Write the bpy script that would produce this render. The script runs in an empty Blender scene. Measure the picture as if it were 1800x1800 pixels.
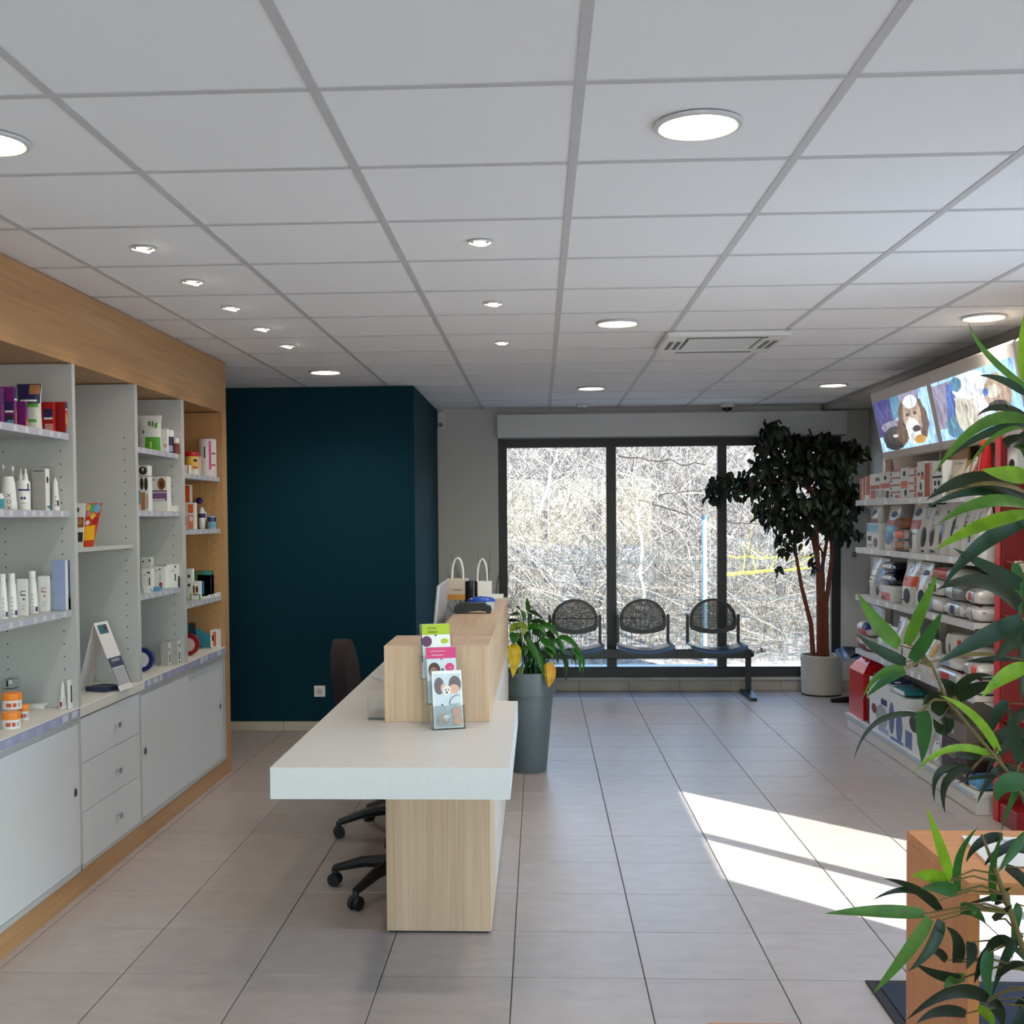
import bpy, bmesh, math, random
import numpy as np
from mathutils import Vector, Matrix, Euler

rnd = random.Random(7)
S = bpy.context.scene
COL = S.collection

# ------------------------------------------------------------------ camera, world, sun, exposure
H = 1.571                      # eye height above the floor
FPX, CX, CY = 2079.5, 850.8, 978.8
YAW, PIT, ROL = -0.0467766, -0.0334787, -0.0081677


def cam_axes():
    cy, sy = math.cos(YAW), math.sin(YAW)
    cp, sp = math.cos(PIT), math.sin(PIT)
    cr, sr = math.cos(ROL), math.sin(ROL)
    r = Vector((cy, -sy, 0)); f = Vector((sy * cp, cy * cp, sp)); u = r.cross(f)
    return cr * r + sr * u, -sr * r + cr * u, f


AR, AU, AF = cam_axes()
cam = bpy.data.cameras.new('camera')
cam.sensor_width = 36.0
cam.lens = FPX / 1800 * 36.0
cam.shift_x = (900 - CX) / 1800
cam.shift_y = (CY - 900) / 1800
cam.clip_start = 0.05
cam.clip_end = 300
camo = bpy.data.objects.new('camera', cam)
COL.objects.link(camo)
camo.matrix_world = Matrix(((AR.x, AU.x, -AF.x, 0), (AR.y, AU.y, -AF.y, 0), (AR.z, AU.z, -AF.z, H), (0, 0, 0, 1)))
S.camera = camo

SUN_E = math.radians(36.5)
SUN_DIR = Vector((-1, 1.06, 0)).normalized() * math.cos(SUN_E) + Vector((0, 0, -math.sin(SUN_E)))  # light travels this way

W = bpy.data.worlds.new('sky')
S.world = W
W.use_nodes = True
wn = W.node_tree.nodes
sky = wn.new('ShaderNodeTexSky')
sky.sky_type = 'NISHITA'
sky.sun_disc = False
sky.sun_elevation = SUN_E
sky.sun_rotation = math.atan2(1, -1.06)
sky.air_density = 1.2
sky.dust_density = 0.25
sky.ozone_density = 3.0
wn['Background'].inputs[1].default_value = 0.95
tint = wn.new('ShaderNodeVectorMath')          # clear winter sky: a little bluer than the model's default
tint.operation = 'MULTIPLY'
tint.inputs[1].default_value = (1.0, 0.98, 0.97)
W.node_tree.links.new(sky.outputs[0], tint.inputs[0])
W.node_tree.links.new(tint.outputs[0], wn['Background'].inputs[0])

sl = bpy.data.lights.new('sun', 'SUN')
sl.energy = 15.0
sl.angle = math.radians(0.53)
sl.color = (1.0, 0.975, 0.95)
so = bpy.data.objects.new('sun', sl)
COL.objects.link(so)
so.location = (8, -8, 9)
so.rotation_euler = SUN_DIR.to_track_quat('-Z', 'Y').to_euler()


def portal(x, y, z, sx, sy, direction):
    a = bpy.data.lights.new('window_portal', 'AREA')
    a.shape = 'RECTANGLE'
    a.size, a.size_y = sx, sy
    a.cycles.is_portal = True
    o = bpy.data.objects.new('window_portal', a)
    COL.objects.link(o)
    o.location = (x, y, z)
    o.rotation_euler = Vector(direction).to_track_quat('-Z', 'Z').to_euler()


portal(1.157, 10.72, 1.2, 3.0, 2.1, (0, -1, 0))
portal(2.60, 4.05, 1.08, 1.75, 2.16, (-1, 0, 0))
portal(0.7, -3.06, 1.25, 3.4, 2.3, (0, 1, 0))

S.view_settings.view_transform = 'Standard'
S.view_settings.look = 'None'
S.view_settings.exposure = 0.68
S.view_settings.gamma = 1.0
S.view_settings.use_curve_mapping = False
S.cycles.use_denoising = True
S.cycles.max_bounces = 9
S.cycles.diffuse_bounces = 5
S.cycles.glossy_bounces = 3
S.cycles.transmission_bounces = 6
S.cycles.transparent_max_bounces = 12
S.cycles.sample_clamp_indirect = 6.0
S.cycles.caustics_reflective = False
S.cycles.caustics_refractive = False


# ------------------------------------------------------------------ view helpers (where a thing seen at a pixel stands on a known plane)
def ray(x, y):
    return AR * ((x - CX) / FPX) - AU * ((y - CY) / FPX) + AF


def on_x(x, y, X):
    d = ray(x, y); t = X / d.x
    return Vector((X, d.y * t, H + d.z * t))


def on_y(x, y, Y):
    d = ray(x, y); t = Y / d.y
    return Vector((d.x * t, Y, H + d.z * t))


def on_z(x, y, Z):
    d = ray(x, y); t = (Z - H) / d.z
    return Vector((d.x * t, d.y * t, Z))


# ------------------------------------------------------------------ materials
def lin(c):
    return tuple(((v / 255) / 12.92 if v / 255 <= 0.04045 else ((v / 255 + 0.055) / 1.055) ** 2.4) for v in c)


MATS = {}


def mat(name, rgb, rough=0.5, metal=0.0, vary=0.06, scale=60.0, emit=None, estr=0.0, trans=0.0, bump=0.0, coat=0.0, spec=0.5, alpha=None):
    """plain painted / plastic / metal surface with a faint procedural mottling; rgb is 0-255 display colour"""
    if name in MATS:
        return MATS[name]
    m = bpy.data.materials.new(name)
    m.use_nodes = True
    nt = m.node_tree
    b = nt.nodes['Principled BSDF']
    col = lin(rgb)
    b.inputs['Roughness'].default_value = rough
    b.inputs['Metallic'].default_value = metal
    b.inputs['Coat Weight'].default_value = coat
    b.inputs['Specular IOR Level'].default_value = spec
    tc = nt.nodes.new('ShaderNodeTexCoord')
    nz = nt.nodes.new('ShaderNodeTexNoise')
    nz.inputs['Scale'].default_value = scale
    nz.inputs['Detail'].default_value = 3
    nt.links.new(tc.outputs['Object'], nz.inputs['Vector'])
    mr = nt.nodes.new('ShaderNodeMapRange')
    mr.inputs[3].default_value = 1 - vary
    mr.inputs[4].default_value = 1 + vary
    nt.links.new(nz.outputs['Fac'], mr.inputs[0])
    mx = nt.nodes.new('ShaderNodeVectorMath')
    mx.operation = 'SCALE'
    mx.inputs[0].default_value = col
    nt.links.new(mr.outputs[0], mx.inputs['Scale'])
    nt.links.new(mx.outputs[0], b.inputs['Base Color'])
    if emit is not None:
        b.inputs['Emission Color'].default_value = lin(emit) + (1,)
        b.inputs['Emission Strength'].default_value = estr
    if trans:
        b.inputs['Transmission Weight'].default_value = trans
    if alpha is not None:
        b.inputs['Alpha'].default_value = alpha
    if bump:
        bp = nt.nodes.new('ShaderNodeBump')
        bp.inputs['Strength'].default_value = bump
        bp.inputs['Distance'].default_value = 0.002
        nt.links.new(nz.outputs['Fac'], bp.inputs['Height'])
        nt.links.new(bp.outputs['Normal'], b.inputs['Normal'])
    MATS[name] = m
    return m


def wood(name, dark, light, axis='Z', rough=0.45, fine=90.0, bump=0.03):
    m = bpy.data.materials.new(name)
    m.use_nodes = True
    nt = m.node_tree
    L = nt.links
    b = nt.nodes['Principled BSDF']
    b.inputs['Roughness'].default_value = rough
    tc = nt.nodes.new('ShaderNodeTexCoord')
    mp = nt.nodes.new('ShaderNodeMapping')
    sc = [fine, fine, fine]
    sc['XYZ'.index(axis)] = 1.6
    mp.inputs['Scale'].default_value = sc
    L.new(tc.outputs['Object'], mp.inputs['Vector'])
    n1 = nt.nodes.new('ShaderNodeTexNoise')
    n1.inputs['Scale'].default_value = 1.0
    n1.inputs['Detail'].default_value = 4
    n1.inputs['Roughness'].default_value = 0.65
    L.new(mp.outputs[0], n1.inputs['Vector'])
    mp2 = nt.nodes.new('ShaderNodeMapping')
    sc2 = [11.0, 11.0, 11.0]
    sc2['XYZ'.index(axis)] = 0.7
    mp2.inputs['Scale'].default_value = sc2
    L.new(tc.outputs['Object'], mp2.inputs['Vector'])
    n2 = nt.nodes.new('ShaderNodeTexNoise')
    n2.inputs['Scale'].default_value = 1.0
    n2.inputs['Detail'].default_value = 2
    L.new(mp2.outputs[0], n2.inputs['Vector'])
    ad = nt.nodes.new('ShaderNodeMath')
    ad.operation = 'MULTIPLY_ADD'
    ad.inputs[1].default_value = 0.55
    L.new(n1.outputs['Fac'], ad.inputs[0])
    m2 = nt.nodes.new('ShaderNodeMath')
    m2.operation = 'MULTIPLY'
    m2.inputs[1].default_value = 0.45
    L.new(n2.outputs['Fac'], m2.inputs[0])
    L.new(m2.outputs[0], ad.inputs[2])
    cr = nt.nodes.new('ShaderNodeValToRGB')
    cr.color_ramp.elements[0].position = 0.32
    cr.color_ramp.elements[0].color = lin(dark) + (1,)
    cr.color_ramp.elements[1].position = 0.66
    cr.color_ramp.elements[1].color = lin(light) + (1,)
    L.new(ad.outputs[0], cr.inputs[0])
    L.new(cr.outputs[0], b.inputs['Base Color'])
    bp = nt.nodes.new('ShaderNodeBump')
    bp.inputs['Strength'].default_value = bump
    bp.inputs['Distance'].default_value = 0.001
    L.new(n1.outputs['Fac'], bp.inputs['Height'])
    L.new(bp.outputs['Normal'], b.inputs['Normal'])
    return m


def glass(name, tint=(1, 1, 1), refl=0.05, rough=0.0):
    m = bpy.data.materials.new(name)
    m.use_nodes = True
    nt = m.node_tree
    nt.nodes.clear()
    out = nt.nodes.new('ShaderNodeOutputMaterial')
    tr = nt.nodes.new('ShaderNodeBsdfTransparent')
    tr.inputs[0].default_value = tint + (1,)
    gl = nt.nodes.new('ShaderNodeBsdfGlossy')
    gl.inputs['Roughness'].default_value = rough
    lw = nt.nodes.new('ShaderNodeLayerWeight')
    lw.inputs[0].default_value = 0.35
    mr = nt.nodes.new('ShaderNodeMapRange')
    mr.inputs[3].default_value = refl * 0.6
    mr.inputs[4].default_value = 0.6
    nt.links.new(lw.outputs['Facing'], mr.inputs[0])
    mr.inputs[1].default_value = 0.15
    mx = nt.nodes.new('ShaderNodeMixShader')
    nt.links.new(mr.outputs[0], mx.inputs[0])
    nt.links.new(tr.outputs[0], mx.inputs[1])
    nt.links.new(gl.outputs[0], mx.inputs[2])
    nt.links.new(mx.outputs[0], out.inputs[0])
    return m


def tile_mat():
    m = bpy.data.materials.new('stoneware_tile')
    m.use_nodes = True
    nt = m.node_tree
    L = nt.links
    b = nt.nodes['Principled BSDF']
    tc = nt.nodes.new('ShaderNodeTexCoord')
    oi = nt.nodes.new('ShaderNodeObjectInfo')
    n = nt.nodes.new('ShaderNodeTexNoise')
    n.inputs['Scale'].default_value = 5
    n.inputs['Detail'].default_value = 6
    geo = nt.nodes.new('ShaderNodeNewGeometry')
    mp = nt.nodes.new('ShaderNodeMapping')
    mp.inputs['Scale'].default_value = (1.6, 3.0, 1)
    L.new(geo.outputs['Position'], mp.inputs['Vector'])
    L.new(mp.outputs[0], n.inputs['Vector'])
    cr = nt.nodes.new('ShaderNodeValToRGB')
    cr.color_ramp.elements[0].position = 0.3
    cr.color_ramp.elements[0].color = lin((164, 153, 146)) + (1,)
    cr.color_ramp.elements[1].position = 0.72
    cr.color_ramp.elements[1].color = lin((177, 166, 160)) + (1,)
    L.new(n.outputs['Fac'], cr.inputs[0])
    hs = nt.nodes.new('ShaderNodeHueSaturation')
    mr = nt.nodes.new('ShaderNodeMapRange')
    mr.inputs[3].default_value = 0.96
    mr.inputs[4].default_value = 1.04
    L.new(oi.outputs['Random'], mr.inputs[0])
    L.new(mr.outputs[0], hs.inputs['Value'])
    L.new(cr.outputs[0], hs.inputs['Color'])
    L.new(hs.outputs[0], b.inputs['Base Color'])
    b.inputs['Roughness'].default_value = 0.34
    n3 = nt.nodes.new('ShaderNodeTexNoise')
    n3.inputs['Scale'].default_value = 140
    L.new(geo.outputs['Position'], n3.inputs['Vector'])
    bp = nt.nodes.new('ShaderNodeBump')
    bp.inputs['Strength'].default_value = 0.05
    bp.inputs['Distance'].default_value = 0.001
    L.new(n3.outputs['Fac'], bp.inputs['Height'])
    L.new(bp.outputs['Normal'], b.inputs['Normal'])
    return m


def leaf_mat(name, rgb, rough=0.4, transl=0.35):
    if name in MATS:
        return MATS[name]
    m = bpy.data.materials.new(name)
    m.use_nodes = True
    nt = m.node_tree
    L = nt.links
    out = nt.nodes['Material Output']
    b = nt.nodes['Principled BSDF']
    b.inputs['Roughness'].default_value = rough
    tc = nt.nodes.new('ShaderNodeTexCoord')
    n = nt.nodes.new('ShaderNodeTexNoise')
    n.inputs['Scale'].default_value = 30
    L.new(tc.outputs['Object'], n.inputs['Vector'])
    c = lin(rgb)
    cr = nt.nodes.new('ShaderNodeValToRGB')
    cr.color_ramp.elements[0].position = 0.3
    cr.color_ramp.elements[0].color = tuple(v * 0.8 for v in c) + (1,)
    cr.color_ramp.elements[1].position = 0.7
    cr.color_ramp.elements[1].color = tuple(min(1, v * 1.2) for v in c) + (1,)
    L.new(n.outputs['Fac'], cr.inputs[0])
    L.new(cr.outputs[0], b.inputs['Base Color'])
    tr = nt.nodes.new('ShaderNodeBsdfTranslucent')
    L.new(cr.outputs[0], tr.inputs[0])
    mx = nt.nodes.new('ShaderNodeMixShader')
    mx.inputs[0].default_value = transl
    L.new(b.outputs[0], mx.inputs[1])
    L.new(tr.outputs[0], mx.inputs[2])
    L.new(mx.outputs[0], out.inputs[0])
    MATS[name] = m
    return m


WHITE = mat('pale_grey_laminate', (184, 185, 184), 0.42)
WALLP = mat('wall_paint', (204, 203, 200), 0.85, bump=0.02, scale=200)
OAK_V = wood('light_oak_upright', (190, 158, 128), (222, 194, 164), 'Z')
OAK_Y = wood('light_oak_lengthwise', (186, 154, 122), (216, 188, 156), 'Y')
OAKW_Y = wood('warm_oak_lengthwise', (168, 124, 78), (196, 152, 104), 'Y', fine=60)
OAKW_Z = wood('warm_oak_upright', (166, 122, 76), (194, 150, 102), 'Z', fine=60)
BEECH_X = wood('beech_lengthwise', (188, 122, 66), (216, 152, 92), 'X', fine=70)
BEECH_Z = wood('beech_upright', (186, 116, 62), (210, 142, 84), 'Z', fine=70)
TEAL = mat('teal_paint', (4, 50, 62), 0.7, bump=0.03, scale=180, spec=0.12)
ANTHR = mat('anthracite_aluminium', (38, 38, 42), 0.45)
BLACK = mat('black_plastic', (18, 18, 20), 0.45)
BLKM = mat('black_lacquered_steel', (16, 16, 20), 0.35)
CHROME = mat('brushed_steel', (190, 190, 190), 0.28, 1.0)
RAILM = mat('price_rail_plastic', (176, 176, 190), 0.35)
TAGM = mat('price_tag_paper', (206, 206, 212), 0.6)
CARD = mat('white_card', (228, 228, 226), 0.55)
INK = mat('dark_ink', (40, 42, 52), 0.6)
NAVY = mat('navy_ink', (34, 42, 104), 0.55)
TILE = tile_mat()
GROUT = mat('grout', (92, 86, 82), 0.9)
CEILT = mat('mineral_fibre_tile', (246, 246, 246), 0.9, bump=0.15, scale=400, vary=0.02)
BARM = mat('ceiling_grid_paint', (204, 203, 202), 0.55)
PANE = glass('window_glass', (0.86, 0.9, 0.9), 0.03)
ACRYL = glass('clear_acrylic', (0.93, 0.95, 0.95), 0.12, 0.02)


# ------------------------------------------------------------------ mesh helpers
class MB:
    def __init__(s):
        s.v = []; s.f = []

    def add(s, vs, fs):
        n = len(s.v)
        s.v += [Vector(p) for p in vs]
        s.f += [tuple(i + n for i in q) for q in fs]
        return s

    def box(s, x0, x1, y0, y1, z0, z1, bev=0.0):
        if x1 < x0: x0, x1 = x1, x0
        if y1 < y0: y0, y1 = y1, y0
        if z1 < z0: z0, z1 = z1, z0
        b = min(bev, (x1 - x0) * .45, (y1 - y0) * .45, (z1 - z0) * .45)
        if b <= 0:
            return s.add([(x0, y0, z0), (x1, y0, z0), (x1, y1, z0), (x0, y1, z0), (x0, y0, z1), (x1, y0, z1), (x1, y1, z1), (x0, y1, z1)],
                         [(0, 3, 2, 1), (4, 5, 6, 7), (0, 1, 5, 4), (1, 2, 6, 5), (2, 3, 7, 6), (3, 0, 4, 7)])
        bm = bmesh.new()
        bmesh.ops.create_cube(bm, size=1)
        for v in bm.verts:
            v.co = Vector(((x0 + x1) / 2 + v.co.x * (x1 - x0), (y0 + y1) / 2 + v.co.y * (y1 - y0), (z0 + z1) / 2 + v.co.z * (z1 - z0)))
        bmesh.ops.bevel(bm, geom=list(bm.edges), offset=b, segments=1, affect='EDGES')
        bm.verts.index_update()
        s.add([v.co.copy() for v in bm.verts], [[v.index for v in f.verts] for f in bm.faces])
        bm.free()
        return s

    def lathe(s, prof, cx=0, cy=0, z=0, n=20, a0=0.0, a1=2 * math.pi, cap=True, ex=1.0, ey=1.0):
        full = abs(a1 - a0 - 2 * math.pi) < 1e-6
        m = n if full else n + 1
        vs = []
        for r, h in prof:
            for i in range(m):
                a = a0 + (a1 - a0) * i / n
                vs.append((cx + ex * r * math.cos(a), cy + ey * r * math.sin(a), z + h))
        fs = []
        for k in range(len(prof) - 1):
            for i in range(n):
                j = (i + 1) % m if full else i + 1
                fs.append((k * m + i, k * m + j, (k + 1) * m + j, (k + 1) * m + i))
        if full and cap:
            if prof[0][0] > 1e-6: fs.append(tuple(range(m))[::-1])
            if prof[-1][0] > 1e-6: fs.append(tuple((len(prof) - 1) * m + i for i in range(m)))
        return s.add(vs, fs)

    def tube(s, pts, r, n=8, close=False):
        pts = [Vector(p) for p in pts]
        rs = r if isinstance(r, (list, tuple)) else [r] * len(pts)
        K = len(pts)
        vs = []
        prev = None
        for k, p in enumerate(pts):
            a = pts[(k - 1) % K] if (close or k > 0) else p
            b = pts[(k + 1) % K] if (close or k < K - 1) else p
            t = (b - a).normalized()
            if prev is None:
                u = t.orthogonal().normalized()
            else:
                u = (prev - t * prev.dot(t))
                u = u.normalized() if u.length > 1e-6 else t.orthogonal().normalized()
            prev = u
            w = t.cross(u)
            for i in range(n):
                an = 2 * math.pi * i / n
                vs.append(p + (u * math.cos(an) + w * math.sin(an)) * rs[k])
        fs = []
        for k in range(K if close else K - 1):
            k2 = (k + 1) % K
            for i in range(n):
                j = (i + 1) % n
                fs.append((k * n + i, k * n + j, k2 * n + j, k2 * n + i))
        if not close:
            fs.append(tuple(range(n))[::-1])
            fs.append(tuple((K - 1) * n + i for i in range(n)))
        return s.add(vs, fs)

    def prism(s, poly, z0, z1, axis='z', plane=None):
        """extrude a 2-D polygon; axis z: (x,y) poly between z0,z1; axis y: (x,z) poly between y0,y1; axis x: (y,z) poly"""
        n = len(poly)
        def P(a, b, c):
            return (a, b, c) if axis == 'z' else ((a, c, b) if axis == 'y' else (c, a, b))
        vs = [P(a, b, z0) for a, b in poly] + [P(a, b, z1) for a, b in poly]
        fs = [tuple(range(n))[::-1], tuple(range(n, 2 * n))] + [(i, (i + 1) % n, n + (i + 1) % n, n + i) for i in range(n)]
        return s.add(vs, fs)

    def xf(s, M):
        s.v = [M @ p for p in s.v]
        return s

    def build(s, name, material, parent=None, world=True, smooth=False, **kw):
        me = bpy.data.meshes.new(name)
        off = wloc(parent) if (world and parent is not None) else Vector((0, 0, 0))
        me.from_pydata([tuple(p - off) for p in s.v], [], s.f)
        bm = bmesh.new(); bm.from_mesh(me)
        bmesh.ops.recalc_face_normals(bm, faces=bm.faces)
        bm.to_mesh(me); bm.free()
        if smooth:
            me.polygons.foreach_set('use_smooth', [True] * len(me.polygons))
            try:
                me.set_sharp_from_angle(angle=math.radians(40))
            except Exception:
                pass
        me.materials.append(material)
        o = bpy.data.objects.new(name, me)
        COL.objects.link(o)
        if parent is not None:
            o.parent = parent
        for k, v in kw.items():
            o[k] = v
        return o


def wloc(o):
    p = Vector((0, 0, 0))
    while o is not None:
        p = p + o.location
        o = o.parent
    return p


def B(x0, x1, y0, y1, z0, z1, bev=0.0):
    return MB().box(x0, x1, y0, y1, z0, z1, bev)


def thing(name, label, cat, loc=(0, 0, 0), group=None, rot=None):
    o = bpy.data.objects.new(name, None)
    COL.objects.link(o)
    o.empty_display_size = 0.05
    o.location = loc
    if rot: o.rotation_euler = rot
    o['label'] = label
    o['category'] = cat
    if group: o['group'] = group
    return o


def tag(o, label, cat, group=None):
    o['label'] = label
    o['category'] = cat
    if group: o['group'] = group
    return o


def struct(o):
    o['kind'] = 'structure'
    return o


def copy_tree(o, parent=None):
    c = o.copy()
    COL.objects.link(c)
    if parent is not None: c.parent = parent
    for ch in list(o.children):
        copy_tree(ch, c)
    return c


def text(name, s, size, M, material, parent, ext=0.0004, align='CENTER'):
    cu = bpy.data.curves.new(name, 'FONT')
    cu.body = s
    cu.size = size
    cu.extrude = ext
    cu.align_x = align
    cu.align_y = 'CENTER'
    cu.resolution_u = 3
    t = bpy.data.objects.new(name, cu)
    me = bpy.data.meshes.new_from_object(t)
    bpy.data.objects.remove(t); bpy.data.curves.remove(cu)
    me.name = name
    me.transform(M)
    me.materials.clear()
    me.materials.append(material)
    o = bpy.data.objects.new(name, me)
    COL.objects.link(o)
    o.parent = parent
    return o


def frame_matrix(origin, xdir, ydir):
    x = Vector(xdir).normalized(); y = Vector(ydir).normalized(); z = x.cross(y)
    M = Matrix.Identity(4)
    for i in range(3):
        M[i][0], M[i][1], M[i][2], M[i][3] = x[i], y[i], z[i], origin[i]
    return M

# ------------------------------------------------------------------ room shell
CEIL = 2.537
XW = 2.52                      # right wall
YB = 10.65                     # window wall
floor = struct(B(-3.7, 3.1, -3.1, 10.9, -0.12, -0.0035).build('floor', GROUT))
TS, GAP = 0.45, 0.0042
tile_mesh = None
FX0, FY0 = 0.3486, 4.8894
for i in range(-9, 6):
    for j in range(-5, 13):
        x0 = FX0 + i * TS; y0 = FY0 + j * TS
        x1, y1 = x0 + TS, y0 + TS
        if x1 < -3.45 or x0 > 2.95 or y0 < 2.6 or y0 > YB: continue
        if x1 < -1.93 and y1 < 7.2: continue                        # under the cupboards
        if x0 > XW and y1 < 8.7: continue
        if tile_mesh is None:
            o = B(GAP / 2, TS - GAP / 2, GAP / 2, TS - GAP / 2, -0.008, 0.0, 0.0012).build('tile', TILE)
            tile_mesh = o.data
        else:
            o = bpy.data.objects.new('tile', tile_mesh)
            COL.objects.link(o)
        o.parent = floor
        o.location = (x0, y0, 0)
# the part of the floor behind the viewpoint
B(-2.3, XW, -3.0, 2.6, -0.0035, -0.0003).build('floor_field', TILE, floor)

ceiling = struct(B(-3.7, 2.499, -3.1, 10.9, 2.60, 2.70).build('ceiling', mat('ceiling_void', (90, 90, 88), 0.9)))
CX0, CY0, CS = 0.099, 2.682, 0.6
ct_mesh = None
for i in range(-6, 4):
    for j in range(-2, 14):
        x0 = CX0 + i * CS; y0 = CY0 + j * CS
        if i == 1 and j == 6: continue                              # the air conditioning cassette
        if x0 + CS < -1.95 and y0 + CS < 7.2: continue
        if ct_mesh is None:
            o = B(0.010, CS - 0.010, 0.010, CS - 0.010, CEIL + 0.003, CEIL + 0.018).build('ceiling_tile', CEILT)
            ct_mesh = o.data
        else:
            o = bpy.data.objects.new('ceiling_tile', ct_mesh)
            COL.objects.link(o)
        o.parent = ceiling
        o.location = (x0, y0, 0)
B(-3.6, 2.49, -3.0, CY0 - 2 * CS - 0.012, CEIL + 0.003, CEIL + 0.02).build('ceiling_field', CEILT, ceiling)
for i in range(-6, 5):
    x = CX0 + i * CS
    B(x - 0.012, x + 0.012, CY0 - 2 * CS if i > -4 else 7.2, YB - 0.001, CEIL, CEIL + 0.004).build('grid_bar', BARM, ceiling)
for j in range(-2, 14):
    y = CY0 + j * CS
    B(-3.5 if y > 7.2 else -1.95, 2.499, y - 0.012, y + 0.012, CEIL + 0.0006, CEIL + 0.0042).build('grid_bar', BARM, ceiling)
# dropped plaster strip over the right-hand alcove and along the right wall
struct(B(2.505, 3.1, -3.0, YB, 2.49, 2.70).build('trim_1', mat('soffit_paint', (176, 172, 166), 0.85)))

# window wall
wb = MB()
WX0, WX1, WZ0, WZ1 = -0.366, 2.68, 0.12, 2.27
wb.box(-3.7, WX0, YB, YB + 0.25, 0, 2.7).box(WX1, 3.1, YB, YB + 0.25, 0, 2.7)
wb.box(WX0, WX1, YB, YB + 0.25, 0, WZ0).box(WX0, WX1, YB, YB + 0.25, WZ1, 2.7)
struct(wb.build('wall_back', WALLP))
# skirting tiles
SK = mat('skirting_tile', (178, 168, 158), 0.4)
sb = struct(B(-0.905, 2.9, YB - 0.002, YB - 0.0005, 0.0, 0.088).build('baseboard_back', GROUT))
for i in range(-3, 6):
    x0 = FX0 + i * TS
    B(max(x0 + 0.0015, -0.905), min(x0 + TS - 0.0015, 2.9), YB - 0.011, YB - 0.002, 0.001, 0.088, 0.001).build('skirting_tile', SK, sb)
struct(B(WX0 - 0.02, WX1 + 0.02, YB - 0.03, YB, 0.100, 0.121, 0.002).build('trim_2', mat('sill_stone', (190, 184, 176), 0.6)))

# dark teal block (the room behind it stands forward of the window wall)
TX1, TY0 = -0.91, 8.65
struct(B(-3.7, TX1, TY0, YB, 0, 2.535).build('wall_inner', TEAL))
sb2 = struct(B(-3.5, TX1, TY0 - 0.002, TY0 - 0.0005, 0.0, 0.07).build('baseboard_inner', GROUT))
CREAM = mat('cream_skirting', (196, 184, 166), 0.45)
for i in range(-9, 0):
    x0 = FX0 + i * TS
    if x0 + TS > TX1 + 0.3 or x0 < -3.5: continue
    B(x0 + 0.0015, min(x0 + TS - 0.0015, TX1), TY0 - 0.011, TY0 - 0.002, 0.001, 0.07, 0.001).build('skirting_tile', CREAM, sb2)
struct(B(TX1, TX1 + 0.009, TY0, YB - 0.012, 0.001, 0.07, 0.001).build('baseboard_side', CREAM))

# left wall with the passage beyond the cupboards
wl = MB().box(-2.5, -2.36, -3.1, 7.26, 0, 2.7).box(-3.7, -2.36, 7.27, 7.40, 0, 2.7).box(-3.7, -3.5, 7.40, 8.65, 0, 2.7)
struct(wl.build('wall_left', WALLP))

# right wall with the glazed entrance the sun comes through
wr = MB()
wr.box(XW, XW + 0.1, 5.06, 8.75, 0, 2.49)
wr.box(XW, XW + 0.05, -3.0, 1.25, 0, 2.49)
wr.box(XW, XW + 0.05, 1.577, 3.221, 0, 2.49)
wr.box(XW, XW + 0.05, 3.221, 5.06, 2.16, 2.49)
wr.box(XW, XW + 0.05, 1.25, 1.577, 2.44, 2.49)
wr.box(XW + 0.1, 3.1, 8.65, 8.75, 0, 2.49)
wr.box(2.92, 3.1, 8.75, YB, 0, 2.49)
struct(wr.build('wall_right', WALLP))
w2 = struct(MB().box(XW, XW + 0.05, 3.908, 3.989, 0, 2.16).box(XW, XW + 0.05, 4.916, 5.06, 0, 2.16).build('window_2', ANTHR))
B(XW + 0.02, XW + 0.03, 3.221, 3.908, 0, 2.16).build('pane', PANE, w2)
B(XW + 0.02, XW + 0.03, 3.989, 4.916, 0, 2.16).build('pane', PANE, w2)
w3 = struct(MB().box(XW + 0.001, XW + 0.049, 1.25, 1.577, 0.0, 0.08).build('window_3', ANTHR))
B(XW + 0.02, XW + 0.03, 1.25, 1.577, 0.08, 2.44).build('pane', PANE, w3)
# wall behind the viewpoint: shop front
wf = MB().box(-2.5, -1.0, -3.2, -3.0, 0, 2.7).box(2.4, 3.1, -3.2, -3.0, 0, 2.7).box(-1.0, 2.4, -3.2, -3.0, 2.42, 2.7)
struct(wf.build('wall_front', WALLP))
w4 = MB().box(-1.0, 2.4, -3.12, -3.06, 0, 0.08).box(-1.0, 2.4, -3.12, -3.06, 2.34, 2.42)
for x in (-1.0, 0.1, 1.2, 2.32): w4.box(x, x + 0.08, -3.12, -3.06, 0.08, 2.34)
w4 = struct(w4.build('window_4', ANTHR))
for x in (-0.92, 0.18, 1.28): B(x, x + 1.02, -3.095, -3.085, 0.08, 2.34).build('pane', PANE, w4)

# big window
w1 = MB()
F = YB + 0.02; F1 = YB + 0.09
w1.box(WX0, WX1, F, F1, WZ1 - 0.078, WZ1).box(WX0, WX1, F, F1, WZ0, WZ0 + 0.078)
w1.box(WX0, WX0 + 0.078, F, F1, WZ0 + 0.078, WZ1 - 0.078).box(WX1 - 0.078, WX1, F, F1, WZ0 + 0.078, WZ1 - 0.078)
w1 = struct(w1.build('window_1', ANTHR))
for a, b in ((0.605, 0.692), (1.595, 1.676)):
    B(a, b, F, F1, WZ0 + 0.078, WZ1 - 0.078, 0.004).build('mullion', ANTHR, w1)
for a, b in ((WX0 + 0.078, 0.605), (0.692, 1.595), (1.676, WX1 - 0.078)):
    B(a, b, F + 0.03, F + 0.04, WZ0 + 0.078, WZ1 - 0.078).build('pane', PANE, w1)
    B(a, b, F - 0.004, F + 0.03, WZ0 + 0.078, WZ0 + 0.092, 0.002).build('glazing_bead', ANTHR, w1)

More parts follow.
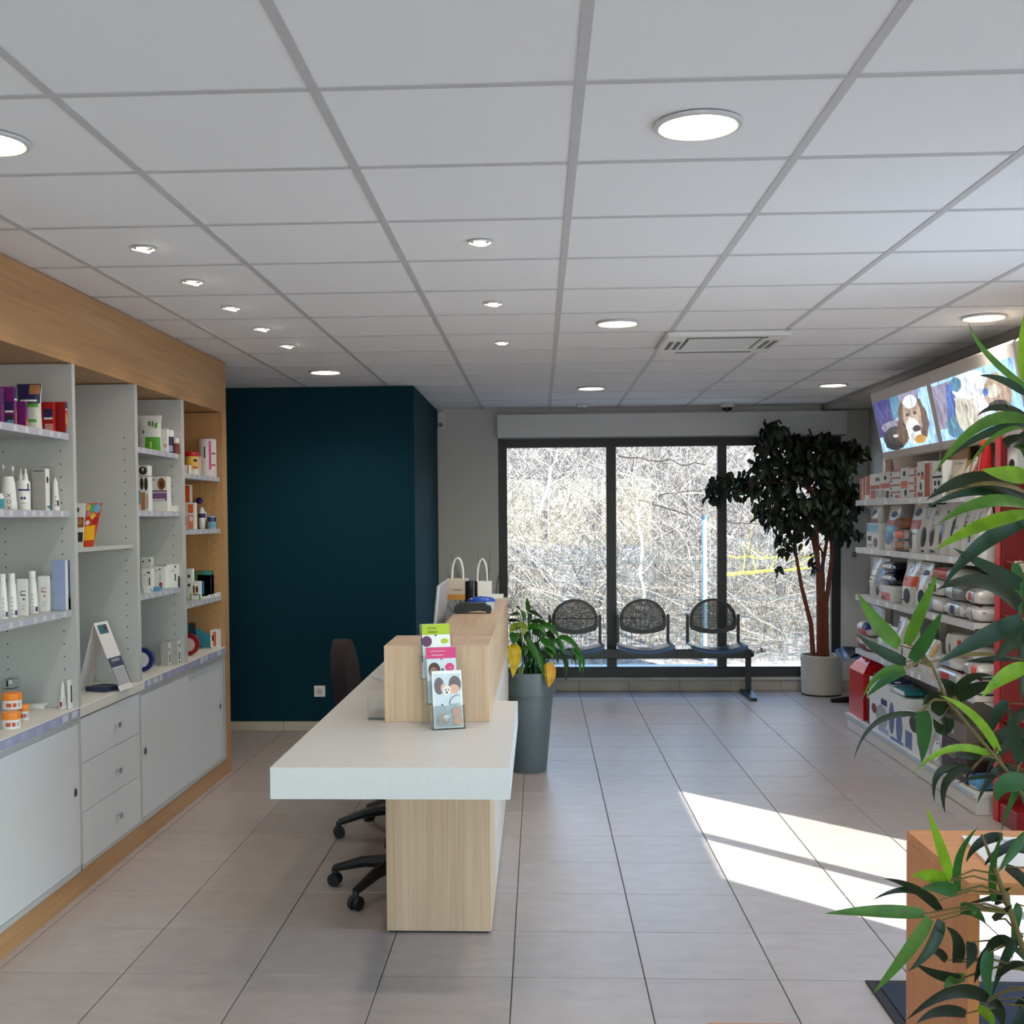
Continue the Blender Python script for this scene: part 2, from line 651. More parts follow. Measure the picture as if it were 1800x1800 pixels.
t = thing('roller_blind_cassette', 'long white roller blind box above the black window frame', 'blind box', (1.165, YB, 2.27))
B(-0.37, 2.705, YB - 0.12, YB - 0.001, 2.273, 2.482, 0.006).build('casing', mat('blind_white', (212, 212, 210), 0.5), t)
B(-0.36, 2.695, YB - 0.085, YB - 0.035, 2.262, 2.274, 0.003).build('bottom_bar', mat('blind_bar', (120, 120, 120), 0.4), t)

# ------------------------------------------------------------------ ceiling fittings
LENS = mat('lamp_diffuser', (255, 250, 240), 0.5, emit=(255, 244, 224), estr=9.0)
RIMW = mat('lamp_rim', (214, 212, 208), 0.4)


def downlight(x, y, label, power=26):
    t = thing('downlight', label, 'ceiling light', (x, y, CEIL), 'round downlights in the ceiling')
    MB().lathe([(0.092, 0.012), (0.092, -0.004), (0.098, -0.009), (0.108, -0.006), (0.110, 0.0)], x, y, CEIL, 36, cap=False).build('rim', RIMW, t, smooth=True)
    MB().lathe([(0.0001, -0.002), (0.092, -0.002)], x, y, CEIL, 36, cap=False).build('diffuser', LENS, t)
    a = bpy.data.lights.new('downlight_lamp', 'SPOT')
    a.energy = power
    a.spot_size = math.radians(150)
    a.spot_blend = 0.8
    a.shadow_soft_size = 0.08
    a.color = (1.0, 0.93, 0.84)
    o = bpy.data.objects.new('downlight_lamp', a)
    COL.objects.link(o)
    o.parent = t
    o.location = (0, 0, -0.012)


for x, y, l in ((0.399, 2.982, 'large round downlight nearest the viewer, right of centre in the ceiling'),
                (0.399, 5.982, 'round downlight in the tile just before the air conditioning cassette'),
                (0.399, 8.982, 'round downlight near the window wall, above the middle of the window'),
                (2.199, 8.982, 'round downlight nearest the ficus tree and the end of the lightboxes'),
                (2.199, 5.982, 'round downlight at the right edge above the lightboxes, over the long leaf tip'),
                (-1.401, 7.782, 'round downlight just in front of the dark teal wall'),
                (-1.401, 2.982, 'large round downlight cut by the left edge of the photo'),
                (2.199, 2.982, 'round downlight outside the right edge, above the bamboo plant')):
    downlight(x, y, l)

SPOTL = mat('spot_bulb', (255, 246, 232), 0.4, emit=(255, 240, 214), estr=14.0)


def spot(x, y, label, tilt, group):
    t = thing('recessed_spotlight', label, 'spotlight', (x, y, CEIL), group)
    MB().lathe([(0.034, 0.014), (0.034, -0.002), (0.041, -0.005), (0.044, 0.0)], x, y, CEIL, 24, cap=False).build('rim', RIMW, t, smooth=True)
    MB().lathe([(0.0001, -0.0005), (0.035, -0.0005)], x, y, CEIL, 24, cap=False).build('recess', BLACK, t)
    c = MB().lathe([(0.0001, 0.0), (0.024, 0.0), (0.024, 0.004), (0.0001, 0.004)], 0, 0, 0, 16)
    c.xf(Matrix.Translation((x, y, CEIL - 0.010)) @ Matrix.Rotation(tilt, 4, 'Y'))
    c.build('bulb', SPOTL, t)
    a = bpy.data.lights.new('spotlight_lamp', 'SPOT')
    a.energy = 9
    a.spot_size = math.radians(95)
    a.spot_blend = 0.7
    a.shadow_soft_size = 0.03
    a.color = (1.0, 0.90, 0.78)
    o = bpy.data.objects.new('spotlight_lamp', a)
    COL.objects.link(o)
    o.parent = t
    o.location = (0, 0, -0.01)
    o.rotation_euler = (0, tilt * 1.6, 0)


ORD = ['first', 'second', 'third', 'fourth', 'fifth', 'sixth', 'seventh', 'eighth', 'ninth', 'tenth', 'eleventh', 'twelfth', 'thirteenth', 'fourteenth', 'fifteenth', 'sixteenth']
for k in range(5):
    spot(-1.401, 4.182 + 0.6 * k, 'small recessed spotlight, %s from the viewer in the row along the wall cupboards' % ORD[k], 0.25, 'spotlights in front of the wall cupboards')
for k, w in enumerate(('nearest', 'middle', 'farthest')):
    spot(-0.201, 4.182 + 1.2 * k, 'small recessed spotlight, %s of the three above the reception desk' % w, 0.06, 'spotlights above the reception desk')

ACW = mat('cassette_white', (226, 226, 222), 0.45)
t = thing('air_conditioning_cassette', 'square white air conditioning cassette set in the ceiling', 'air conditioner', (0.999, 6.58, CEIL))
ax0, ax1, ay0, ay1 = 0.675, 1.323, 6.262, 6.94
m = MB().box(ax0, ax1, ay0, ay0 + 0.10, CEIL - 0.03, CEIL - 0.001, 0.008).box(ax0, ax1, ay1 - 0.10, ay1, CEIL - 0.03, CEIL - 0.001, 0.008)
m.box(ax0, ax0 + 0.12, ay0 + 0.10, ay1 - 0.10, CEIL - 0.03, CEIL - 0.001, 0.008).box(ax1 - 0.12, ax1, ay0 + 0.10, ay1 - 0.10, CEIL - 0.03, CEIL - 0.001, 0.008)
m.build('frame', ACW, t)
B(ax0 + 0.135, ax1 - 0.135, ay0 + 0.115, ay1 - 0.115, CEIL - 0.026, CEIL - 0.004, 0.004).build('intake_panel', ACW, t)
GRY = mat('vent_grey', (96, 96, 94), 0.5)
B(ax0 + 0.11, ax1 - 0.11, ay0 + 0.055, ay0 + 0.085, CEIL - 0.0325, CEIL - 0.029).build('air_slot', GRY, t)
B(ax0 + 0.11, ax1 - 0.11, ay1 - 0.085, ay1 - 0.055, CEIL - 0.0325, CEIL - 0.029).build('air_slot', GRY, t)
DRK = mat('vent_dark', (60, 56, 54), 0.5)
for dx in (0.035, 0.075):
    B(ax0 + dx, ax0 + dx + 0.022, ay0 + 0.20, ay1 - 0.20, CEIL - 0.0325, CEIL - 0.029).build('air_slot', DRK, t)
    B(ax1 - dx - 0.022, ax1 - dx, ay0 + 0.20, ay1 - 0.20, CEIL - 0.0325, CEIL - 0.029).build('air_slot', GRY, t)

t = thing('security_camera', 'small dome security camera on the ceiling in front of the window', 'camera', (1.63, 10.35, CEIL))
MB().lathe([(0.062, 0), (0.06, -0.018), (0.05, -0.032)], 1.63, 10.35, CEIL, 24).build('housing', mat('camera_white', (214, 214, 212), 0.4), t, smooth=True)
MB().lathe([(0.047, -0.032), (0.042, -0.055), (0.026, -0.072), (0.0005, -0.078)], 1.63, 10.35, CEIL, 24).build('dome', mat('smoked_dome', (14, 14, 16), 0.12), t, smooth=True)
MB().lathe([(0.049, -0.030), (0.050, -0.034), (0.046, -0.036)], 1.63, 10.35, CEIL, 24, cap=False).build('ring', ACW, t, smooth=True)
t = thing('smoke_detector', 'flat white smoke detector on the ceiling left of the dome camera', 'smoke detector', (0.38, 10.28, CEIL))
MB().lathe([(0.05, 0), (0.05, -0.014), (0.036, -0.026), (0.0005, -0.028)], 0.38, 10.28, CEIL, 24).build('body', ACW, t, smooth=True)
MB().lathe([(0.012, -0.026), (0.010, -0.033), (0.0005, -0.034)], 0.38, 10.28, CEIL, 12).build('sensor', GRY, t)
t = thing('motion_sensor', 'small white motion sensor high on the window wall beside the teal block', 'sensor', (-0.872, YB, 2.37))
B(-0.905, -0.842, YB - 0.04, YB - 0.001, 2.37, 2.52, 0.008).build('housing', ACW, t)
MB().lathe([(0.022, 0), (0.018, 0.012), (0.0005, 0.018)], 0, 0, 0, 12).xf(Matrix.Translation((-0.874, YB - 0.04, 2.40)) @ Matrix.Rotation(math.pi / 2, 4, 'X')).build('lens', mat('lens_grey', (130, 130, 130), 0.2), t, smooth=True)
t = thing('wall_socket', 'square white electric socket low on the dark teal wall', 'socket', (-1.63, TY0, 0.252))
B(-1.672, -1.588, TY0 - 0.009, TY0 - 0.0005, 0.252, 0.336, 0.004).build('plate', CARD, t)
MB().lathe([(0.021, 0), (0.020, 0.003), (0.015, 0.0035), (0.015, 0.001), (0.0005, 0.001)], 0, 0, 0, 20).xf(Matrix.Translation((-1.63, TY0 - 0.0092, 0.294)) @ Matrix.Rotation(math.pi / 2, 4, 'X')).build('outlet', mat('outlet_grey', (190, 190, 190), 0.4), t)
t = thing('wall_switch', 'small dark double socket on the pale wall behind the ficus tree', 'socket', (2.797, YB, 1.19))
B(2.775, 2.819, YB - 0.006, YB - 0.0005, 1.185, 1.24, 0.002).build('plate', mat('socket_grey', (150, 145, 138), 0.5), t)
for z in (1.196, 1.222): B(2.785, 2.809, YB - 0.0075, YB - 0.0055, z, z + 0.012).build('outlet', BLACK, t)

# ------------------------------------------------------------------ outdoors: sunlit bank of bare scrub behind a mesh fence
def bank_z(x, y):
    t = max(0.0, min(1.0, (y - 12.6) / 8.0))
    return -0.05 + 3.5 * t * t * (3 - 2 * t) + 0.10 * math.sin(1.7 * x + 0.9 * y) * t


m = MB()
NX, NY = 40, 34
for j in range(NY + 1):
    for i in range(NX + 1):
        x = -14 + 36 * i / NX
        y = 10.92 + 22 * (j / NY) ** 1.3
        m.v.append(Vector((x, y, bank_z(x, y) - (0.02 if y < 12.6 else 0))))
for j in range(NY):
    for i in range(NX):
        a = j * (NX + 1) + i
        m.f.append((a, a + 1, a + NX + 2, a + NX + 1))


def bank_material():
    mm = bpy.data.materials.new('dry_grass_bank')
    mm.use_nodes = True
    nt = mm.node_tree
    b = nt.nodes['Principled BSDF']
    b.inputs['Roughness'].default_value = 0.95
    geo = nt.nodes.new('ShaderNodeNewGeometry')
    n = nt.nodes.new('ShaderNodeTexNoise')
    n.inputs['Scale'].default_value = 9
    n.inputs['Detail'].default_value = 8
    n.inputs['Roughness'].default_value = 0.75
    nt.links.new(geo.outputs['Position'], n.inputs['Vector'])
    cr = nt.nodes.new('ShaderNodeValToRGB')
    e = cr.color_ramp.elements
    e[0].position = 0.36; e[0].color = lin((56, 50, 47)) + (1,)
    e[1].position = 0.62; e[1].color = lin((150, 138, 128)) + (1,)
    nt.links.new(n.outputs['Fac'], cr.inputs[0])
    nt.links.new(cr.outputs[0], b.inputs['Base Color'])
    return mm


bank = m.build('ground_outside', bank_material(), smooth=True)
bank['kind'] = 'structure'
gf = B(-30, 40, -45, -3.2, -0.2, -0.06).build('ground_bounce_front', mat('bounce_paving', (190, 191, 193), 0.9, scale=3, vary=0.1))  # unseen ground, added to bounce sunlight up to the ceiling
gf['kind'] = 'structure'
gf = B(3.1, 40, -3.2, 10.9, -0.2, -0.06).build('ground_bounce_right', MATS['bounce_paving'])  # unseen too, added for the light bounced in from the right
gf['kind'] = 'structure'
# narrow paved strip right outside the window
pv = struct(B(-6, 9, 10.93, 12.3, -0.16, 0.03).build('trim_3', mat('outside_paving', (176, 174, 172), 0.9)))


def twig(m, p, d, L, r, bend, n=3, seg=5):
    pts = []; rs = []
    q = Vector(p); d = Vector(d).normalized()
    for k in range(seg + 1):
        pts.append(q.copy()); rs.append(r * (1 - 0.75 * k / seg))
        q += d * (L / seg)
        d = (d + Vector((rnd.gauss(0, bend), rnd.gauss(0, bend), rnd.gauss(0, bend)))).normalized()
    m.tube(pts, rs, n)


def brambles(name, mt, count, seed, rr, len_, up, y0=13.6, y1=19.5, lean=0.75):
    global rnd
    keep = rnd
    rnd = random.Random(seed)
    m = MB()
    for _ in range(count):
        y = rnd.uniform(y0, y1)
        half = 0.27 * y + 0.9
        x = rnd.uniform(-0.035 * y - 1.6, half + 0.2)
        z = bank_z(x, y) + rnd.uniform(-0.1, 0.35)
        d = (rnd.gauss(0, lean), rnd.gauss(-0.15, 0.5), abs(rnd.gauss(up, 0.5)))
        twig(m, (x, y, z), d, rnd.uniform(*len_), rnd.uniform(*rr), 0.16)
    rnd = keep
    o = m.build(name, mt, smooth=True)
    o['kind'] = 'stuff'
    return o


T1 = mat('bleached_twig', (172, 154, 138), 0.85, scale=8, vary=0.15)
T2 = mat('grey_twig', (116, 106, 98), 0.85, scale=8, vary=0.2)
T3 = mat('brown_twig', (78, 66, 60), 0.85, scale=8, vary=0.2)
T4 = mat('straw', (160, 142, 114), 0.85, scale=8, vary=0.15)
brambles('brambles', T1, 2600, 11, (0.004, 0.009), (0.6, 2.0), 0.7)
brambles('thicket', T2, 1500, 12, (0.004, 0.008), (0.5, 1.6), 0.6)
brambles('undergrowth', T3, 900, 13, (0.003, 0.008), (0.6, 2.0), 0.5, 14.2, 20)
o = brambles('dry_grass', T4, 1500, 14, (0.003, 0.005), (0.25, 0.8), 1.3, 12.9, 15.2, 0.35)
# single branches that stand out
BRK = mat('dark_bark', (64, 52, 44), 0.9)
LICH = mat('lichen_yellow', (206, 184, 60), 0.9, scale=25, vary=0.25)
PALE = mat('pale_bark', (206, 192, 174), 0.9)
brs = [((948, 905), (975, 800), (988, 782), 0.016, PALE, 'pale slender trunk in front of the scrub, left window pane', 14.0),
       ((985, 905), (1012, 830), (1018, 786), 0.013, T2, 'grey leaning branch in the left window pane, right of the pale trunk', 14.2),
       ((1130, 1060), (1128, 960), (1118, 880), 0.022, PALE, 'pale upright trunk in the middle window pane', 14.0),
       ((1085, 800), (1160, 812), (1240, 818), 0.012, BRK, 'dark bare branch crossing the top of the middle window pane', 13.6),
       ((1122, 878), (1180, 895), (1225, 912), 0.011, BRK, 'dark bare branch drooping towards the blue fence post', 13.6),
       ((1160, 870), (1205, 866), (1250, 858), 0.009, BRK, 'thin dark branch above the blue fence post', 13.7),
       ((1262, 913), (1290, 922), (1330, 921), 0.011, BRK, 'dark bare branch level with the post top in the right window pane', 13.6),
       ((1280, 1012), (1322, 1003), (1420, 1000), 0.026, LICH, 'thick yellow lichen covered branch in the right window pane', 13.8),
       ((1280, 975), (1350, 985), (1430, 978), 0.012, LICH, 'thin lichen spotted branch above the thick yellow one', 13.9),
       ((1335, 1140), (1365, 1160), (1400, 1178), 0.020, BRK, 'dark fallen branch low in the right window pane behind the bench leg', 13.3)]
for a, b, c, r, mt, l, Y in brs:
    pa, pb, pc = on_y(*a, Y), on_y(*b, Y + 0.15), on_y(*c, Y - 0.1)
    pts = []
    for k in range(9):
        t_ = k / 8
        pts.append(pa * (1 - t_) ** 2 + pb * 2 * t_ * (1 - t_) + pc * t_ * t_ + Vector((rnd.gauss(0, 0.012), rnd.gauss(0, 0.02), rnd.gauss(0, 0.012))))
    nm = 'branch' if 'trunk' not in l else 'tree_trunk'
    mm = MB().tube(pts, [r * (1 - 0.5 * k / 8) for k in range(9)], 6)
    for k in (2, 4, 5, 7):
        twig(mm, pts[k], (rnd.gauss(0, .6), rnd.gauss(0, .3), rnd.uniform(.2, 1)), rnd.uniform(.25, .6), r * 0.4, 0.15, 4, 4)
    tag(mm.build(nm, mt, smooth=True), l, 'branch')

# mesh fence
FY = 13.0
t = thing('mesh_fence', 'dark wire mesh fence running across outside the window', 'fence', (1.0, FY, 0))
WIREM = mat('fence_wire', (70, 78, 76), 0.5)
m = MB()
x = -1.2
while x < 4.6:
    m.box(x - 0.002, x + 0.002, FY - 0.002, FY + 0.002, -0.05, 1.32)
    x += 0.05
m.build('vertical_wires', WIREM, t, kind='stuff')
for z in (0.05, 0.25, 0.45, 0.65, 0.68, 0.85, 1.05, 1.08, 1.30):
    B(-1.2, 4.6, FY - 0.007, FY - 0.002, z - 0.003, z + 0.003).build('horizontal_wire', WIREM, t)
p = on_y(1237, 905, FY)
t = thing('fence_post', 'pale blue round fence post outside the middle window pane', 'fence post', (p.x, FY - 0.045, 0))
POST = mat('galvanised_blue', (150, 176, 190), 0.45)
MB().lathe([(0.028, -0.1), (0.028, p.z - 0.05)], p.x, FY - 0.045, 0, 16).build('tube', POST, t, smooth=True)
MB().lathe([(0.031, p.z - 0.05), (0.031, p.z - 0.005), (0.026, p.z)], p.x, FY - 0.045, 0, 16).build('cap', mat('post_cap', (70, 90, 104), 0.5), t, smooth=True)

# ------------------------------------------------------------------ reception desk
DL, DR, DF = -0.836, -0.096, 3.60
DZ0, DZ1 = 0.705, 0.803
LX0, LX1, LY = -0.586, -0.19, 4.41
CE = 7.06
t = desk = thing('reception_desk', 'white topped reception desk with light oak end and raised oak counter', 'desk', (-0.4, 5.2, 0))
DTOP = mat('desk_white', (216, 212, 206), 0.38)
m = MB()
m.prism([(DL, DF), (DR, DF), (DR, 4.917), (LX1 - 0.001, 4.917), (LX1 - 0.001, 7.0), (DL, 7.0)], DZ0, DZ1)
m.build('desktop', DTOP, t)
EDGE = mat('desk_edge_daylit', (222, 226, 226), 0.35)  # cooler white than the top: daylight from the front put into the colour
B(DL, DR, DF - 0.002, DF - 0.0002, DZ0, DZ1 - 0.001).build('front_edge_band', EDGE, t)
B(DR + 0.0002, DR + 0.002, DF, 4.917, DZ0, DZ1 - 0.001).build('side_edge_band', EDGE, t)
B(LX0, LX1, LY, LY + 0.42, 0.008, DZ0 - 0.0005, 0.0015).build('end_pedestal', OAK_V, t)
B(LX0 + 0.01, LX1 - 0.01, LY + 0.012, LY + 0.40, 0.0, 0.0085).build('plinth', BLACK, t)
B(LX1 - 0.03, LX1 - 0.0005, LY + 0.4205, CE, 0.008, DZ0 - 0.0005).build('front_panel', mat('panel_window_lit', (206, 196, 186), 0.5), t)  # wood panel; window light on it is put into the paler colour
B(LX1 - 0.028, LX1 - 0.004, LY + 0.421, CE - 0.01, 0.0, 0.0085).build('plinth', BLACK, t)
B(LX0, LX1, LY, 4.80, DZ1 + 0.0003, 1.091, 0.0015).build('raised_end', OAK_V, t)
B(-0.43, LX1, 4.8002, CE, 1.066, 1.091, 0.001).build('counter_top', OAK_Y, t)
B(LX1 - 0.024, LX1 - 0.0002, 4.8005, CE, DZ1 + 0.0003, 1.0658).build('counter_front', OAK_Y, t)
B(-0.43, LX1 - 0.0245, CE - 0.03, CE, DZ1 + 0.0003, 1.0658).build('counter_end', OAK_V, t)
B(-0.80, -0.25, CE - 0.1, CE - 0.07, 0.0, DZ0 - 0.0005).build('end_panel', OAK_V, t)

# brochure holder and leaflets -------------------------------------------------
def brochure_spot():
    hl = on_z(763, 1284, DZ1); hr = on_z(817, 1281, DZ1)
    return hl, hr


hl, hr = brochure_spot()
bw = (hr - hl).length
yaw_b = math.atan2((hr - hl).y, (hr - hl).x)
bc = (hl + hr) / 2
t = thing('brochure_holder', 'clear acrylic three tier brochure holder at the oak end of the desk', 'brochure holder', (bc.x, bc.y, DZ1), rot=(0, 0, yaw_b))
hw = bw / 2 + 0.004
tiers = []
LEAN = 0.16
for k in range(3):
    by = 0.004 + 0.036 * k
    bz = 0.0 + 0.088 * k
    # local: x across, y away from the viewer
    m = MB().box(-hw, hw, by - 0.004, by - 0.002, bz, bz + 0.085).box(-hw, -hw + 0.002, by - 0.002, by + 0.034, bz, bz + 0.085)
    m.box(hw - 0.002, hw, by - 0.002, by + 0.034, bz, bz + 0.085).box(-hw, hw, by - 0.002, by + 0.034, bz, bz + 0.0025)
    sh = Matrix.Identity(4); sh[1][2] = LEAN; sh[1][3] = -LEAN * bz
    sx = Matrix.Translation((-0.013 * k, 0, 0))
    m.xf(sx @ sh)
    m.build('pocket', ACRYL, t, world=False)
    tiers.append((by, bz, -0.013 * k))
m = MB().box(-hw, hw, 0.105, 0.107, 0.0, 0.34)
sh = Matrix.Identity(4); sh[1][2] = 0.0
m.xf(Matrix.Translation((-0.02, 0.012, 0)) @ sh).build('back_plate', ACRYL, t, world=False)

SK1 = mat('skin_print', (222, 178, 158), 0.6)
HAIR = mat('hair_print', (112, 104, 112), 0.6)
LGREEN = mat('lime_print', (172, 196, 40), 0.5)
PINK = mat('pink_print', (214, 62, 124), 0.5)
PALEB = mat('pale_blue_print', (206, 220, 230), 0.5)
WHT = mat('paper_white', (238, 240, 242), 0.5)
BROWN = mat('brown_print', (88, 56, 52), 0.6)
PURP = mat('purple_print', (98, 58, 96), 0.6)


def ell(cx, cz, rx, rz, n=18, a0=0, a1=2 * math.pi):
    return [(cx + rx * math.cos(a0 + (a1 - a0) * i / n), cz + rz * math.sin(a0 + (a1 - a0) * i / n)) for i in range(n if a1 - a0 > 6.28 else n + 1)]


def leaflet(k, label, h, body, items, texts):
    by, bz, bx = tiers[k]
    t = thing('leaflet', label, 'leaflet', (bc.x, bc.y, DZ1), 'leaflets in the brochure holder', rot=(0, 0, yaw_b))
    w = bw / 2 - 0.002
    sh = Matrix.Identity(4); sh[1][2] = LEAN; sh[1][3] = 0
    M = Matrix.Translation((bx, by + 0.002, bz + 0.004)) @ sh
    MB().box(-w, w, 0.0, 0.012, 0, h).xf(M).build('sheets', body, t, world=False)
    for i, (nm, mt, poly) in enumerate(items):
        MB().prism([(x * w, z * h) for x, z in poly], -0.0006 - 0.0003 * i, -0.0001 - 0.0003 * i, 'y').xf(M).build(nm, mt, t, world=False)
    for s, size, x, z, mt, dy in texts:
        TM = M @ Matrix.Translation((x * w, -0.0045, z * h)) @ Matrix.Rotation(math.pi / 2, 4, 'X')
        text('lettering', s, size, TM, mt, t)
    return t


hf = 0.205
leaflet(0, 'front leaflet with two people hugging a white puppy and a kitten below', hf, WHT, [
    ('print_ground', PALEB, [(-.9, .03), (.9, .03), (.9, .95), (-.9, .95)]),
    ('hair', HAIR, ell(-.55, .74, .34, .15)), ('hair', HAIR, ell(.52, .76, .42, .15)),
    ('face', SK1, ell(-.25, .70, .2, .08)), ('face', SK1, ell(.45, .68, .36, .08)),
    ('puppy', mat('puppy_print', (236, 228, 222), 0.6), ell(-.05, .66, .28, .09)),
    ('eye', INK, ell(-.12, .67, .05, .014, 8)), ('eye', INK, ell(.07, .67, .05, .014, 8)), ('nose', INK, ell(-.05, .625, .07, .018, 8)),
    ('arc', HAIR, ell(.75, .42, .68, .16, 14, 1.57, 3.14) + ell(.75, .42, .62, .147, 14, 3.14, 1.57)[::1]),
    ('band', INK, [(.1, .405), (.8, .415), (.8, .422), (.1, .412)]),
    ('logo', INK, ell(-.4, .41, .08, .014, 8)),
    ('person', SK1, ell(.55, .27, .30, .10)), ('person', SK1, ell(.62, .12, .34, .07)),
    ('kitten', mat('kitten_print', (176, 168, 160), 0.6), ell(-.32, .16, .42, .10)), ('kitten_face', WHT, ell(-.15, .19, .2, .05)),
    ('eye', INK, ell(-.24, .17, .04, .014, 8)), ('eye', INK, ell(-.06, .17, .04, .014, 8))],
    [])
leaflet(1, 'middle leaflet with pink heading band and round pink badge', 0.20, PALEB, [
    ('heading', PINK, [(-1, .80), (1, .80), (1, 1), (-1, 1)]),
    ('pointer', PINK, [(-.06, .80), (.10, .80), (0, .76)]),
    ('dog', BROWN, ell(-.5, .60, .4, .13)), ('dog', mat('dog_print', (150, 112, 100), 0.6), ell(-.55, .56, .28, .09)),
    ('badge', PINK, ell(.55, .64, .3, .075)), ('nose', INK, ell(.05, .60, .08, .02, 8))],
    [('Vos frais vétérinaires', 0.0068, -.25, .935, WHT, 0), ('remboursés !', 0.0088, -.25, .865, WHT, 0), ('à vie', 0.006, .55, .63, WHT, 0)])
leaflet(2, 'rear leaflet with lime green heading band and purple portrait', 0.195, WHT, [
    ('heading', LGREEN, [(-1, .80), (1, .80), (1, 1), (-1, 1)]),
    ('pointer', INK, [(-.06, .80), (.10, .80), (0, .76)]),
    ('person', PURP, ell(-.62, .68, .36, .1)), ('badge', LGREEN, ell(.6, .68, .26, .05)),
    ('margin', INK, [(-1, .3), (-.93, .3), (-.93, 1), (-1, 1)])],
    [('vaccination', 0.0075, -.25, .93, INK, 0), ('identification', 0.0075, -.2, .855, INK, 0)])

# small clear sign holder and pen behind the oak end
p = on_z(648, 1266, DZ1)
t = thing('sign_holder', 'small clear acrylic sign holder standing left of the oak end', 'sign holder', (-0.615, 4.46, DZ1))
m = MB().box(-0.657, -0.59, 4.452, 4.455, DZ1 + 0.0005, DZ1 + 0.095).box(-0.657, -0.59, 4.455, 4.50, DZ1 + 0.0004, DZ1 + 0.003)
m.build('acrylic_plate', ACRYL, t)
B(-0.656, -0.654, 4.4505, 4.4525, DZ1 + 0.0005, DZ1 + 0.095).build('edge', mat('acrylic_edge', (150, 140, 132), 0.3), t)
p = on_z(668, 1195, DZ1 + 0.004)
t = thing('notepad', 'corner of a small white notepad on the desk left of the oak end', 'notepad', (p.x, p.y, DZ1))
m = MB().box(-0.045, 0.045, -0.06, 0.06, 0.0005, 0.012).xf(Matrix.Translation((p.x + 0.02, p.y + 0.05, DZ1)) @ Matrix.Rotation(0.6, 4, 'Z'))
m.build('pages', CARD, t)

# monitor behind the counter
t = thing('computer_monitor', 'silver backed computer monitor behind the oak counter', 'monitor', (-0.50, 5.68, DZ1))
ALU = mat('monitor_silver', (172, 172, 176), 0.35, 0.4)
sh = Matrix.Identity(4); sh[0][2] = 0.10; sh[0][3] = -0.10 * 1.10
B(-0.487, -0.472, 5.40, 5.96, 0.93, 1.262, 0.004).xf(sh).build('back_shell', ALU, t)
B(-0.489, -0.4872, 5.405, 5.955, 0.935, 1.257).xf(sh).build('screen', mat('screen_dark', (12, 14, 18), 0.15), t)
B(-0.47, -0.452, 5.65, 5.71, 0.81, 1.05, 0.003).build('stand_neck', ALU, t)
B(-0.56, -0.44, 5.57, 5.79, DZ1 + 0.0003, 0.812, 0.003).build('stand_foot', ALU, t)

CT = 1.091
# card terminal
t = thing('card_terminal', 'black card payment terminal lying on the oak counter', 'card terminal', (-0.33, 5.90, CT))
prof = [(-0.415, 0.0), (-0.43, 0.012), (-0.425, 0.035), (-0.40, 0.052), (-0.37, 0.054), (-0.32, 0.050), (-0.27, 0.044), (-0.245, 0.034), (-0.24, 0.018), (-0.245, 0.0), (-0.262, 0.0), (-0.27, 0.010), (-0.30, 0.014), (-0.345, 0.011), (-0.365, 0.004), (-0.38, 0.0)]
MB().prism(prof, 5.865, 5.945, 'y').xf(Matrix.Translation((0, 0, CT + 0.0004))).build('body', mat('terminal_black', (24, 25, 26), 0.5), t)
B(-0.35, -0.27, 5.872, 5.938, CT + 0.049, CT + 0.0535, 0.001).xf(Matrix.Identity(4)).build('keypad', mat('keypad_grey', (70, 72, 74), 0.5), t)
t = thing('blue_lidded_tub', 'clear tub with a blue oval lid behind the card terminal', 'tub', (-0.30, 6.10, CT))
MB().lathe([(0.052, 0.0005), (0.056, 0.045)], -0.30, 6.10, CT, 24, ex=1.25).build('bowl', mat('frosted_tub', (196, 200, 206), 0.35), t, smooth=True)
MB().lathe([(0.059, 0.0455), (0.058, 0.052), (0.045, 0.066), (0.001, 0.072)], -0.30, 6.10, CT, 24, ex=1.25).build('lid', mat('lid_blue', (22, 76, 176), 0.3), t, smooth=True)
t = thing('pen_cup', 'glossy black cylindrical pen cup on the oak counter', 'cup', (-0.386, 6.68, CT))
MB().lathe([(0.036, 0.0005), (0.036, 0.118), (0.032, 0.118), (0.032, 0.02), (0.0005, 0.02)], -0.386, 6.68, CT, 28).build('body', mat('gloss_black', (8, 8, 10), 0.12), t, smooth=True)


def gift_bag(x, y, w, d, h, label, mt, handle_h, strip=None, textline=True):
    t = thing('paper_gift_bag', label, 'paper bag', (x, y, CT), 'paper gift bags on the counter')
    B(x - w / 2, x + w / 2, y - d / 2, y + d / 2, CT + 0.0005, CT + h, 0.002).build('bag', mt, t)
    if strip: B(x - w / 2 - 0.0005, x + w / 2 + 0.0005, y - d / 2 - 0.0012, y - d / 2 - 0.0002, CT + 0.002, CT + h * 0.28).build('base_band', strip, t)
    if textline:
        text('lettering', 'CLINIQUE', 0.013, frame_matrix((0.0, -d / 2 - 0.0012, h * 0.48), (1, 0, 0), (0, 0, 1)), INK, t)
    for s in (-1, 1):
        pts = [(x - w * 0.26, y + s * d * 0.45, CT + h - 0.01)]
        for k in range(9):
            a = math.pi * k / 8
            pts.append((x - w * 0.26 * math.cos(a), y + s * d * 0.45, CT + h + handle_h * math.sin(a) ** 0.8))
        pts.append((x + w * 0.26, y + s * d * 0.45, CT + h - 0.01))
        MB().tube(pts, 0.0045, 6).build('handle', mat('rope_white', (232, 228, 218), 0.7), t, smooth=True)
    return t


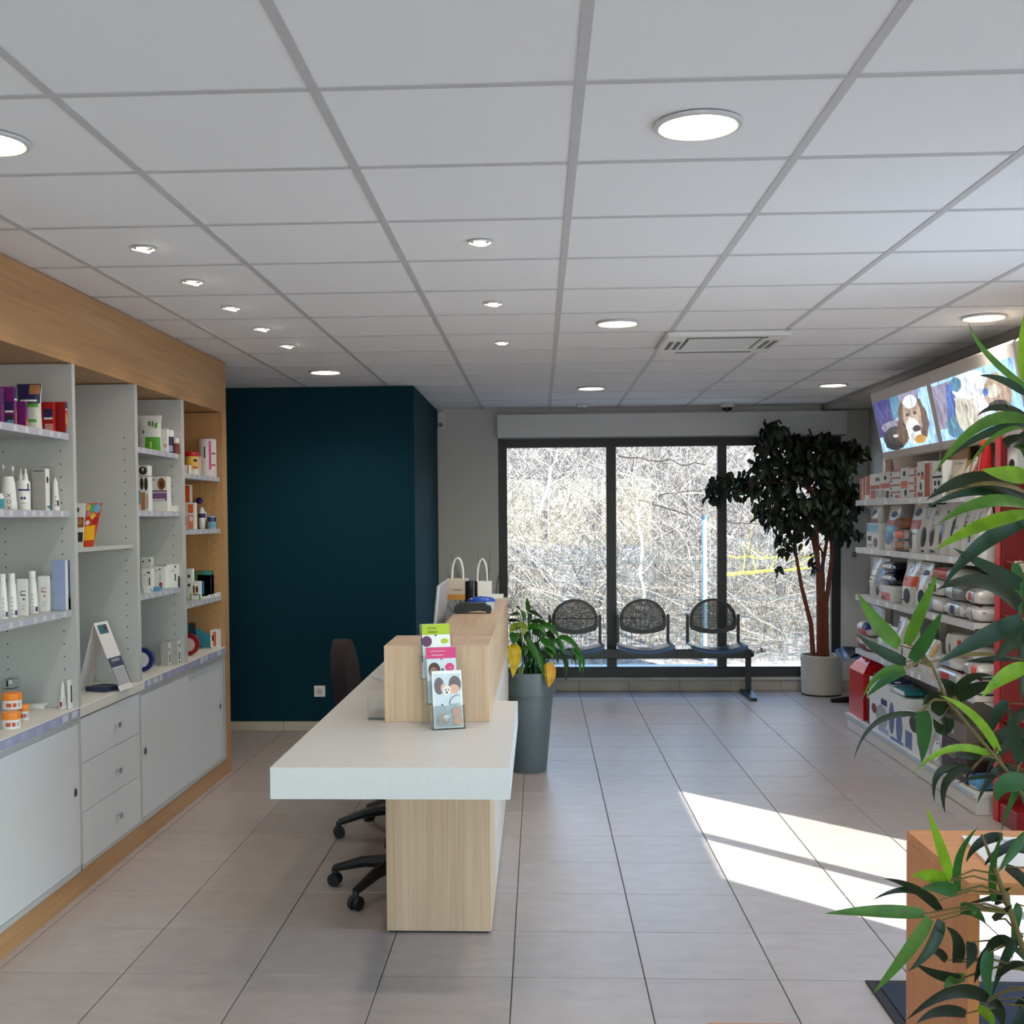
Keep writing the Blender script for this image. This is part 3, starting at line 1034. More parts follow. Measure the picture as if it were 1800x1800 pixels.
BEIGE = mat('gift_bag_beige', (206, 190, 172), 0.6)
gift_bag(-0.475, 6.86, 0.125, 0.06, 0.125, 'beige paper gift bag with rope handles beside the monitor', BEIGE, 0.12, mat('band_orange', (206, 138, 62), 0.6))
gift_bag(-0.335, 6.93, 0.11, 0.055, 0.105, 'small white gift bag with rope handle behind the black pen cup', CARD, 0.13, None, False)
t = thing('document_tray', 'low white tray at the far end of the oak counter', 'tray', (-0.27, 7.0, CT))
MB().box(-0.30, -0.215, 6.96, 7.05, CT + 0.0004, CT + 0.004).box(-0.30, -0.215, 6.958, 6.962, CT + 0.0004, CT + 0.022).box(-0.30, -0.215, 7.048, 7.052, CT + 0.0004, CT + 0.022).build('tray', CARD, t)

# grass-like pot plant standing behind the counter end (only the blade tips show above it)
t = thing('grassy_pot_plant', 'thin dark grassy plant whose blades rise behind the counter end', 'plant', (-0.36, 7.55, 0.0))
MB().lathe([(0.12, 0.0005), (0.14, 0.62), (0.13, 0.62), (0.12, 0.56), (0.0005, 0.56)], -0.36, 7.55, 0, 20).build('pot', mat('pot_anthracite', (52, 58, 64), 0.5), t, smooth=True)
for k in range(34):
    a = rnd.uniform(0, 6.28); sp = rnd.uniform(0.05, 0.30)
    b0 = Vector((-0.36 + 0.06 * math.cos(a), 7.55 + 0.06 * math.sin(a), 0.56))
    tip = b0 + Vector((math.cos(a) * sp, math.sin(a) * sp * 0.5, rnd.uniform(0.5, 0.82)))
    mid = b0.lerp(tip, 0.5) + Vector((-math.cos(a) * sp * 0.25, 0, 0.10))
    pts = [b0 * (1 - q) ** 2 + mid * 2 * q * (1 - q) + tip * q * q for q in (0, .25, .5, .75, 1)]
    MB().tube(pts, [0.003, 0.004, 0.0035, 0.0025, 0.0008], 4).build('blade', leaf_mat('grass_dark', (34, 44, 32), 0.5, 0.15), t)

# ------------------------------------------------------------------ office chairs under the desk
def star_base(t, cx, cy, R, a0, hub=0.09):
    for k in range(5):
        a = a0 + 2 * math.pi * k / 5
        ca, sa = math.cos(a), math.sin(a)
        pts = [(cx + 0.03 * ca, cy + 0.03 * sa, hub + 0.035), (cx + R * 0.55 * ca, cy + R * 0.55 * sa, hub + 0.022), (cx + R * ca, cy + R * sa, 0.075)]
        MB().tube(pts, [0.030, 0.024, 0.016], 8).build('base_arm', BLACK, t, smooth=True)
        m = MB()
        for s in (-1, 1):
            c = MB().lathe([(0.0005, -0.010), (0.026, -0.010), (0.028, -0.006), (0.028, 0.006), (0.026, 0.010), (0.0005, 0.010)], 0, 0, 0, 16)
            c.xf(Matrix.Translation((cx + R * ca - s * 0.014 * sa, cy + R * sa + s * 0.014 * ca, 0.0285)) @ Matrix.Rotation(a, 4, 'Z') @ Matrix.Rotation(math.pi / 2, 4, 'X'))
            m.add(c.v, c.f)
        c = MB().box(cx + R * ca - 0.012, cx + R * ca + 0.012, cy + R * sa - 0.012, cy + R * sa + 0.012, 0.045, 0.08, 0.003)
        m.add(c.v, c.f)
        m.build('caster', BLACK, t, smooth=True)
    MB().lathe([(0.042, hub), (0.045, hub + 0.05), (0.028, hub + 0.06), (0.026, 0.40)], cx, cy, 0, 16).build('gas_column', BLACK, t, smooth=True)


FAB = mat('black_fabric', (24, 20, 24), 0.95, bump=0.2, scale=300)
t = thing('office_stool', 'black office stool on casters under the near end of the desk', 'stool', (-0.60, 4.92, 0))
star_base(t, -0.60, 4.92, 0.29, math.atan2(4.637 - 4.92, -0.764 + 0.60))
MB().lathe([(0.02, 0.40), (0.17, 0.42), (0.20, 0.44), (0.20, 0.475), (0.17, 0.50), (0.0005, 0.505)], -0.60, 4.92, 0, 28).build('seat', FAB, t, smooth=True)
t = thing('office_chair', 'black office chair with upholstered back behind the reception desk', 'office chair', (-0.72, 5.83, 0))
star_base(t, -0.72, 5.83, 0.29, math.atan2(5.739 - 5.83, -0.989 + 0.72))
B(-0.94, -0.50, 5.60, 6.06, 0.43, 0.50, 0.03).build('seat', FAB, t, smooth=True)
m = MB()
pr = []
for k in range(17):
    a = math.pi * k / 16
    pr.append((5.83 + 0.215 * math.cos(a), 0.80 + 0.17 * math.sin(a)))
pr += [(5.63, 0.58), (5.70, 0.54), (5.96, 0.54), (6.03, 0.58)]
sh = Matrix.Identity(4); sh[0][2] = -0.12; sh[0][3] = 0.07
m.prism(pr, -0.975, -0.905, 'x').xf(sh).build('backrest', mat('backrest_maroon_black', (34, 20, 24), 0.9), t)
B(-0.99, -0.96, 5.79, 5.87, 0.44, 0.72, 0.004).build('back_post', BLACK, t)

# ------------------------------------------------------------------ wall cupboards on the left
XF = -1.93                      # front plane
YE = 7.155                      # near side of the oak end panel
t = thing('oak_surround', 'warm oak fascia and end panel framing the white wall shelves', 'cabinet surround', (XF, 5.5, 0))
B(XF - 0.022, XF, 3.0, 7.259, 2.222, 2.535).build('fascia', OAKW_Y, t)
B(-2.355, XF - 0.0225, 3.0, YE, 2.226, 2.248).build('soffit_board', OAKW_Y, t)
B(-2.355, XF - 0.0002, YE + 0.0003, 7.259, 0.0, 2.2215).build('end_panel', OAKW_Z, t)
B(XF - 0.024, XF - 0.006, 3.0, YE, 0.0005, 0.100).build('plinth', OAKW_Y, t)

DIVS = [(3.40, 3.435), (4.841, 4.872), (5.602, 5.640), (6.336, 6.388)]
WZ0_, WZ1_ = 0.745, 0.789
t = thing('worktop', 'continuous white worktop running under the wall shelves', 'worktop', (-2.1, 5.3, WZ0_))
B(-2.355, XF + 0.004, 3.0, YE - 0.001, WZ0_, WZ1_, 0.002).build('top', mat('worktop_white', (220, 216, 206), 0.4), t)
for a, b, nm in ((3.0, 4.84, 1), (5.66, 6.41, 2), (6.43, 7.13, 3)):
    B(XF + 0.0045, XF + 0.0075, a, b, WZ0_ + 0.006, WZ1_ - 0.002).build('price_rail', mat('rail_lilac', (156, 158, 186), 0.35), t)
    y = a + 0.03
    while y < b - 0.07:
        B(XF + 0.0076, XF + 0.0082, y, y + rnd.uniform(0.045, 0.07), WZ0_ + 0.010, WZ1_ - 0.006).build('price_tag', TAGM if rnd.random() < .4 else mat('tag_lilac', (170, 172, 200), 0.5), t)
        y += rnd.uniform(0.085, 0.14)


def shelving(label, d0, d1, shelves, inner, right_divider=True, rails=True):
    """one open bay between the faces y=d0 and y=d1, its right upright included"""
    y0 = d0; y1 = d1[0]
    t = thing('shelving_unit', label, 'shelf unit', (-2.14, (y0 + y1) / 2, WZ1_), 'open shelf bays on the left wall')
    B(-2.355, -2.335, y0 + 0.0005, y1 - 0.0005, WZ1_ + 0.0004, 2.2255).build('back_panel', inner, t)
    if right_divider:
        B(-2.355, XF - 0.0005, d1[0], d1[1], WZ1_ + 0.0004, 2.2215, 0.0012).build('upright', WHITE, t)
    for yy, s in ((y1 - 0.0006, -1), (y0 + 0.0008, 1)):
        m = MB()
        for xh in (-1.985, -2.227):
            z = 0.95
            while z < 2.0:
                a0 = 0
                c = MB().lathe([(0.0036, 0.0), (0.0005, 0.0004)], 0, 0, 0, 6)
                c.xf(Matrix.Translation((xh, yy, z)) @ Matrix.Rotation(math.pi / 2 * -s * -1, 4, 'X'))
                m.add(c.v, c.f)
                z += 0.0535
        m.build('pin_holes', mat('hole_dark', (52, 50, 48), 0.9), t, kind='stuff')
    for k, z in enumerate(shelves):
        sh = B(-2.334, -1.948, y0 + 0.002, y1 - 0.002, z - 0.019, z, 0.0012).build('shelf', WHITE, t)
        if rails:
            B(-1.9478, -1.945, y0 + 0.006, y1 - 0.010, z - 0.026, z + 0.002).build('price_rail', RAILM, sh)
            yy = y0 + 0.03
            while yy < y1 - 0.06:
                B(-1.9449, -1.9443, yy, yy + 0.03, z - 0.022, z - 0.002).build('price_tag', TAGM, sh)
                yy += rnd.uniform(0.07, 0.13)
    return t


shelving('nearest open shelf bay at the left edge, with purple and red cartons on top', 3.435, DIVS[1], (1.93, 1.611, 1.199), WHITE)
shelving('second open shelf bay, nearly empty, with a single shelf and a folded display stand', 4.872, DIVS[2], (1.455,), WHITE, rails=False)
shelving('third open shelf bay, with a white and green bag on its top shelf', 5.640, DIVS[3], (1.925, 1.614, 1.204), WHITE)
shelving('fourth open shelf bay lined in warm oak, beside the end panel', 6.388, (YE - 0.0005, YE), (1.825, 1.513, 1.104), OAKW_Z, right_divider=False)

LOCKM = mat('lock_dark', (44, 40, 40), 0.4)
DOORW = mat('door_white', (214, 216, 219), 0.4)
BZ0, BZ1 = 0.1005, 0.7445


def lock(parent, y, z=0.443):
    MB().lathe([(0.0005, 0.005), (0.009, 0.004), (0.011, 0.0)], 0, 0, 0, 14, ey=1.7).xf(Matrix.Translation((XF + 0.0006, y, z)) @ Matrix.Rotation(math.pi / 2, 4, 'Y') @ Matrix.Rotation(math.pi / 2, 4, 'Z')).build('lock', LOCKM, parent)


t = thing('sliding_door_cabinet', 'white base cabinet with a sliding door at the left edge', 'cabinet', (-2.1, 4.0, 0.1))
B(-2.355, XF - 0.03, 3.2, 4.848, BZ0, BZ1).build('carcass', WHITE, t)
B(XF - 0.0295, XF - 0.002, 3.2, 4.848, BZ1 - 0.022, BZ1).build('top_rail', WHITE, t)
B(XF - 0.0295, XF, 3.2, 4.848, BZ0, BZ0 + 0.022).build('bottom_rail', WHITE, t)
B(XF - 0.0295, XF, 4.838, 4.861, BZ0, BZ1).build('edge_post', WHITE, t)
d = B(XF - 0.020, XF - 0.001, 3.6, 4.836, BZ0 + 0.0235, BZ1 - 0.0235, 0.001).build('door', DOORW, t)
lock(d, 4.79)
t = thing('drawer_unit', 'white base unit of three drawers with small square steel knobs', 'drawer unit', (-2.1, 5.24, 0.1))
B(-2.355, XF - 0.022, 4.8625, 5.600, BZ0, BZ1).build('carcass', WHITE, t)
B(XF - 0.0215, XF, 5.588, 5.612, BZ0, BZ1).build('edge_post', WHITE, t)
B(XF - 0.0215, XF - 0.002, 4.8625, 5.5875, BZ0, BZ0 + 0.013).build('bottom_rail', WHITE, t)
for k, (a, b) in enumerate(((0.546, 0.737), (0.339, 0.543), (0.115, 0.336))):
    dr = B(XF - 0.0215, XF - 0.0015, 4.866, 5.5865, a, b, 0.001).build('drawer', DOORW, t)
    zc = (0.641, 0.432, 0.226)[k]
    m = MB().box(XF - 0.0014, XF + 0.02, 5.262, 5.270, zc - 0.004, zc + 0.004).box(XF + 0.018, XF + 0.024, 5.252, 5.28, zc - 0.013, zc + 0.013, 0.002)
    m.build('knob', CHROME, dr)
t = thing('sliding_door_cabinet', 'wide white base cabinet with two sliding doors beside the oak end panel', 'cabinet', (-2.1, 6.38, 0.1))
B(-2.355, XF - 0.03, 5.6135, YE - 0.0005, BZ0, BZ1).build('carcass', WHITE, t)
B(XF - 0.0295, XF - 0.002, 5.6135, YE - 0.0005, BZ1 - 0.022, BZ1).build('top_rail', WHITE, t)
B(XF - 0.0295, XF, 5.6135, YE - 0.0005, BZ0, BZ0 + 0.022).build('bottom_rail', WHITE, t)
B(XF - 0.0295, XF - 0.001, 7.085, YE - 0.0005, BZ0 + 0.0225, BZ1 - 0.0225).build('edge_post', WHITE, t)
d = B(XF - 0.0145, XF - 0.003, 5.6145, 6.41, BZ0 + 0.0235, BZ1 - 0.0235, 0.001).build('door', DOORW, t)
lock(d, 5.664)
d = B(XF - 0.0290, XF - 0.0155, 6.35, 7.084, BZ0 + 0.0235, BZ1 - 0.0235, 0.001).build('door', DOORW, t)
lock(d, 7.02)


# ------------------------------------------------------------------ goods on the left shelves
def bay_limits(x):
    return (3.435, 4.841) if x < 135 else ((4.872, 5.602) if x < 244 else ((5.640, 6.336) if x < 325 else (6.388, YE)))


def lcarton(x0, x1, ytop, z, xf, dx, label, body, name='carton', cat='box', prints=(), group=None, minw=0.02, dy=None):
    """carton whose front faces the room (+X); the side towards the viewer faces -Y.
    prints: (face, a0, a1, h0, h1, material) with a along the face 0..1 and h up 0..1"""
    zz = z + 0.05
    P0 = on_x(x0, 900, xf - dx)
    y0 = P0.y
    y1 = on_x(x1, 900, xf).y if dy is None else y0 + dy
    if y1 < y0 + minw: y1 = y0 + minw
    lo, hi = bay_limits(x1)
    if y0 < lo + 0.003:
        y0 = lo + 0.003
        y1 = max(y1, y0 + minw)
    if y1 > hi - 0.003:                      # keep it this side of the upright
        d_ = min(y1 - y0, 0.06)
        y1 = hi - 0.003; y0 = y1 - d_
        xb = on_y(x0, 900, y0).x
        xf = min(on_y(x1, 900, y1).x, -1.952)
        dx = max(xf - xb, 0.008)
    top = on_x((x0 + x1) / 2, ytop, xf - dx / 2).z
    h = max(0.012, top - z)
    t = thing(name, label, cat, (xf - dx / 2, (y0 + y1) / 2, z), group)
    B(xf - dx, xf, y0, y1, z + 0.0005, z + h, 0.001).build('box', body, t)
    for i, (f, a0, a1, h0, h1, mt) in enumerate(prints):
        e = 0.0004 + 0.0002 * i
        if f == 'n':
            B(xf - dx + dx * a0, xf - dx + dx * a1, y0 - e - 0.0003, y0 - e + 0.0002, z + h * h0, z + h * h1).build('print', mt, t)
        elif f == 'f':
            B(xf + e - 0.0002, xf + e + 0.0003, y0 + (y1 - y0) * a0, y0 + (y1 - y0) * a1, z + h * h0, z + h * h1).build('print', mt, t)
        elif f == 'o':   # round picture on the side towards the viewer
            cx = xf - dx + dx * (a0 + a1) / 2; cz = z + h * (h0 + h1) / 2
            MB().prism(ell(cx, cz, dx * (a1 - a0) / 2, h * (h1 - h0) / 2, 14), y0 - e - 0.0003, y0 - e + 0.0002, 'y').build('print', mt, t)
        elif f == 'c':   # round picture on the room side
            cy = y0 + (y1 - y0) * (a0 + a1) / 2; cz = z + h * (h0 + h1) / 2
            MB().prism(ell(cy, cz, (y1 - y0) * (a1 - a0) / 2, h * (h1 - h0) / 2, 14), xf + e - 0.0002, xf + e + 0.0003, 'x').build('print', mt, t)
        elif f[0] == 't':   # lettering on the side towards the viewer
            s = f[1:]
            text('lettering', s, h1, frame_matrix((-dx / 2 + dx * a0, y0 - (y0 + y1) / 2 - e - 0.0003, h * h0), (1, 0, 0), (0, 0, 1)), mt, t)
        elif f[0] == 'u':   # lettering on the room side
            s = f[1:]
            text('lettering', s, h1, frame_matrix((dx / 2 + e + 0.0002, (y1 - y0) * (a0 - 0.5), h * h0), (0, 1, 0), (0, 0, 1)), mt, t)
    return t


def lbottle(xc, wpx, ytop, z, X, label, prof, body, name='bottle', cat='bottle', caps=(), letters=None, group=None, spots=(), n=20):
    """lathe bottle centred on the pixel column xc; prof: (radius 0..1, height 0..1); caps: (profile, material, name)"""
    P = on_x(xc, 900, X)
    r = wpx / 2 / FPX * P.y
    lo, hi = bay_limits(xc)
    if P.y + r > hi - 0.003:
        X = on_y(xc, 900, hi - 0.003 - r).x
        P = on_x(xc, 900, X)
    if P.y - r < lo + 0.003:
        X = on_y(xc, 900, lo + 0.003 + r).x
        P = on_x(xc, 900, X)
    top = on_x(xc, ytop, X).z
    h = top - z
    t = thing(name, label, cat, (X, P.y, z), group)
    MB().lathe([(r * a, 0.0005 + h * b) for a, b in prof], X, P.y, z, n).build('body', body, t, smooth=True)
    for pr, mt, nm in caps:
        MB().lathe([(r * a, h * b) for a, b in pr], X, P.y, z, n).build(nm, mt, t, smooth=True)
    va = math.atan2(-P.y, -X)
    for (a, h0, h1, rr, aw, mt) in spots:     # printed patch following the wall: centre angle offset, heights, radius pair, half width
        MB().lathe([(r * rr[0] + 0.0006, h * h0), (r * rr[1] + 0.0006, h * h1)], X, P.y, z, 6, va + a - aw, va + a + aw, cap=False).build('print', mt, t, smooth=True)
    if letters:
        s, size, h0, step, rr, mt = letters
        for k, ch in enumerate(s):
            d = Vector((math.cos(va), math.sin(va), 0))
            o = d * (r * (rr[0] + (rr[1] - rr[0]) * k / max(1, len(s) - 1)) + 0.0012)
            text('lettering', ch, size, frame_matrix((o.x, o.y, h * h0 - step * k), (-d.y, d.x, 0), (0, 0, 1)), mt, t)
    return t


PURPLE = mat('carton_purple', (112, 28, 108), 0.4)
DKNAVY = mat('carton_navy', (40, 36, 92), 0.4)
RED = mat('carton_red', (176, 16, 20), 0.4)
ORANGE = mat('carton_orange', (226, 92, 24), 0.45)
GREEN = mat('bag_green', (74, 156, 32), 0.4)
TEALB = mat('carton_teal', (44, 140, 156), 0.45)
SKY = mat('print_sky', (88, 160, 196), 0.5)
TAN = mat('print_tan', (180, 120, 70), 0.6)
DOG = mat('print_dog', (58, 40, 36), 0.6)
DOGB = mat('print_brown_dog', (136, 72, 34), 0.6)
VIOLET = mat('print_violet', (126, 84, 140), 0.5)
BOT = mat('bottle_white', (226, 226, 226), 0.3)
BOTG = mat('bottle_grey', (186, 186, 186), 0.4)
GREYB = mat('carton_grey', (168, 166, 164), 0.55)
LBLUE = mat('carton_pale_blue', (150, 164, 200), 0.5)
YEL = mat('print_yellow', (236, 190, 60), 0.5)

# top shelf of the first bay
lcarton(-26, 4, 683, 1.93, -1.985, 0.07, 'purple carton cut by the left edge on the top shelf', PURPLE, prints=[('f', .1, .9, .55, .9, DKNAVY), ('n', .3, .8, .1, .5, DKNAVY)])
lcarton(4, 31, 681, 1.93, -1.985, 0.055, 'purple carton with a dark side beside the navy pouch on the top shelf', PURPLE, prints=[('n', .35, .95, .38, .62, DKNAVY), ('n', .35, .95, .35, .4, WHT), ('n', .5, .95, .02, .16, SKY), ('n', .45, .9, .16, .28, INK), ('f', .05, .95, .72, .97, DKNAVY), ('f', .05, .95, .66, .70, WHT), ('f', .3, .8, .06, .4, TAN)])
lcarton(33, 46, 706, 1.93, -1.975, 0.035, 'small purple carton standing in front of the navy and green pouch', PURPLE, prints=[('f', .1, .9, .68, .92, DKNAVY), ('f', .2, .9, .05, .3, TAN)])


def lpouch(x0, x1, ytop, z, xf, dx, label, base, prints, name='pouch', cat='bag', tilt=0.0, group=None):
    """soft pouch: thick at the foot, pinched flat at the top; broad side faces the viewer"""
    P0 = on_x(x0, 900, xf - dx)
    y0 = P0.y
    top = on_x((x0 + x1) / 2, ytop, xf - dx / 2).z
    h = top - z
    t = thing(name, label, cat, (xf - dx / 2, y0 + 0.03, z), group)

    def P(u, v, off=0.0):
        th = 0.055 * (1 - v) ** 0.6 + 0.006
        bul = math.sin(math.pi * u) ** 0.5 if 0 < u < 1 else 0
        crimp = 1.0 - 0.10 * math.sin(math.pi * v)
        return Vector((xf - dx + dx * (0.5 + (u - 0.5) * (crimp + 0.06 * v)), y0 + 0.03 - th / 2 * (0.25 + 0.75 * bul) - off, z + 0.0005 + h * v))

    def Q(u, v):
        p = P(u, v); return Vector((p.x, 2 * (y0 + 0.03) - p.y, p.z))
    N = 10
    m = MB(); idx = {}
    for s, F_ in ((0, P), (1, Q)):
        for j in range(N + 1):
            for i in range(N + 1):
                idx[s, i, j] = len(m.v); m.v.append(F_(i / N, j / N))
        for j in range(N):
            for i in range(N):
                m.f.append((idx[s, i, j], idx[s, i + 1, j], idx[s, i + 1, j + 1], idx[s, i, j + 1]))
    for j in range(N):
        for i in (0, N): m.f.append((idx[0, i, j], idx[0, i, j + 1], idx[1, i, j + 1], idx[1, i, j]))
    for i in range(N):
        for j in (0, N): m.f.append((idx[0, i, j], idx[0, i + 1, j], idx[1, i + 1, j], idx[1, i, j]))
    m.build('pouch_body', base, t, smooth=True)
    for k, (u0, u1, v0, v1, mt) in enumerate(prints):
        m = MB()
        for j in range(9):
            for i in range(9):
                m.v.append(P(u0 + (u1 - u0) * i / 8, v0 + (v1 - v0) * j / 8, 0.0016 + 0.0004 * k))
        for j in range(8):
            for i in range(8):
                a = j * 9 + i; m.f.append((a, a + 1, a + 10, a + 9))
        m.build('print', mt, t, smooth=True)
    return t


lpouch(30, 69, 675, 1.93, -1.985, 0.095, 'tall navy topped pouch with a green and white lower half on the top shelf', mat('pouch_white', (206, 208, 200), 0.35),
       [(.0, 1, .58, 1, DKNAVY), (.05, .95, .50, .58, GREEN), (.55, .98, .78, .98, TAN), (.1, .9, .18, .24, GREEN), (.05, .95, 0, .05, NAVY), (.15, .9, .62, .66, WHT)])
lcarton(67, 101, 708, 1.93, -1.985, 0.072, 'plain red carton with a small navy label on the top shelf', RED, prints=[('n', .45, .95, .5, .78, DKNAVY), ('n', .45, .95, .44, .5, WHT), ('n', .5, .98, .02, .3, mat('print_pale', (206, 150, 140), 0.5))])
lcarton(101, 124, 708, 1.93, -1.985, 0.05, 'red carton with a navy top and animal picture beside the first upright', RED, prints=[('f', .03, .97, .80, .98, DKNAVY), ('f', .03, .97, .75, .79, WHT), ('f', .1, .5, .3, .62, YEL), ('f', .55, .95, .08, .5, GREYB), ('f', .05, .6, .04, .14, SKY), ('n', .03, .97, .03, .97, mat('carton_dark_red', (150, 10, 14), .45))])

# second shelf of the first bay
CONE = [(.92, 0), (1, .03), (1, .12), (.86, .5), (.62, .75)]
t = lbottle(16, 29, 838, 1.611, -2.06, 'broad white bottle with two cotton tipped applicators on the second shelf', [(.95, 0), (1, .03), (.98, .2), (.78, .8), (.62, .97), (.58, 1.0)], BOT,
            letters=('XOX', 0.022, .44, .024, (.95, .98), INK), spots=[(-.9, .05, .38, (1.0, .96), .3, TEALB)])
P = on_x(16, 900, -2.06)
for dx, hh in ((-0.02, 0.045), (0.018, 0.037)):
    zt = on_x(16, 838, -2.06).z
    MB().lathe([(0.0012, -0.002), (0.0012, hh - 0.014)], -2.06 + dx, P.y, zt, 8).build('applicator_stem', BOTG, t)
    MB().lathe([(0.002, hh - 0.016), (0.0052, hh - 0.008), (0.0045, hh), (0.0005, hh + 0.004)], -2.06 + dx, P.y, zt, 10).build('applicator_tip', BOT, t, smooth=True)
t = lbottle(42, 24, 845, 1.611, -2.06, 'white bottle with twin pointed nozzles and a blue arc on the second shelf', [(.96, 0), (1, .04), (1, .92), (.8, 1.0)], BOT,
            spots=[(0.1, .66, .72, (1, 1), .9, NAVY), (0.15, .38, .46, (1, 1), .16, NAVY), (-.25, .38, .46, (1, 1), .16, NAVY), (0.0, .24, .27, (1, 1), .4, GREYB), (0.7, .72, .9, (1, 1), .12, NAVY)])
zt = on_x(42, 845, -2.06).z
P = on_x(42, 900, -2.06)
for dx in (-0.009, 0.010):
    MB().lathe([(0.011, -0.003), (0.0085, 0.020), (0.004, 0.030), (0.003, 0.046), (0.0005, 0.048)], -2.06 + dx, P.y, zt, 12).build('nozzle', BOT, t, smooth=True)
lcarton(57, 88, 824, 1.611, -2.01, 0.056, 'tall pale grey carton on the second shelf with a white front', GREYB, prints=[('f', .02, .98, .01, .99, CARD), ('c', .2, .75, .65, .82, INK), ('f', .3, .98, .06, .13, TEALB), ('n', .1, .9, .93, .95, INK), ('n', .05, .95, .62, .63, BOTG), ('n', .05, .95, .3, .31, BOTG)])
lbottle(98, 15, 840, 1.611, -2.05, 'small cone shaped white bottle with a pointed tip on the second shelf', [(.95, 0), (1, .04), (.95, .15), (.62, .75), (.58, .86), (.3, .94), (.18, .99), (.05, 1)], BOT, letters=('XOX', 0.013, .42, .017, (.9, .95), INK), spots=[(.6, .15, .32, (.97, .9), .25, INK)])
lbottle(1, 12, 868, 1.611, -2.0, 'teal labelled bottle cut by the left edge on the second shelf', [(.95, 0), (1, .05), (1, .8), (.7, .9), (.7, 1)], BOT, spots=[(0, .1, .7, (1, 1), 1.2, TEALB)])

# third shelf of the first bay
TALL = [(.95, 0), (1, .03), (.97, .22), (.72, .72), (.62, .80), (.62, .81)]
TCAP = [(.60, .80), (.62, .81), (.60, .995), (.55, 1.0)]
for k, (xc, w, yt, g) in enumerate(((2, 17, 1009, 'cone shaped white shampoo bottle cut by the left edge on the third shelf'), (18, 19, 1008, 'cone shaped white shampoo bottle left of the blue arc carton'), (54, 20, 1004, 'cone shaped white shampoo bottle between the two white cartons'))):
    lbottle(xc, w, yt, 1.199, -2.04, g, TALL, BOT, caps=[(TCAP, BOT, 'cap')], letters=('DOUXO', 0.012, .44, .0155, (.86, 1.0), INK), spots=[(.75, .05, .16, (1, 1), .3, mat('print_dark_violet', (70, 40, 110), 0.5))], group='shampoo bottles on the third shelf')
for k, (a, b, yt, mt, l) in enumerate(((26, 46, 1018, INK, 'white carton with a dark blue arc between two shampoo bottles'), (63, 85, 1013, mat('print_crimson', (150, 40, 70), .5), 'white carton with a crimson arc left of the pump bottle'))):
    lcarton(a, b, yt, 1.199, -2.01, 0.036, l, CARD, prints=[('n', .45, 1, .55, .58, mt), ('n', .45, .52, .56, .66, mt), ('n', .5, 1, .66, .68, mt), ('o', .7, .9, .42, .48, mt), ('n', .5, .95, .26, .28, GREYB), ('n', .5, .85, .18, .2, GREYB), ('f', .02, .98, .02, .98, CARD)])
t = lbottle(95, 19, 1012, 1.199, -2.04, 'white pump bottle with an orange zigzag label on the third shelf', [(.95, 0), (1, .03), (1, .74), (.85, .88), (.5, .94), (.46, 1.0)], BOT, spots=[(0.2, .12, .36, (1, 1), .75, mat('print_amber', (234, 160, 46), .5)), (.2, .36, .42, (1, 1), .2, mat('print_amber', (234, 160, 46), .5)), (.5, .36, .42, (1, 1), .12, mat('print_amber', (234, 160, 46), .5)), (.3, .60, .64, (1, 1), .25, NAVY)])
P = on_x(95, 900, -2.04); zt = on_x(95, 1012, -2.04).z
MB().lathe([(0.009, -0.002), (0.009, 0.018), (0.004, 0.019), (0.004, 0.022)], -2.04, P.y, zt, 12).build('pump_collar', BOT, t, smooth=True)
B(-2.058, -2.030, P.y - 0.006, P.y + 0.006, zt + 0.020, zt + 0.029, 0.003).build('pump_head', BOT, t)
lcarton(89, 121, 984, 1.199, -2.03, 0.055, 'tall pale blue carton behind the pump bottle on the third shelf', LBLUE, dy=0.05, prints=[('f', .02, .5, .01, .99, CARD), ('f', .6, .9, .3, .98, NAVY), ('n', .08, .92, .3, .95, mat('carton_blue_pale2', (146, 160, 198), .55))])
lcarton(113, 121, 1043, 1.199, -1.97, 0.012, 'small white carton at the right end of the third shelf', CARD, dy=0.03, prints=[('f', .2, .9, .7, .85, INK)])

# worktop of the first bay
z = WZ1_
lcarton(-4, 27, 1212, z, -2.16, 0.07, 'flat grey carton behind the orange lidded jars on the worktop', GREYB, dy=0.07, prints=[('n', .6, .98, .1, .7, CARD)])
lcarton(-2, 27, 1195, on_x(12, 1212, -2.195).z + 0.0015, -2.16, 0.07, 'grey and white carton on top of the flat one behind the jars', GREYB, dy=0.06, prints=[('n', .35, .55, .2, .9, INK), ('n', .62, .98, .5, .95, CARD)])


def jar(xc, wpx, yb, yt, X, z, label):
    P = on_x(xc, 900, X)
    r = wpx / 2 / FPX * P.y
    h = 0.062
    t = thing('cream_jar', label, 'jar', (X, P.y, z), 'orange lidded jars')
    MB().lathe([(r * .93, 0.0005), (r * .96, 0.003), (r * .96, h * .58)], X, P.y, z, 24).build('pot', BOT, t, smooth=True)
    MB().lathe([(r, h * .58), (r * 1.02, h * .62), (r * 1.0, h * .97), (r * .94, h)], X, P.y, z, 24).build('lid', mat('lid_orange', (240, 138, 48), .4), t, smooth=True)
    va = math.atan2(-P.y, -X)
    for a, w, mt in ((-.35, .28, mat('print_brick', (190, 80, 60), .5)), (.25, .2, mat('print_brick', (190, 80, 60), .5)), (.75, .15, GREYB)):
        MB().lathe([(r * .96 + .0006, h * .18), (r * .96 + .0006, h * .42)], X, P.y, z, 5, va + a - w, va + a + w, cap=False).build('print', mt, t)
    return P.y, r


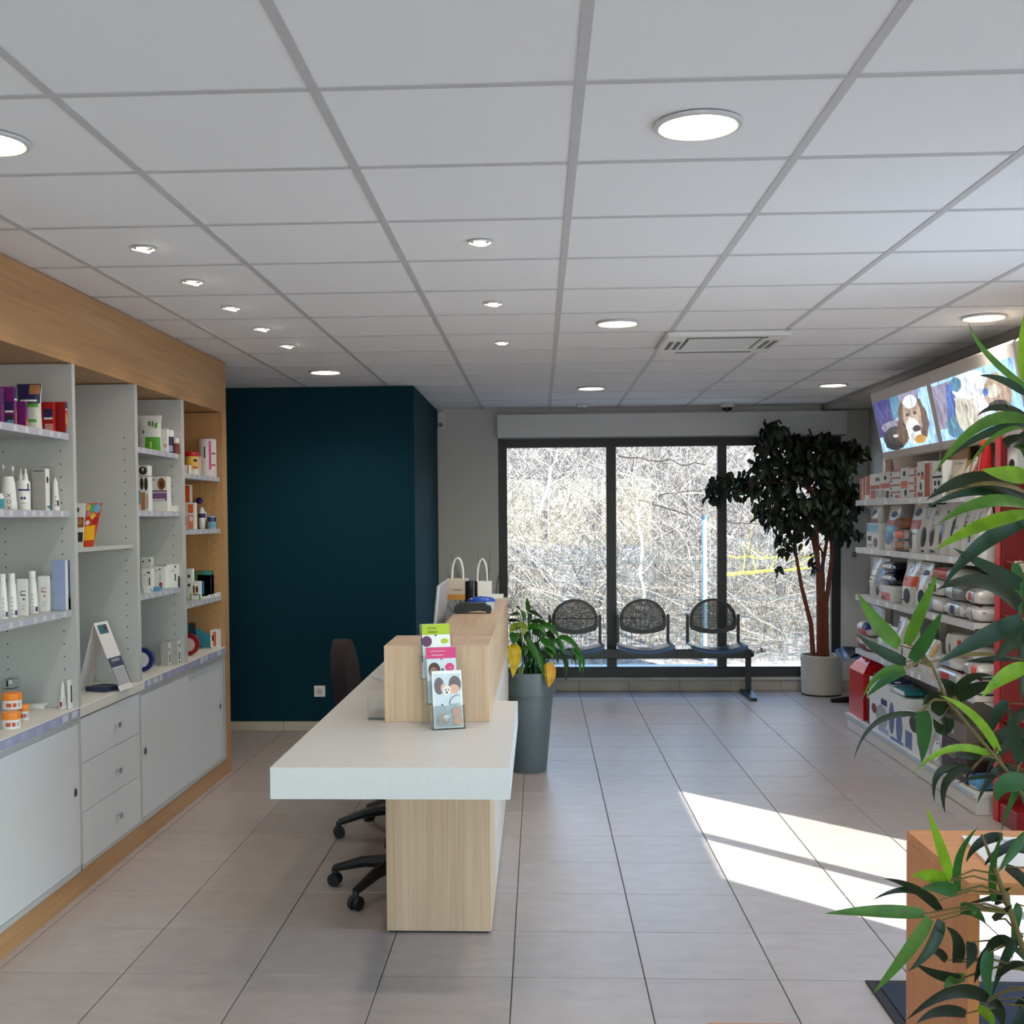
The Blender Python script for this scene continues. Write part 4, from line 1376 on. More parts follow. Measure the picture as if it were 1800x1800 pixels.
jar(12, 33, 1285, 1257, -1.995, z, 'orange lidded jar at the bottom of the pair at the left edge')
jar(14, 35, 1257, 1227, -2.02, z + 0.0635, 'orange lidded jar resting on top of the other at the left edge')
jar(34, 19, 1277, 1249, -2.03, z, 'small orange lidded jar right of the stacked pair')
lcarton(35, 78, 1239, z, -2.075, 0.10, 'small flat white carton lying behind the jars on the worktop', CARD, dy=0.045, prints=[('f', .1, .9, .3, .5, GREYB)])
lbottle(104, 15, 1199, z, -1.99, 'white cone shaped ointment tube standing on the worktop', [(.95, 0), (1, .04), (.95, .15), (.45, .8), (.35, .9), (.1, 1)], BOT, spots=[(-.5, .08, .26, (1, .93), .3, mat('print_plum', (150, 40, 100), .5)), (.2, .05, .4, (1, .85), .12, GREYB)])
lcarton(112, 120, 1197, z, -1.965, 0.012, 'slim white carton beside the cone shaped tube', CARD, dy=0.03, prints=[('f', .3, .7, .2, .8, GREYB)])
lcarton(119.5, 129, 1194, z, -1.96, 0.012, 'slim white carton next to the first upright on the worktop', CARD, dy=0.032, prints=[('f', .3, .7, .2, .8, INK)])

# second bay: leaflets and folded display
def lcard(x0, x1, ytop, z, X, label, body, items, lean=0.12, name='leaflet'):
    y0 = on_x(x0, 900, X)
    y1 = on_x(x1, 900, X)
    w = (x1 - x0) / FPX * y0.y
    top = on_x((x0 + x1) / 2, ytop, X).z
    h = top - z
    t = thing(name, label, 'leaflet', (X, y0.y, z), 'leaflets in the second bay')
    M = Matrix.Translation((X - w / 2, y0.y, z + 0.0008)) @ Matrix(((1, 0, -lean, lean * h * 0.0), (0, 1, 0.25, 0), (0, 0, 1, 0), (0, 0, 0, 1)))
    MB().box(0, w, 0, 0.004, 0, h).xf(M).build('sheets', body, t)
    for k, (nm, mt, poly) in enumerate(items):
        MB().prism([(a * w, b * h) for a, b in poly], -0.0006 - 0.0004 * k, -0.0002 - 0.0004 * k, 'y').xf(M).build(nm, mt, t)
    return t


Rr = lambda a, b, c, d: [(a, c), (b, c), (b, d), (a, d)]
MIXR = mat('print_scarlet', (204, 66, 28), .5)
lcard(137, 152, 885, 1.455, -1.985, 'white leaflet with two dark pictures leaning on the first upright', CARD, [('picture', DOGB, Rr(.05, .95, .45, .68)), ('picture', INK, Rr(.05, .95, .12, .34)), ('picture', TAN, ell(.5, .58, .3, .08)), ('mark', INK, ell(.2, .85, .12, .06, 8))], 0.02)
t = lcard(150, 175, 885, 1.455, -1.975, 'colourful orange leaflet with a yellow sticky note on it', MIXR, [('bubble', mat('print_mint', (80, 170, 140), .5), ell(.42, .88, .25, .1)), ('bubble', mat('print_lightblue', (120, 170, 214), .5), ell(.76, .88, .22, .11)), ('bubble', YEL, ell(.1, .9, .14, .08)), ('bubble', mat('print_rosa', (226, 130, 160), .5), ell(.2, .75, .14, .06)), ('bubble', YEL, ell(.55, .70, .2, .07)), ('bubble', mat('print_crimson2', (180, 30, 30), .5), ell(.8, .6, .2, .1)), ('bubble', CARD, ell(.25, .55, .16, .06)), ('sticky_note', mat('sticky_note', (246, 182, 30), .6), [(.0, .46), (.85, .50), (1.0, .16), (.12, .13)])], -0.14)

p0 = on_z(150, 1202, WZ1_)
t = thing('counter_display', 'folded white cardboard display stand leaning in an A shape on the worktop', 'display stand', (-2.0, 5.0, WZ1_))
A = on_x(164, 1096, -2.03)
ax, ay, az = A.x, A.y, A.z
DW = mat('display_white', (222, 214, 210), .5)
DN = mat('display_navy', (42, 52, 84), .5)
f0 = on_z(196, 1203, WZ1_ + 0.001); r0 = on_z(140, 1203, WZ1_ + 0.001)


def slab(name, mt, a, b, w, th, parent, v0=0.0, v1=1.0, off=0.0, u0=0.0, u1=1.0, wdir=Vector((0.08, 1, 0))):
    """thin board from a (top) to b (foot), w deep along wdir"""
    a = Vector(a); b = Vector(b); wd = wdir.normalized() * w
    n = (b - a).normalized().cross(wd.normalized()).normalized()
    p0 = a.lerp(b, v0) + wd * u0; p1 = a.lerp(b, v1) + wd * u0
    q0 = a.lerp(b, v0) + wd * u1; q1 = a.lerp(b, v1) + wd * u1
    o1 = n * off; o2 = n * (off + th)
    m = MB().add([p0 + o1, p1 + o1, q1 + o1, q0 + o1, p0 + o2, p1 + o2, q1 + o2, q0 + o2], [(0, 1, 2, 3), (4, 7, 6, 5), (0, 4, 5, 1), (1, 5, 6, 2), (2, 6, 7, 3), (3, 7, 4, 0)])
    return m.build(name, mt, parent)


top = Vector((ax, ay, az))
frontfoot = Vector((top.x + 0.115, top.y + 0.005, WZ1_ + 0.001))
backfoot = Vector((top.x - 0.08, top.y - 0.012, WZ1_ + 0.001))
slab('front_board', DW, top, frontfoot, 0.14, 0.002, t)
slab('rear_board', DW, top, backfoot, 0.14, 0.002, t)
for a, b, u0, u1, mt in ((.04, .17, .15, .8, mat('display_teal', (42, 90, 104), .5)), (.05, .13, .6, .78, mat('display_pink', (170, 60, 100), .5)), (.52, .66, .0, 1, DN), (.66, .93, .0, .06, DN), (.66, .93, .94, 1, DN), (.54, .58, .2, .8, GREYB), (.67, .92, .1, .9, GREYB)):
    slab('print', mt, top, frontfoot, 0.14, 0.0005, t, a, b, 0.0022, u0, u1)
m = MB().box(-0.02, 0.09, 0.0, 0.12, 0.0006, 0.022)
m.xf(Matrix.Translation((top.x - 0.03, top.y + 0.01, WZ1_)) @ Matrix.Rotation(-0.35, 4, 'Z')).build('foot_tray', DN, t)

# third bay
lpouch(242, 285, 731, 1.925, -1.995, 0.125, 'white pouch with leaf green lower half on the top shelf of the third bay', BOT,
       [(.35, 1, 0, .42, GREEN), (.12, .32, .0, .05, NAVY), (.48, .58, .72, .84, GREEN), (.64, .70, .70, .84, mat('bag_dark_green', (50, 90, 30), .5)), (.76, .88, .66, .80, GREEN), (.22, .30, .52, .60, mat('bag_dark_green', (50, 90, 30), .5)), (.58, .66, .12, .3, mat('bag_lime', (190, 220, 120), .5))])
lcarton(285, 299, 755, 1.925, -1.985, 0.035, 'small white carton right of the green pouch', CARD, dy=0.04, prints=[('n', .4, .95, .25, .4, mat('print_peach', (220, 170, 150), .5)), ('n', .1, .6, .02, .1, INK)])
lbottle(300, 15, 757, 1.925, -2.03, 'dark bodied bottle with a wide white cap on the third bay top shelf', [(.9, 0), (.95, .04), (.95, .7), (.9, .72)], mat('bottle_navy', (36, 44, 74), .35), caps=[([(.9, .72), (1, .74), (1, .96), (.9, 1)], BOT, 'cap')], spots=[(.3, .1, .35, (.95, .95), .6, LBLUE)])
lbottle(312, 11, 771, 1.925, -2.0, 'small maroon bottle with a white cap beside the third upright', [(.95, 0), (1, .04), (1, .62), (.7, .68)], mat('bottle_maroon', (120, 44, 40), .4), caps=[([(.8, .68), (.85, .7), (.85, .98), (.7, 1)], BOT, 'cap')])
lcarton(243, 261, 838, 1.614, -1.99, 0.055, 'carton with a black and white dog stacked under another, left in the third bay', CARD, dy=0.06, prints=[('o', .2, .55, .62, .98, DOG), ('o', .6, .95, .6, .98, DOG), ('n', .3, .7, .05, .55, TAN), ('n', .05, .25, .2, .6, TEALB), ('n', .8, .97, .1, .5, GREYB)])
lcarton(243, 261, 818, on_x(252, 838, -2.02).z + 0.003, -1.99, 0.055, 'carton showing a black dog head on top of the left stack, third bay', CARD, dy=0.06, prints=[('o', .12, .9, .1, .9, DOG), ('o', .4, .6, .45, .8, CARD)])
zc = on_x(278, 881, -2.02).z
lcarton(259, 300, 881, 1.614, -1.985, 0.110, 'plain white carton under the brown dog carton', CARD, dy=0.07)
lcarton(259, 297, 838, zc + 0.001, -1.985, 0.110, 'white and violet carton with a brown dog portrait in the third bay', CARD, dy=0.065, prints=[('o', .52, .92, .45, .95, DOGB), ('o', .66, .8, .55, .82, DOG), ('n', .02, .98, .38, .44, PURP), ('n', .02, .98, .12, .34, VIOLET), ('n', .02, .98, .02, .11, PURP), ('n', .15, .9, .04, .08, WHT), ('n', .05, .4, .85, .88, INK)])
lcarton(297, 314, 889, 1.614, -1.975, 0.045, 'flat white carton right of the dog carton stack', CARD, dy=0.05)
zb = 1.204
lcarton(246, 269, 979, zb, -2.10, 0.065, 'white carton at the rear left of the third bay lower shelf', CARD, dy=0.05, prints=[('n', .15, .3, .82, .88, INK), ('n', .8, .95, .85, .92, INK), ('n', .3, .4, .1, .4, INK)])
lcarton(246, 264, 1000, zb, -2.01, 0.055, 'white carton with grey script at the left, third bay lower shelf', CARD, dy=0.045, prints=[('n', .6, .85, .78, .86, INK), ('n', .1, .6, .7, .73, GREYB), ('n', .75, .85, .2, .6, INK)])
lcarton(267, 294, 996, zb, -2.00, 0.066, 'white carton with a small red mark, middle of third bay lower shelf', CARD, dy=0.05, prints=[('n', .5, .62, .84, .92, INK), ('n', .5, .75, .1, .28, mat('print_cherry', (170, 50, 70), .5)), ('n', .55, .62, .3, .7, GREYB), ('n', .1, .45, .8, .84, GREYB)])
lcarton(291, 314, 992, zb, -1.995, 0.056, 'white carton with a dark mark at the right, third bay lower shelf', CARD, dy=0.05, prints=[('n', .8, .95, .86, .94, INK), ('n', .4, .8, .7, .74, GREYB), ('n', .8, .92, .3, .6, INK)])
lcarton(311, 321, 1012, zb, -1.97, 0.016, 'slim slate blue carton at the right end of the third bay lower shelf', mat('carton_slate', (90, 94, 122), .5), dy=0.03)
lcarton(267, 292, 1031, zb, -1.955, 0.035, 'small flat blue leaflet box at the front edge of the third bay shelf', SKY, dy=0.04, prints=[('f', .0, .6, .65, 1, INK)])
lcarton(250, 264, 1030, zb, -1.953, 0.03, 'small pale leaflet box left of the blue one at the shelf edge', CARD, dy=0.035, prints=[('f', .2, .8, .2, .6, SKY)])


def tape_ring(xc, X, y, z, mt, mi, label, cx_off=0.0):
    """C-shaped plastic ring dispenser standing on edge"""
    t = thing('ring_dispenser', label, 'dispenser', (X, y, z), 'ring shaped dispensers on the worktop')
    R1, R0 = 0.062, 0.040
    poly = [(X + R1 * math.cos(a), z + R1 + 0.0008 + R1 * math.sin(a)) for a in [math.pi * (-.5 + 1.25 * k / 20) for k in range(21)]]
    poly += [(X + R0 * math.cos(a), z + R1 + 0.0008 + R0 * math.sin(a)) for a in [math.pi * (-.5 + 1.25 * k / 20) for k in range(20, -1, -1)]]
    MB().prism(poly, y - 0.012, y + 0.012, 'y').build('ring', mt, t)
    MB().lathe([(0.0385, -0.010), (0.0385, 0.010)], 0, 0, 0, 24).xf(Matrix.Translation((X, y, z + R1)) @ Matrix.Rotation(math.pi / 2, 4, 'X')).build('roll', mi, t, smooth=True)
    return t


y = on_x(257, 1165, -2.03).y
tape_ring(257, on_y(250, 1165, y).x, y, WZ1_, mat('ring_navy', (24, 40, 110), .35), BOT, 'dark blue ring dispenser with a white roll beside the second upright')
lcarton(278, 299, 1130, WZ1_, -1.99, 0.042, 'slim white carton, left one of the pair standing on the worktop of the third bay', GREYB, dy=0.05, prints=[('f', .02, .98, .01, .99, CARD), ('f', .2, .5, .6, .75, INK), ('f', .3, .6, .1, .5, INK)])
lcarton(294, 318, 1125, WZ1_, -1.985, 0.048, 'white carton, right one of the pair standing on the worktop of the third bay', GREYB, dy=0.055, prints=[('f', .02, .98, .01, .99, CARD), ('f', .3, .7, .7, .82, INK), ('f', .3, .6, .2, .5, INK), ('f', .3, .7, .05, .12, INK)])

# fourth bay (oak)
zd = 1.825
t = lbottle(339, 25, 795, zd, -2.05, 'yellow tub with a red lid on the oak bay top shelf', [(.92, 0), (.96, .03), (.96, .80), (.92, .82)], mat('tub_yellow', (226, 184, 96), .4), caps=[([(.96, .82), (1, .84), (1, .98), (.92, 1)], mat('lid_red', (200, 24, 24), .4), 'lid')], spots=[(.1, .03, .30, (.97, .97), 1.1, CARD), (.5, .33, .40, (.97, .97), .4, MIXR), (-.2, .5, .7, (.97, .97), .4, YEL), (.5, .6, .7, (.97, .97), .3, INK)], name='tub', cat='tub')
lbottle(366, 30, 773, zd, -2.12, 'tall white canister with a pink stripe at the back of the oak bay top shelf', [(.95, 0), (1, .02), (1, .97), (.93, 1)], mat('canister_white', (222, 216, 222), .35), spots=[(.3, .2, .95, (1, 1), .13, PINK), (.75, .6, .64, (1, 1), .25, INK), (.75, .3, .34, (1, 1), .3, mat('print_cherry', (170, 50, 70), .5)), (-.3, .5, .8, (1, 1), .08, INK)], name='canister', cat='canister')
lcarton(350, 371, 803, zd, -1.985, 0.062, 'white carton with a small black dog in front of the tall canister', CARD, dy=0.03, prints=[('o', .4, .62, .4, .75, DOG), ('o', .55, .82, .25, .8, DOG), ('n', .2, .9, .06, .12, GREYB)])
lcarton(323, 336, 818, zd, -1.965, 0.035, 'small white carton with orange edging at the left of the oak bay', CARD, dy=0.04, prints=[('n', .75, .9, .05, .95, MIXR)])
zd = 1.513
lcarton(321, 332, 852, zd, -2.06, 0.045, 'tall orange and white carton half hidden by the third upright', CARD, dy=0.05, prints=[('n', .3, .98, .6, .98, ORANGE), ('n', .3, .98, .1, .3, GREYB)])
lcarton(328, 347, 884, zd, -1.99, 0.052, 'orange and white carton on the second oak shelf', CARD, dy=0.03, prints=[('n', .15, .75, .62, .95, ORANGE), ('n', .1, .75, .03, .55, mat('print_coral', (228, 120, 90), .5)), ('o', .3, .7, .3, .5, CARD)])
t = lbottle(355, 13, 892, zd, -2.05, 'white squeeze bottle with a navy collar and a navy ball on top', [(.7, 0), (.8, .05), (.95, .5), (.9, .75), (.5, .95), (.4, 1)], BOT, spots=[(0, .52, .72, (.97, .95), 1.2, NAVY)])
P = on_x(350, 900, -2.05)
MB().lathe([(0.0005, -0.020), (0.012, -0.016), (0.019, -0.007), (0.020, 0), (0.019, 0.007), (0.012, 0.016), (0.0005, 0.020)], -2.065, t.location.y, on_x(350, 880, -2.05).z, 16).build('ball', mat('ball_navy', (16, 18, 90), .3), t, smooth=True)
t = lbottle(372, 15, 907, zd, -2.03, 'small pot with a navy and sky blue label holding short sticks', [(.9, 0), (.92, .05), (1, .95), (.95, 1)], mat('pot_sky', (150, 186, 206), .4), spots=[(0, .55, .9, (.99, 1), 1.3, mat('ring_navy', (24, 40, 110), .35)), (.2, .1, .5, (.94, .98), .6, SKY)], name='pot', cat='pot')
zt = on_x(372, 907, -2.03).z
for dx, hh, mt in ((-0.012, .030, CARD), (0.002, .026, BOT), (0.014, .020, mat('stick_tan', (190, 160, 120), .6))):
    MB().tube([(-2.03 + dx, t.location.y, zt - 0.03), (-2.03 + dx * 1.3, t.location.y, zt + hh)], 0.0045, 6).build('stick', mt, t)
zd = 1.104
lcarton(332, 351, 1022, zd, -1.975, 0.06, 'white carton with green corners and a brown squirrel picture on the lower oak shelf', CARD, dy=0.03, prints=[('n', .0, .12, .0, .35, GREEN), ('n', .86, 1, .0, .3, GREEN), ('o', .25, .5, .3, .8, DOGB), ('o', .55, .8, .35, .75, DOG), ('n', .28, .8, .24, .3, DOG)])
lcarton(345, 374, 1010, zd, -2.03, 0.085, 'white carton with a blue panel behind the squirrel carton', CARD, dy=0.06, prints=[('n', .15, .48, .1, .7, mat('print_azure', (50, 130, 190), .5)), ('n', .12, .25, .3, .55, INK)])
lcarton(337, 374, 1004, on_x(360, 1010, -2.07).z * 0 + zd, -2.12, 0.10, 'dark green topped carton at the back of the lower oak shelf', mat('carton_green', (70, 110, 70), .5), dy=0.07, prints=[('n', .6, 1, .85, 1, TEALB)])
lcarton(326, 336, 1000, zd, -2.05, 0.035, 'narrow pale carton half hidden beside the third upright, lower oak shelf', CARD, dy=0.04, prints=[('n', .2, .6, .7, .8, INK), ('n', .2, .6, .4, .5, INK)])
for k, (a, b, l) in enumerate(((352, 362, 'first small white card box at the front edge of the lower oak shelf'), (362, 373, 'second small white card box at the front edge, with a dark mark'), (373, 384, 'third small white card box at the front edge of the lower oak shelf'), (384, 393, 'last small white card box at the front edge, next to the oak panel'))):
    lcarton(a, b, 1049 - 3 * k, zd, -1.955, 0.012, l, CARD, group='small card boxes at the shelf edge', minw=0.05, prints=[('f', .3, .6, .4, .7, DOG if k == 1 else GREYB)])
# worktop of the oak bay
y0 = on_x(341, 1120, -2.12).y
t = thing('leaflet_dispenser', 'turquoise slanted cardboard dispenser box on the worktop of the oak bay', 'dispenser', (-2.05, y0, WZ1_))
TURQ = mat('dispenser_turquoise', (64, 168, 190), .5)
zt = on_x(338, 1090, -2.16).z - WZ1_
poly = [(-2.20, 0.0008), (-1.985, 0.0008), (-1.985, zt * .34), (-2.17, zt * .98), (-2.20, zt * .98)]
MB().prism([(a, b + WZ1_) for a, b in poly], y0, y0 + 0.006, 'y').build('side_panel', TURQ, t)
MB().prism([(a, b + WZ1_) for a, b in poly], y0 + 0.17, y0 + 0.176, 'y').build('side_panel', TURQ, t)
B(-1.991, -1.985, y0 + 0.0065, y0 + 0.1695, WZ1_ + 0.0008, WZ1_ + zt * .34).build('front_panel', mat('dispenser_blue', (52, 130, 166), .5), t)
B(-2.20, -2.194, y0 + 0.0065, y0 + 0.1695, WZ1_ + 0.0008, WZ1_ + zt * .98).build('rear_panel', TURQ, t)
MB().prism([(-2.19, zt * .66 + WZ1_), (-1.992, zt * .24 + WZ1_), (-1.992, zt * .30 + WZ1_), (-2.17, zt * .82 + WZ1_)], y0 + 0.02, y0 + 0.15, 'y').build('leaflets', mat('leaflet_pinkgrey', (196, 184, 182), .6), t)
B(-1.9848, -1.9843, y0 + 0.05, y0 + 0.14, WZ1_ + zt * .12, WZ1_ + zt * .26).build('print', mat('print_indigo', (64, 66, 104), .5), t)
y = on_x(339, 1140, -2.0).y
tape_ring(339, on_y(332, 1140, y).x, y, WZ1_, mat('ring_crimson', (150, 16, 30), .35), mat('roll_pink', (224, 196, 190), .5), 'red ring dispenser with a pale roll in front of the turquoise box')
lcarton(366, 394, 1106, WZ1_, -2.16, 0.09, 'orange and white carton at the back corner behind the turquoise box', CARD, dy=0.06, prints=[('n', .35, .7, .1, .9, ORANGE), ('n', .2, .4, .4, .7, DOG)])
lcarton(330, 341, 1096, WZ1_, -2.24, 0.05, 'dark narrow carton left of the turquoise box against the upright', mat('carton_midnight', (50, 48, 70), .5), dy=0.05)

# ------------------------------------------------------------------ pet food display shelving on the right
SHX = 2.26
GW = mat('display_white_steel', (214, 208, 200), 0.45)
GBACK = mat('display_back_taupe', (150, 138, 128), 0.6)
t = gond = thing('display_shelving', 'long white retail shelving full of pet food along the right wall', 'shelves', (2.4, 7.5, 0))
B(2.498, 2.512, 6.21, 8.74, 0.0, 2.02).build('back_panel', GBACK, t)
for y in (6.212, 7.37, 8.535):
    B(2.455, 2.4975, y, y + 0.025, 0.112, 1.98).build('upright', GW, t)
B(SHX, 2.4975, 6.212, 8.80, 0.0005, 0.090, 0.002).build('base_plinth', GW, t)
bp_ = B(SHX - 0.012, 2.4975, 6.208, 8.81, 0.0905, 0.112, 0.002).build('base_shelf', GW, t)
B(SHX - 0.0155, SHX - 0.0125, 6.22, 8.80, 0.088, 0.112).build('price_rail', mat('rail_pale_blue', (170, 184, 196), .3), bp_)
SHZ = (1.667, 1.333, 0.997, 0.615)
for z in SHZ:
    sh = B(SHX, 2.4545, 6.25, 8.56, z - 0.028, z, 0.001).build('shelf', GW, t)
    B(SHX - 0.004, SHX - 0.0004, 6.25, 8.56, z - 0.036, z + 0.002).build('price_rail', mat('rail_clear_grey', (196, 196, 200), .3), sh)
    y = 6.4
    while y < 8.5:
        B(SHX - 0.0046, SHX - 0.0041, y, y + 0.055, z - 0.032, z - 0.002).build('price_tag', WHT if rnd.random() < .6 else TAGM, sh)
        y += rnd.uniform(0.12, 0.26)
    for y in (6.23, 7.39, 8.545):
        MB().prism([(SHX + 0.04, z - 0.0285), (2.4545, z - 0.0285), (2.4545, z - 0.11)], y - 0.0, y + 0.004, 'y').build('bracket', GW, t)


def shelf_y(x, X):
    if x <= 1690: return on_x(x, 950, X).y
    ya = on_x(1690, 950, X).y                   # last stretch before the near end of the shelves
    return ya + (6.24 - ya) * (x - 1690) / (1760 - 1690)


def place_r(x0, x1, X):
    return (shelf_y(x1, X), shelf_y(x0, X))


BLUECART = mat('carton_steel_blue', (92, 108, 150), .5)
BAGW = mat('bag_white_film', (214, 212, 208), 0.28)
BAGS = mat('bag_silver_film', (178, 178, 180), 0.22, 0.35)
BAGK = mat('bag_black_film', (24, 24, 28), 0.2)
BAGC = mat('bag_cream', (206, 192, 172), 0.45)
BAGT = mat('bag_tan', (164, 122, 80), 0.5)
REDB = mat('band_red', (182, 34, 30), .4)
BRICK = mat('band_rust', (168, 74, 40), .5)
ORG = mat('band_orange2', (226, 84, 26), .45)
BLUEB = mat('band_blue', (56, 104, 170), .4)
MAR = mat('band_maroon', (110, 20, 36), .45)
CYAN = mat('band_cyan', (96, 176, 206), .4)
GOLD = mat('print_gold', (206, 156, 70), .45)


def soft_bag(X, y0, y1, z, h, dep, label, base, prints, lean=0.10, name='pet_food_bag', cat='bag', group='bags on the pet food display'):
    """upright gusseted bag, broad side to the room (-X); prints in (along, up) fractions, along from the far side"""
    yc = (y0 + y1) / 2; w = y1 - y0
    t = thing(name, label, cat, (X + dep / 2, yc, z), group)
    prints = list(prints)
    for q in range(4):                      # small printed lines
        v = rnd.uniform(.06, .9); u = rnd.uniform(.08, .5)
        prints.append((u, u + rnd.uniform(.18, .4), v, v + rnd.uniform(.012, .03), rnd.choice((GREYB, INK, INK, BLUECART, MAR))))

    def P(u, v, off=0.0, back=False):
        th = dep * (1 - 0.92 * v ** 2.2)
        bulge = (max(0.0, math.sin(math.pi * u)) ** 0.45) * (0.35 + 0.65 * math.sin(math.pi * min(1, 0.15 + v * 0.85)))
        s = -1 if not back else 1
        xx = X + dep / 2 + lean * h * v * 0.35 + s * (th / 2 * (0.35 + 0.65 * bulge)) + (s * off)
        ww = w * (1 - 0.04 * math.sin(math.pi * v))
        return Vector((xx, yc + ww * (0.5 - u), z + 0.0006 + h * v))
    N = 10
    m = MB(); idx = {}
    for s in (0, 1):
        for j in range(N + 1):
            for i in range(N + 1):
                idx[s, i, j] = len(m.v); m.v.append(P(i / N, j / N, 0, s == 1))
        for j in range(N):
            for i in range(N):
                m.f.append((idx[s, i, j], idx[s, i + 1, j], idx[s, i + 1, j + 1], idx[s, i, j + 1]))
    for k in range(N):
        for e in (0, N):
            m.f.append((idx[0, e, k], idx[0, e, k + 1], idx[1, e, k + 1], idx[1, e, k]))
            m.f.append((idx[0, k, e], idx[0, k + 1, e], idx[1, k + 1, e], idx[1, k, e]))
    m.build('bag_body', base, t, smooth=True)
    for k, (u0, u1, v0, v1, mt) in enumerate(prints):
        m = MB(); Q = 8
        if mt in (INK, DOG, DOGB, NAVY) or (u1 - u0 < .75 and v1 - v0 > .12):     # rounded picture
            m.v.append(P((u0 + u1) / 2, (v0 + v1) / 2, 0.002 + 0.0003 * k))
            for r_ in (0.5, 1.0):
                for i in range(14):
                    a = 2 * math.pi * i / 14
                    m.v.append(P((u0 + u1) / 2 + (u1 - u0) / 2 * r_ * math.cos(a), (v0 + v1) / 2 + (v1 - v0) / 2 * r_ * math.sin(a), 0.002 + 0.0003 * k))
            for i in range(14):
                j = (i + 1) % 14
                m.f.append((0, 1 + i, 1 + j)); m.f.append((1 + i, 15 + i, 15 + j, 1 + j))
        else:
            for j in range(Q + 1):
                for i in range(Q + 1):
                    m.v.append(P(u0 + (u1 - u0) * i / Q, v0 + (v1 - v0) * j / Q, 0.002 + 0.0003 * k))
            for j in range(Q):
                for i in range(Q):
                    a = j * (Q + 1) + i; m.f.append((a, a + 1, a + Q + 2, a + Q + 1))
        m.build('print', mt, t, smooth=True)
    m = MB()
    for e in (0.965, 0.998):
        for i in range(N + 1): m.v.append(P(i / N, e, 0.0012))
    for i in range(N): m.f.append((i, i + 1, N + 2 + i, N + 1 + i))
    m.build('top_seal', base, t, smooth=True)
    return t


def pillow(x0, x1, y0, y1, z, h, label, base, prints, name='pet_food_bag', cat='bag', group='bags on the pet food display', tilt=0.0):
    """bag lying flat; prints on the room side: (along 0..1 from far, v 0..1 bottom to top)"""
    xc, yc = (x0 + x1) / 2, (y0 + y1) / 2
    t = thing(name, label, cat, (xc, yc, z), group)

    def P(u, v, off=0.0):       # u around Y, v angle over the section (0 bottom front .. 1 top back)
        env = (1 - abs(2 * u - 1) ** 4) ** 0.5
        a = -math.pi / 2 - math.pi * 2 * v
        cx = math.copysign(abs(math.cos(a)) ** 0.6, math.cos(a)); cz = math.copysign(abs(math.sin(a)) ** 0.6, math.sin(a))
        rx = (x1 - x0) / 2 * (0.86 + 0.14 * env) + off; rz = h / 2 * (0.10 + 0.90 * env) + off
        return Vector((xc + rx * cx, yc + (0.5 - u) * (y1 - y0), z + 0.0008 + h / 2 + rz * cz + tilt * (u - 0.5) * 0))
    NU, NV = 10, 16
    m = MB()
    for i in range(NU + 1):
        for j in range(NV): m.v.append(P(i / NU, j / NV))
    for i in range(NU):
        for j in range(NV):
            k = (j + 1) % NV
            m.f.append((i * NV + j, i * NV + k, (i + 1) * NV + k, (i + 1) * NV + j))
    m.f.append(tuple(range(NV))); m.f.append(tuple(NU * NV + j for j in range(NV)))
    m.build('bag_body', base, t, smooth=True)
    for k, (u0, u1, v0, v1, mt) in enumerate(prints):
        m = MB(); Q = 6
        for j in range(Q + 1):
            for i in range(Q + 1):
                m.v.append(P(u0 + (u1 - u0) * i / Q, 0.04 + 0.42 * (v0 + (v1 - v0) * j / Q), 0.0016 + 0.0003 * k))
        for j in range(Q):
            for i in range(Q):
                a = j * (Q + 1) + i; m.f.append((a, a + 1, a + Q + 2, a + Q + 1))
        m.build('print', mt, t, smooth=True)
    return t


def rcarton(x0, x1, h, z, X, dep, label, body, prints=(), name='carton', cat='box', group='cartons on the pet food display', ys=None):
    y0, y1 = place_r(x0, x1, X) if ys is None else ys
    y1 -= 0.002
    t = thing(name, label, cat, (X + dep / 2, (y0 + y1) / 2, z), group)
    B(X, X + dep, y0, y1, z + 0.0005, z + h, 0.0012).build('box', body, t)
    for i, (f, a0, a1, h0, h1, mt) in enumerate(prints):
        e = 0.0003 + 0.0002 * i
        if f == 'f': B(X - e - 0.0003, X - e + 0.0002, y1 - (y1 - y0) * a1, y1 - (y1 - y0) * a0, z + h * h0, z + h * h1).build('print', mt, t)
        if f == 'o': MB().prism(ell(y1 - (y1 - y0) * (a0 + a1) / 2, z + h * (h0 + h1) / 2, (y1 - y0) * (a1 - a0) / 2, h * (h1 - h0) / 2, 14), X - e - 0.0003, X - e + 0.0002, 'x').build('print', mt, t)
        if f == 'n': B(X + dep * a0, X + dep * a1, y0 - e - 0.0003, y0 - e + 0.0002, z + h * h0, z + h * h1).build('print', mt, t)
    return t


Z1, Z2, Z3, Z4 = SHZ
XR = 2.275
wh = lambda k, what, sh: '%s, %s from far end, %s display shelf' % (what, ORD[k], sh)
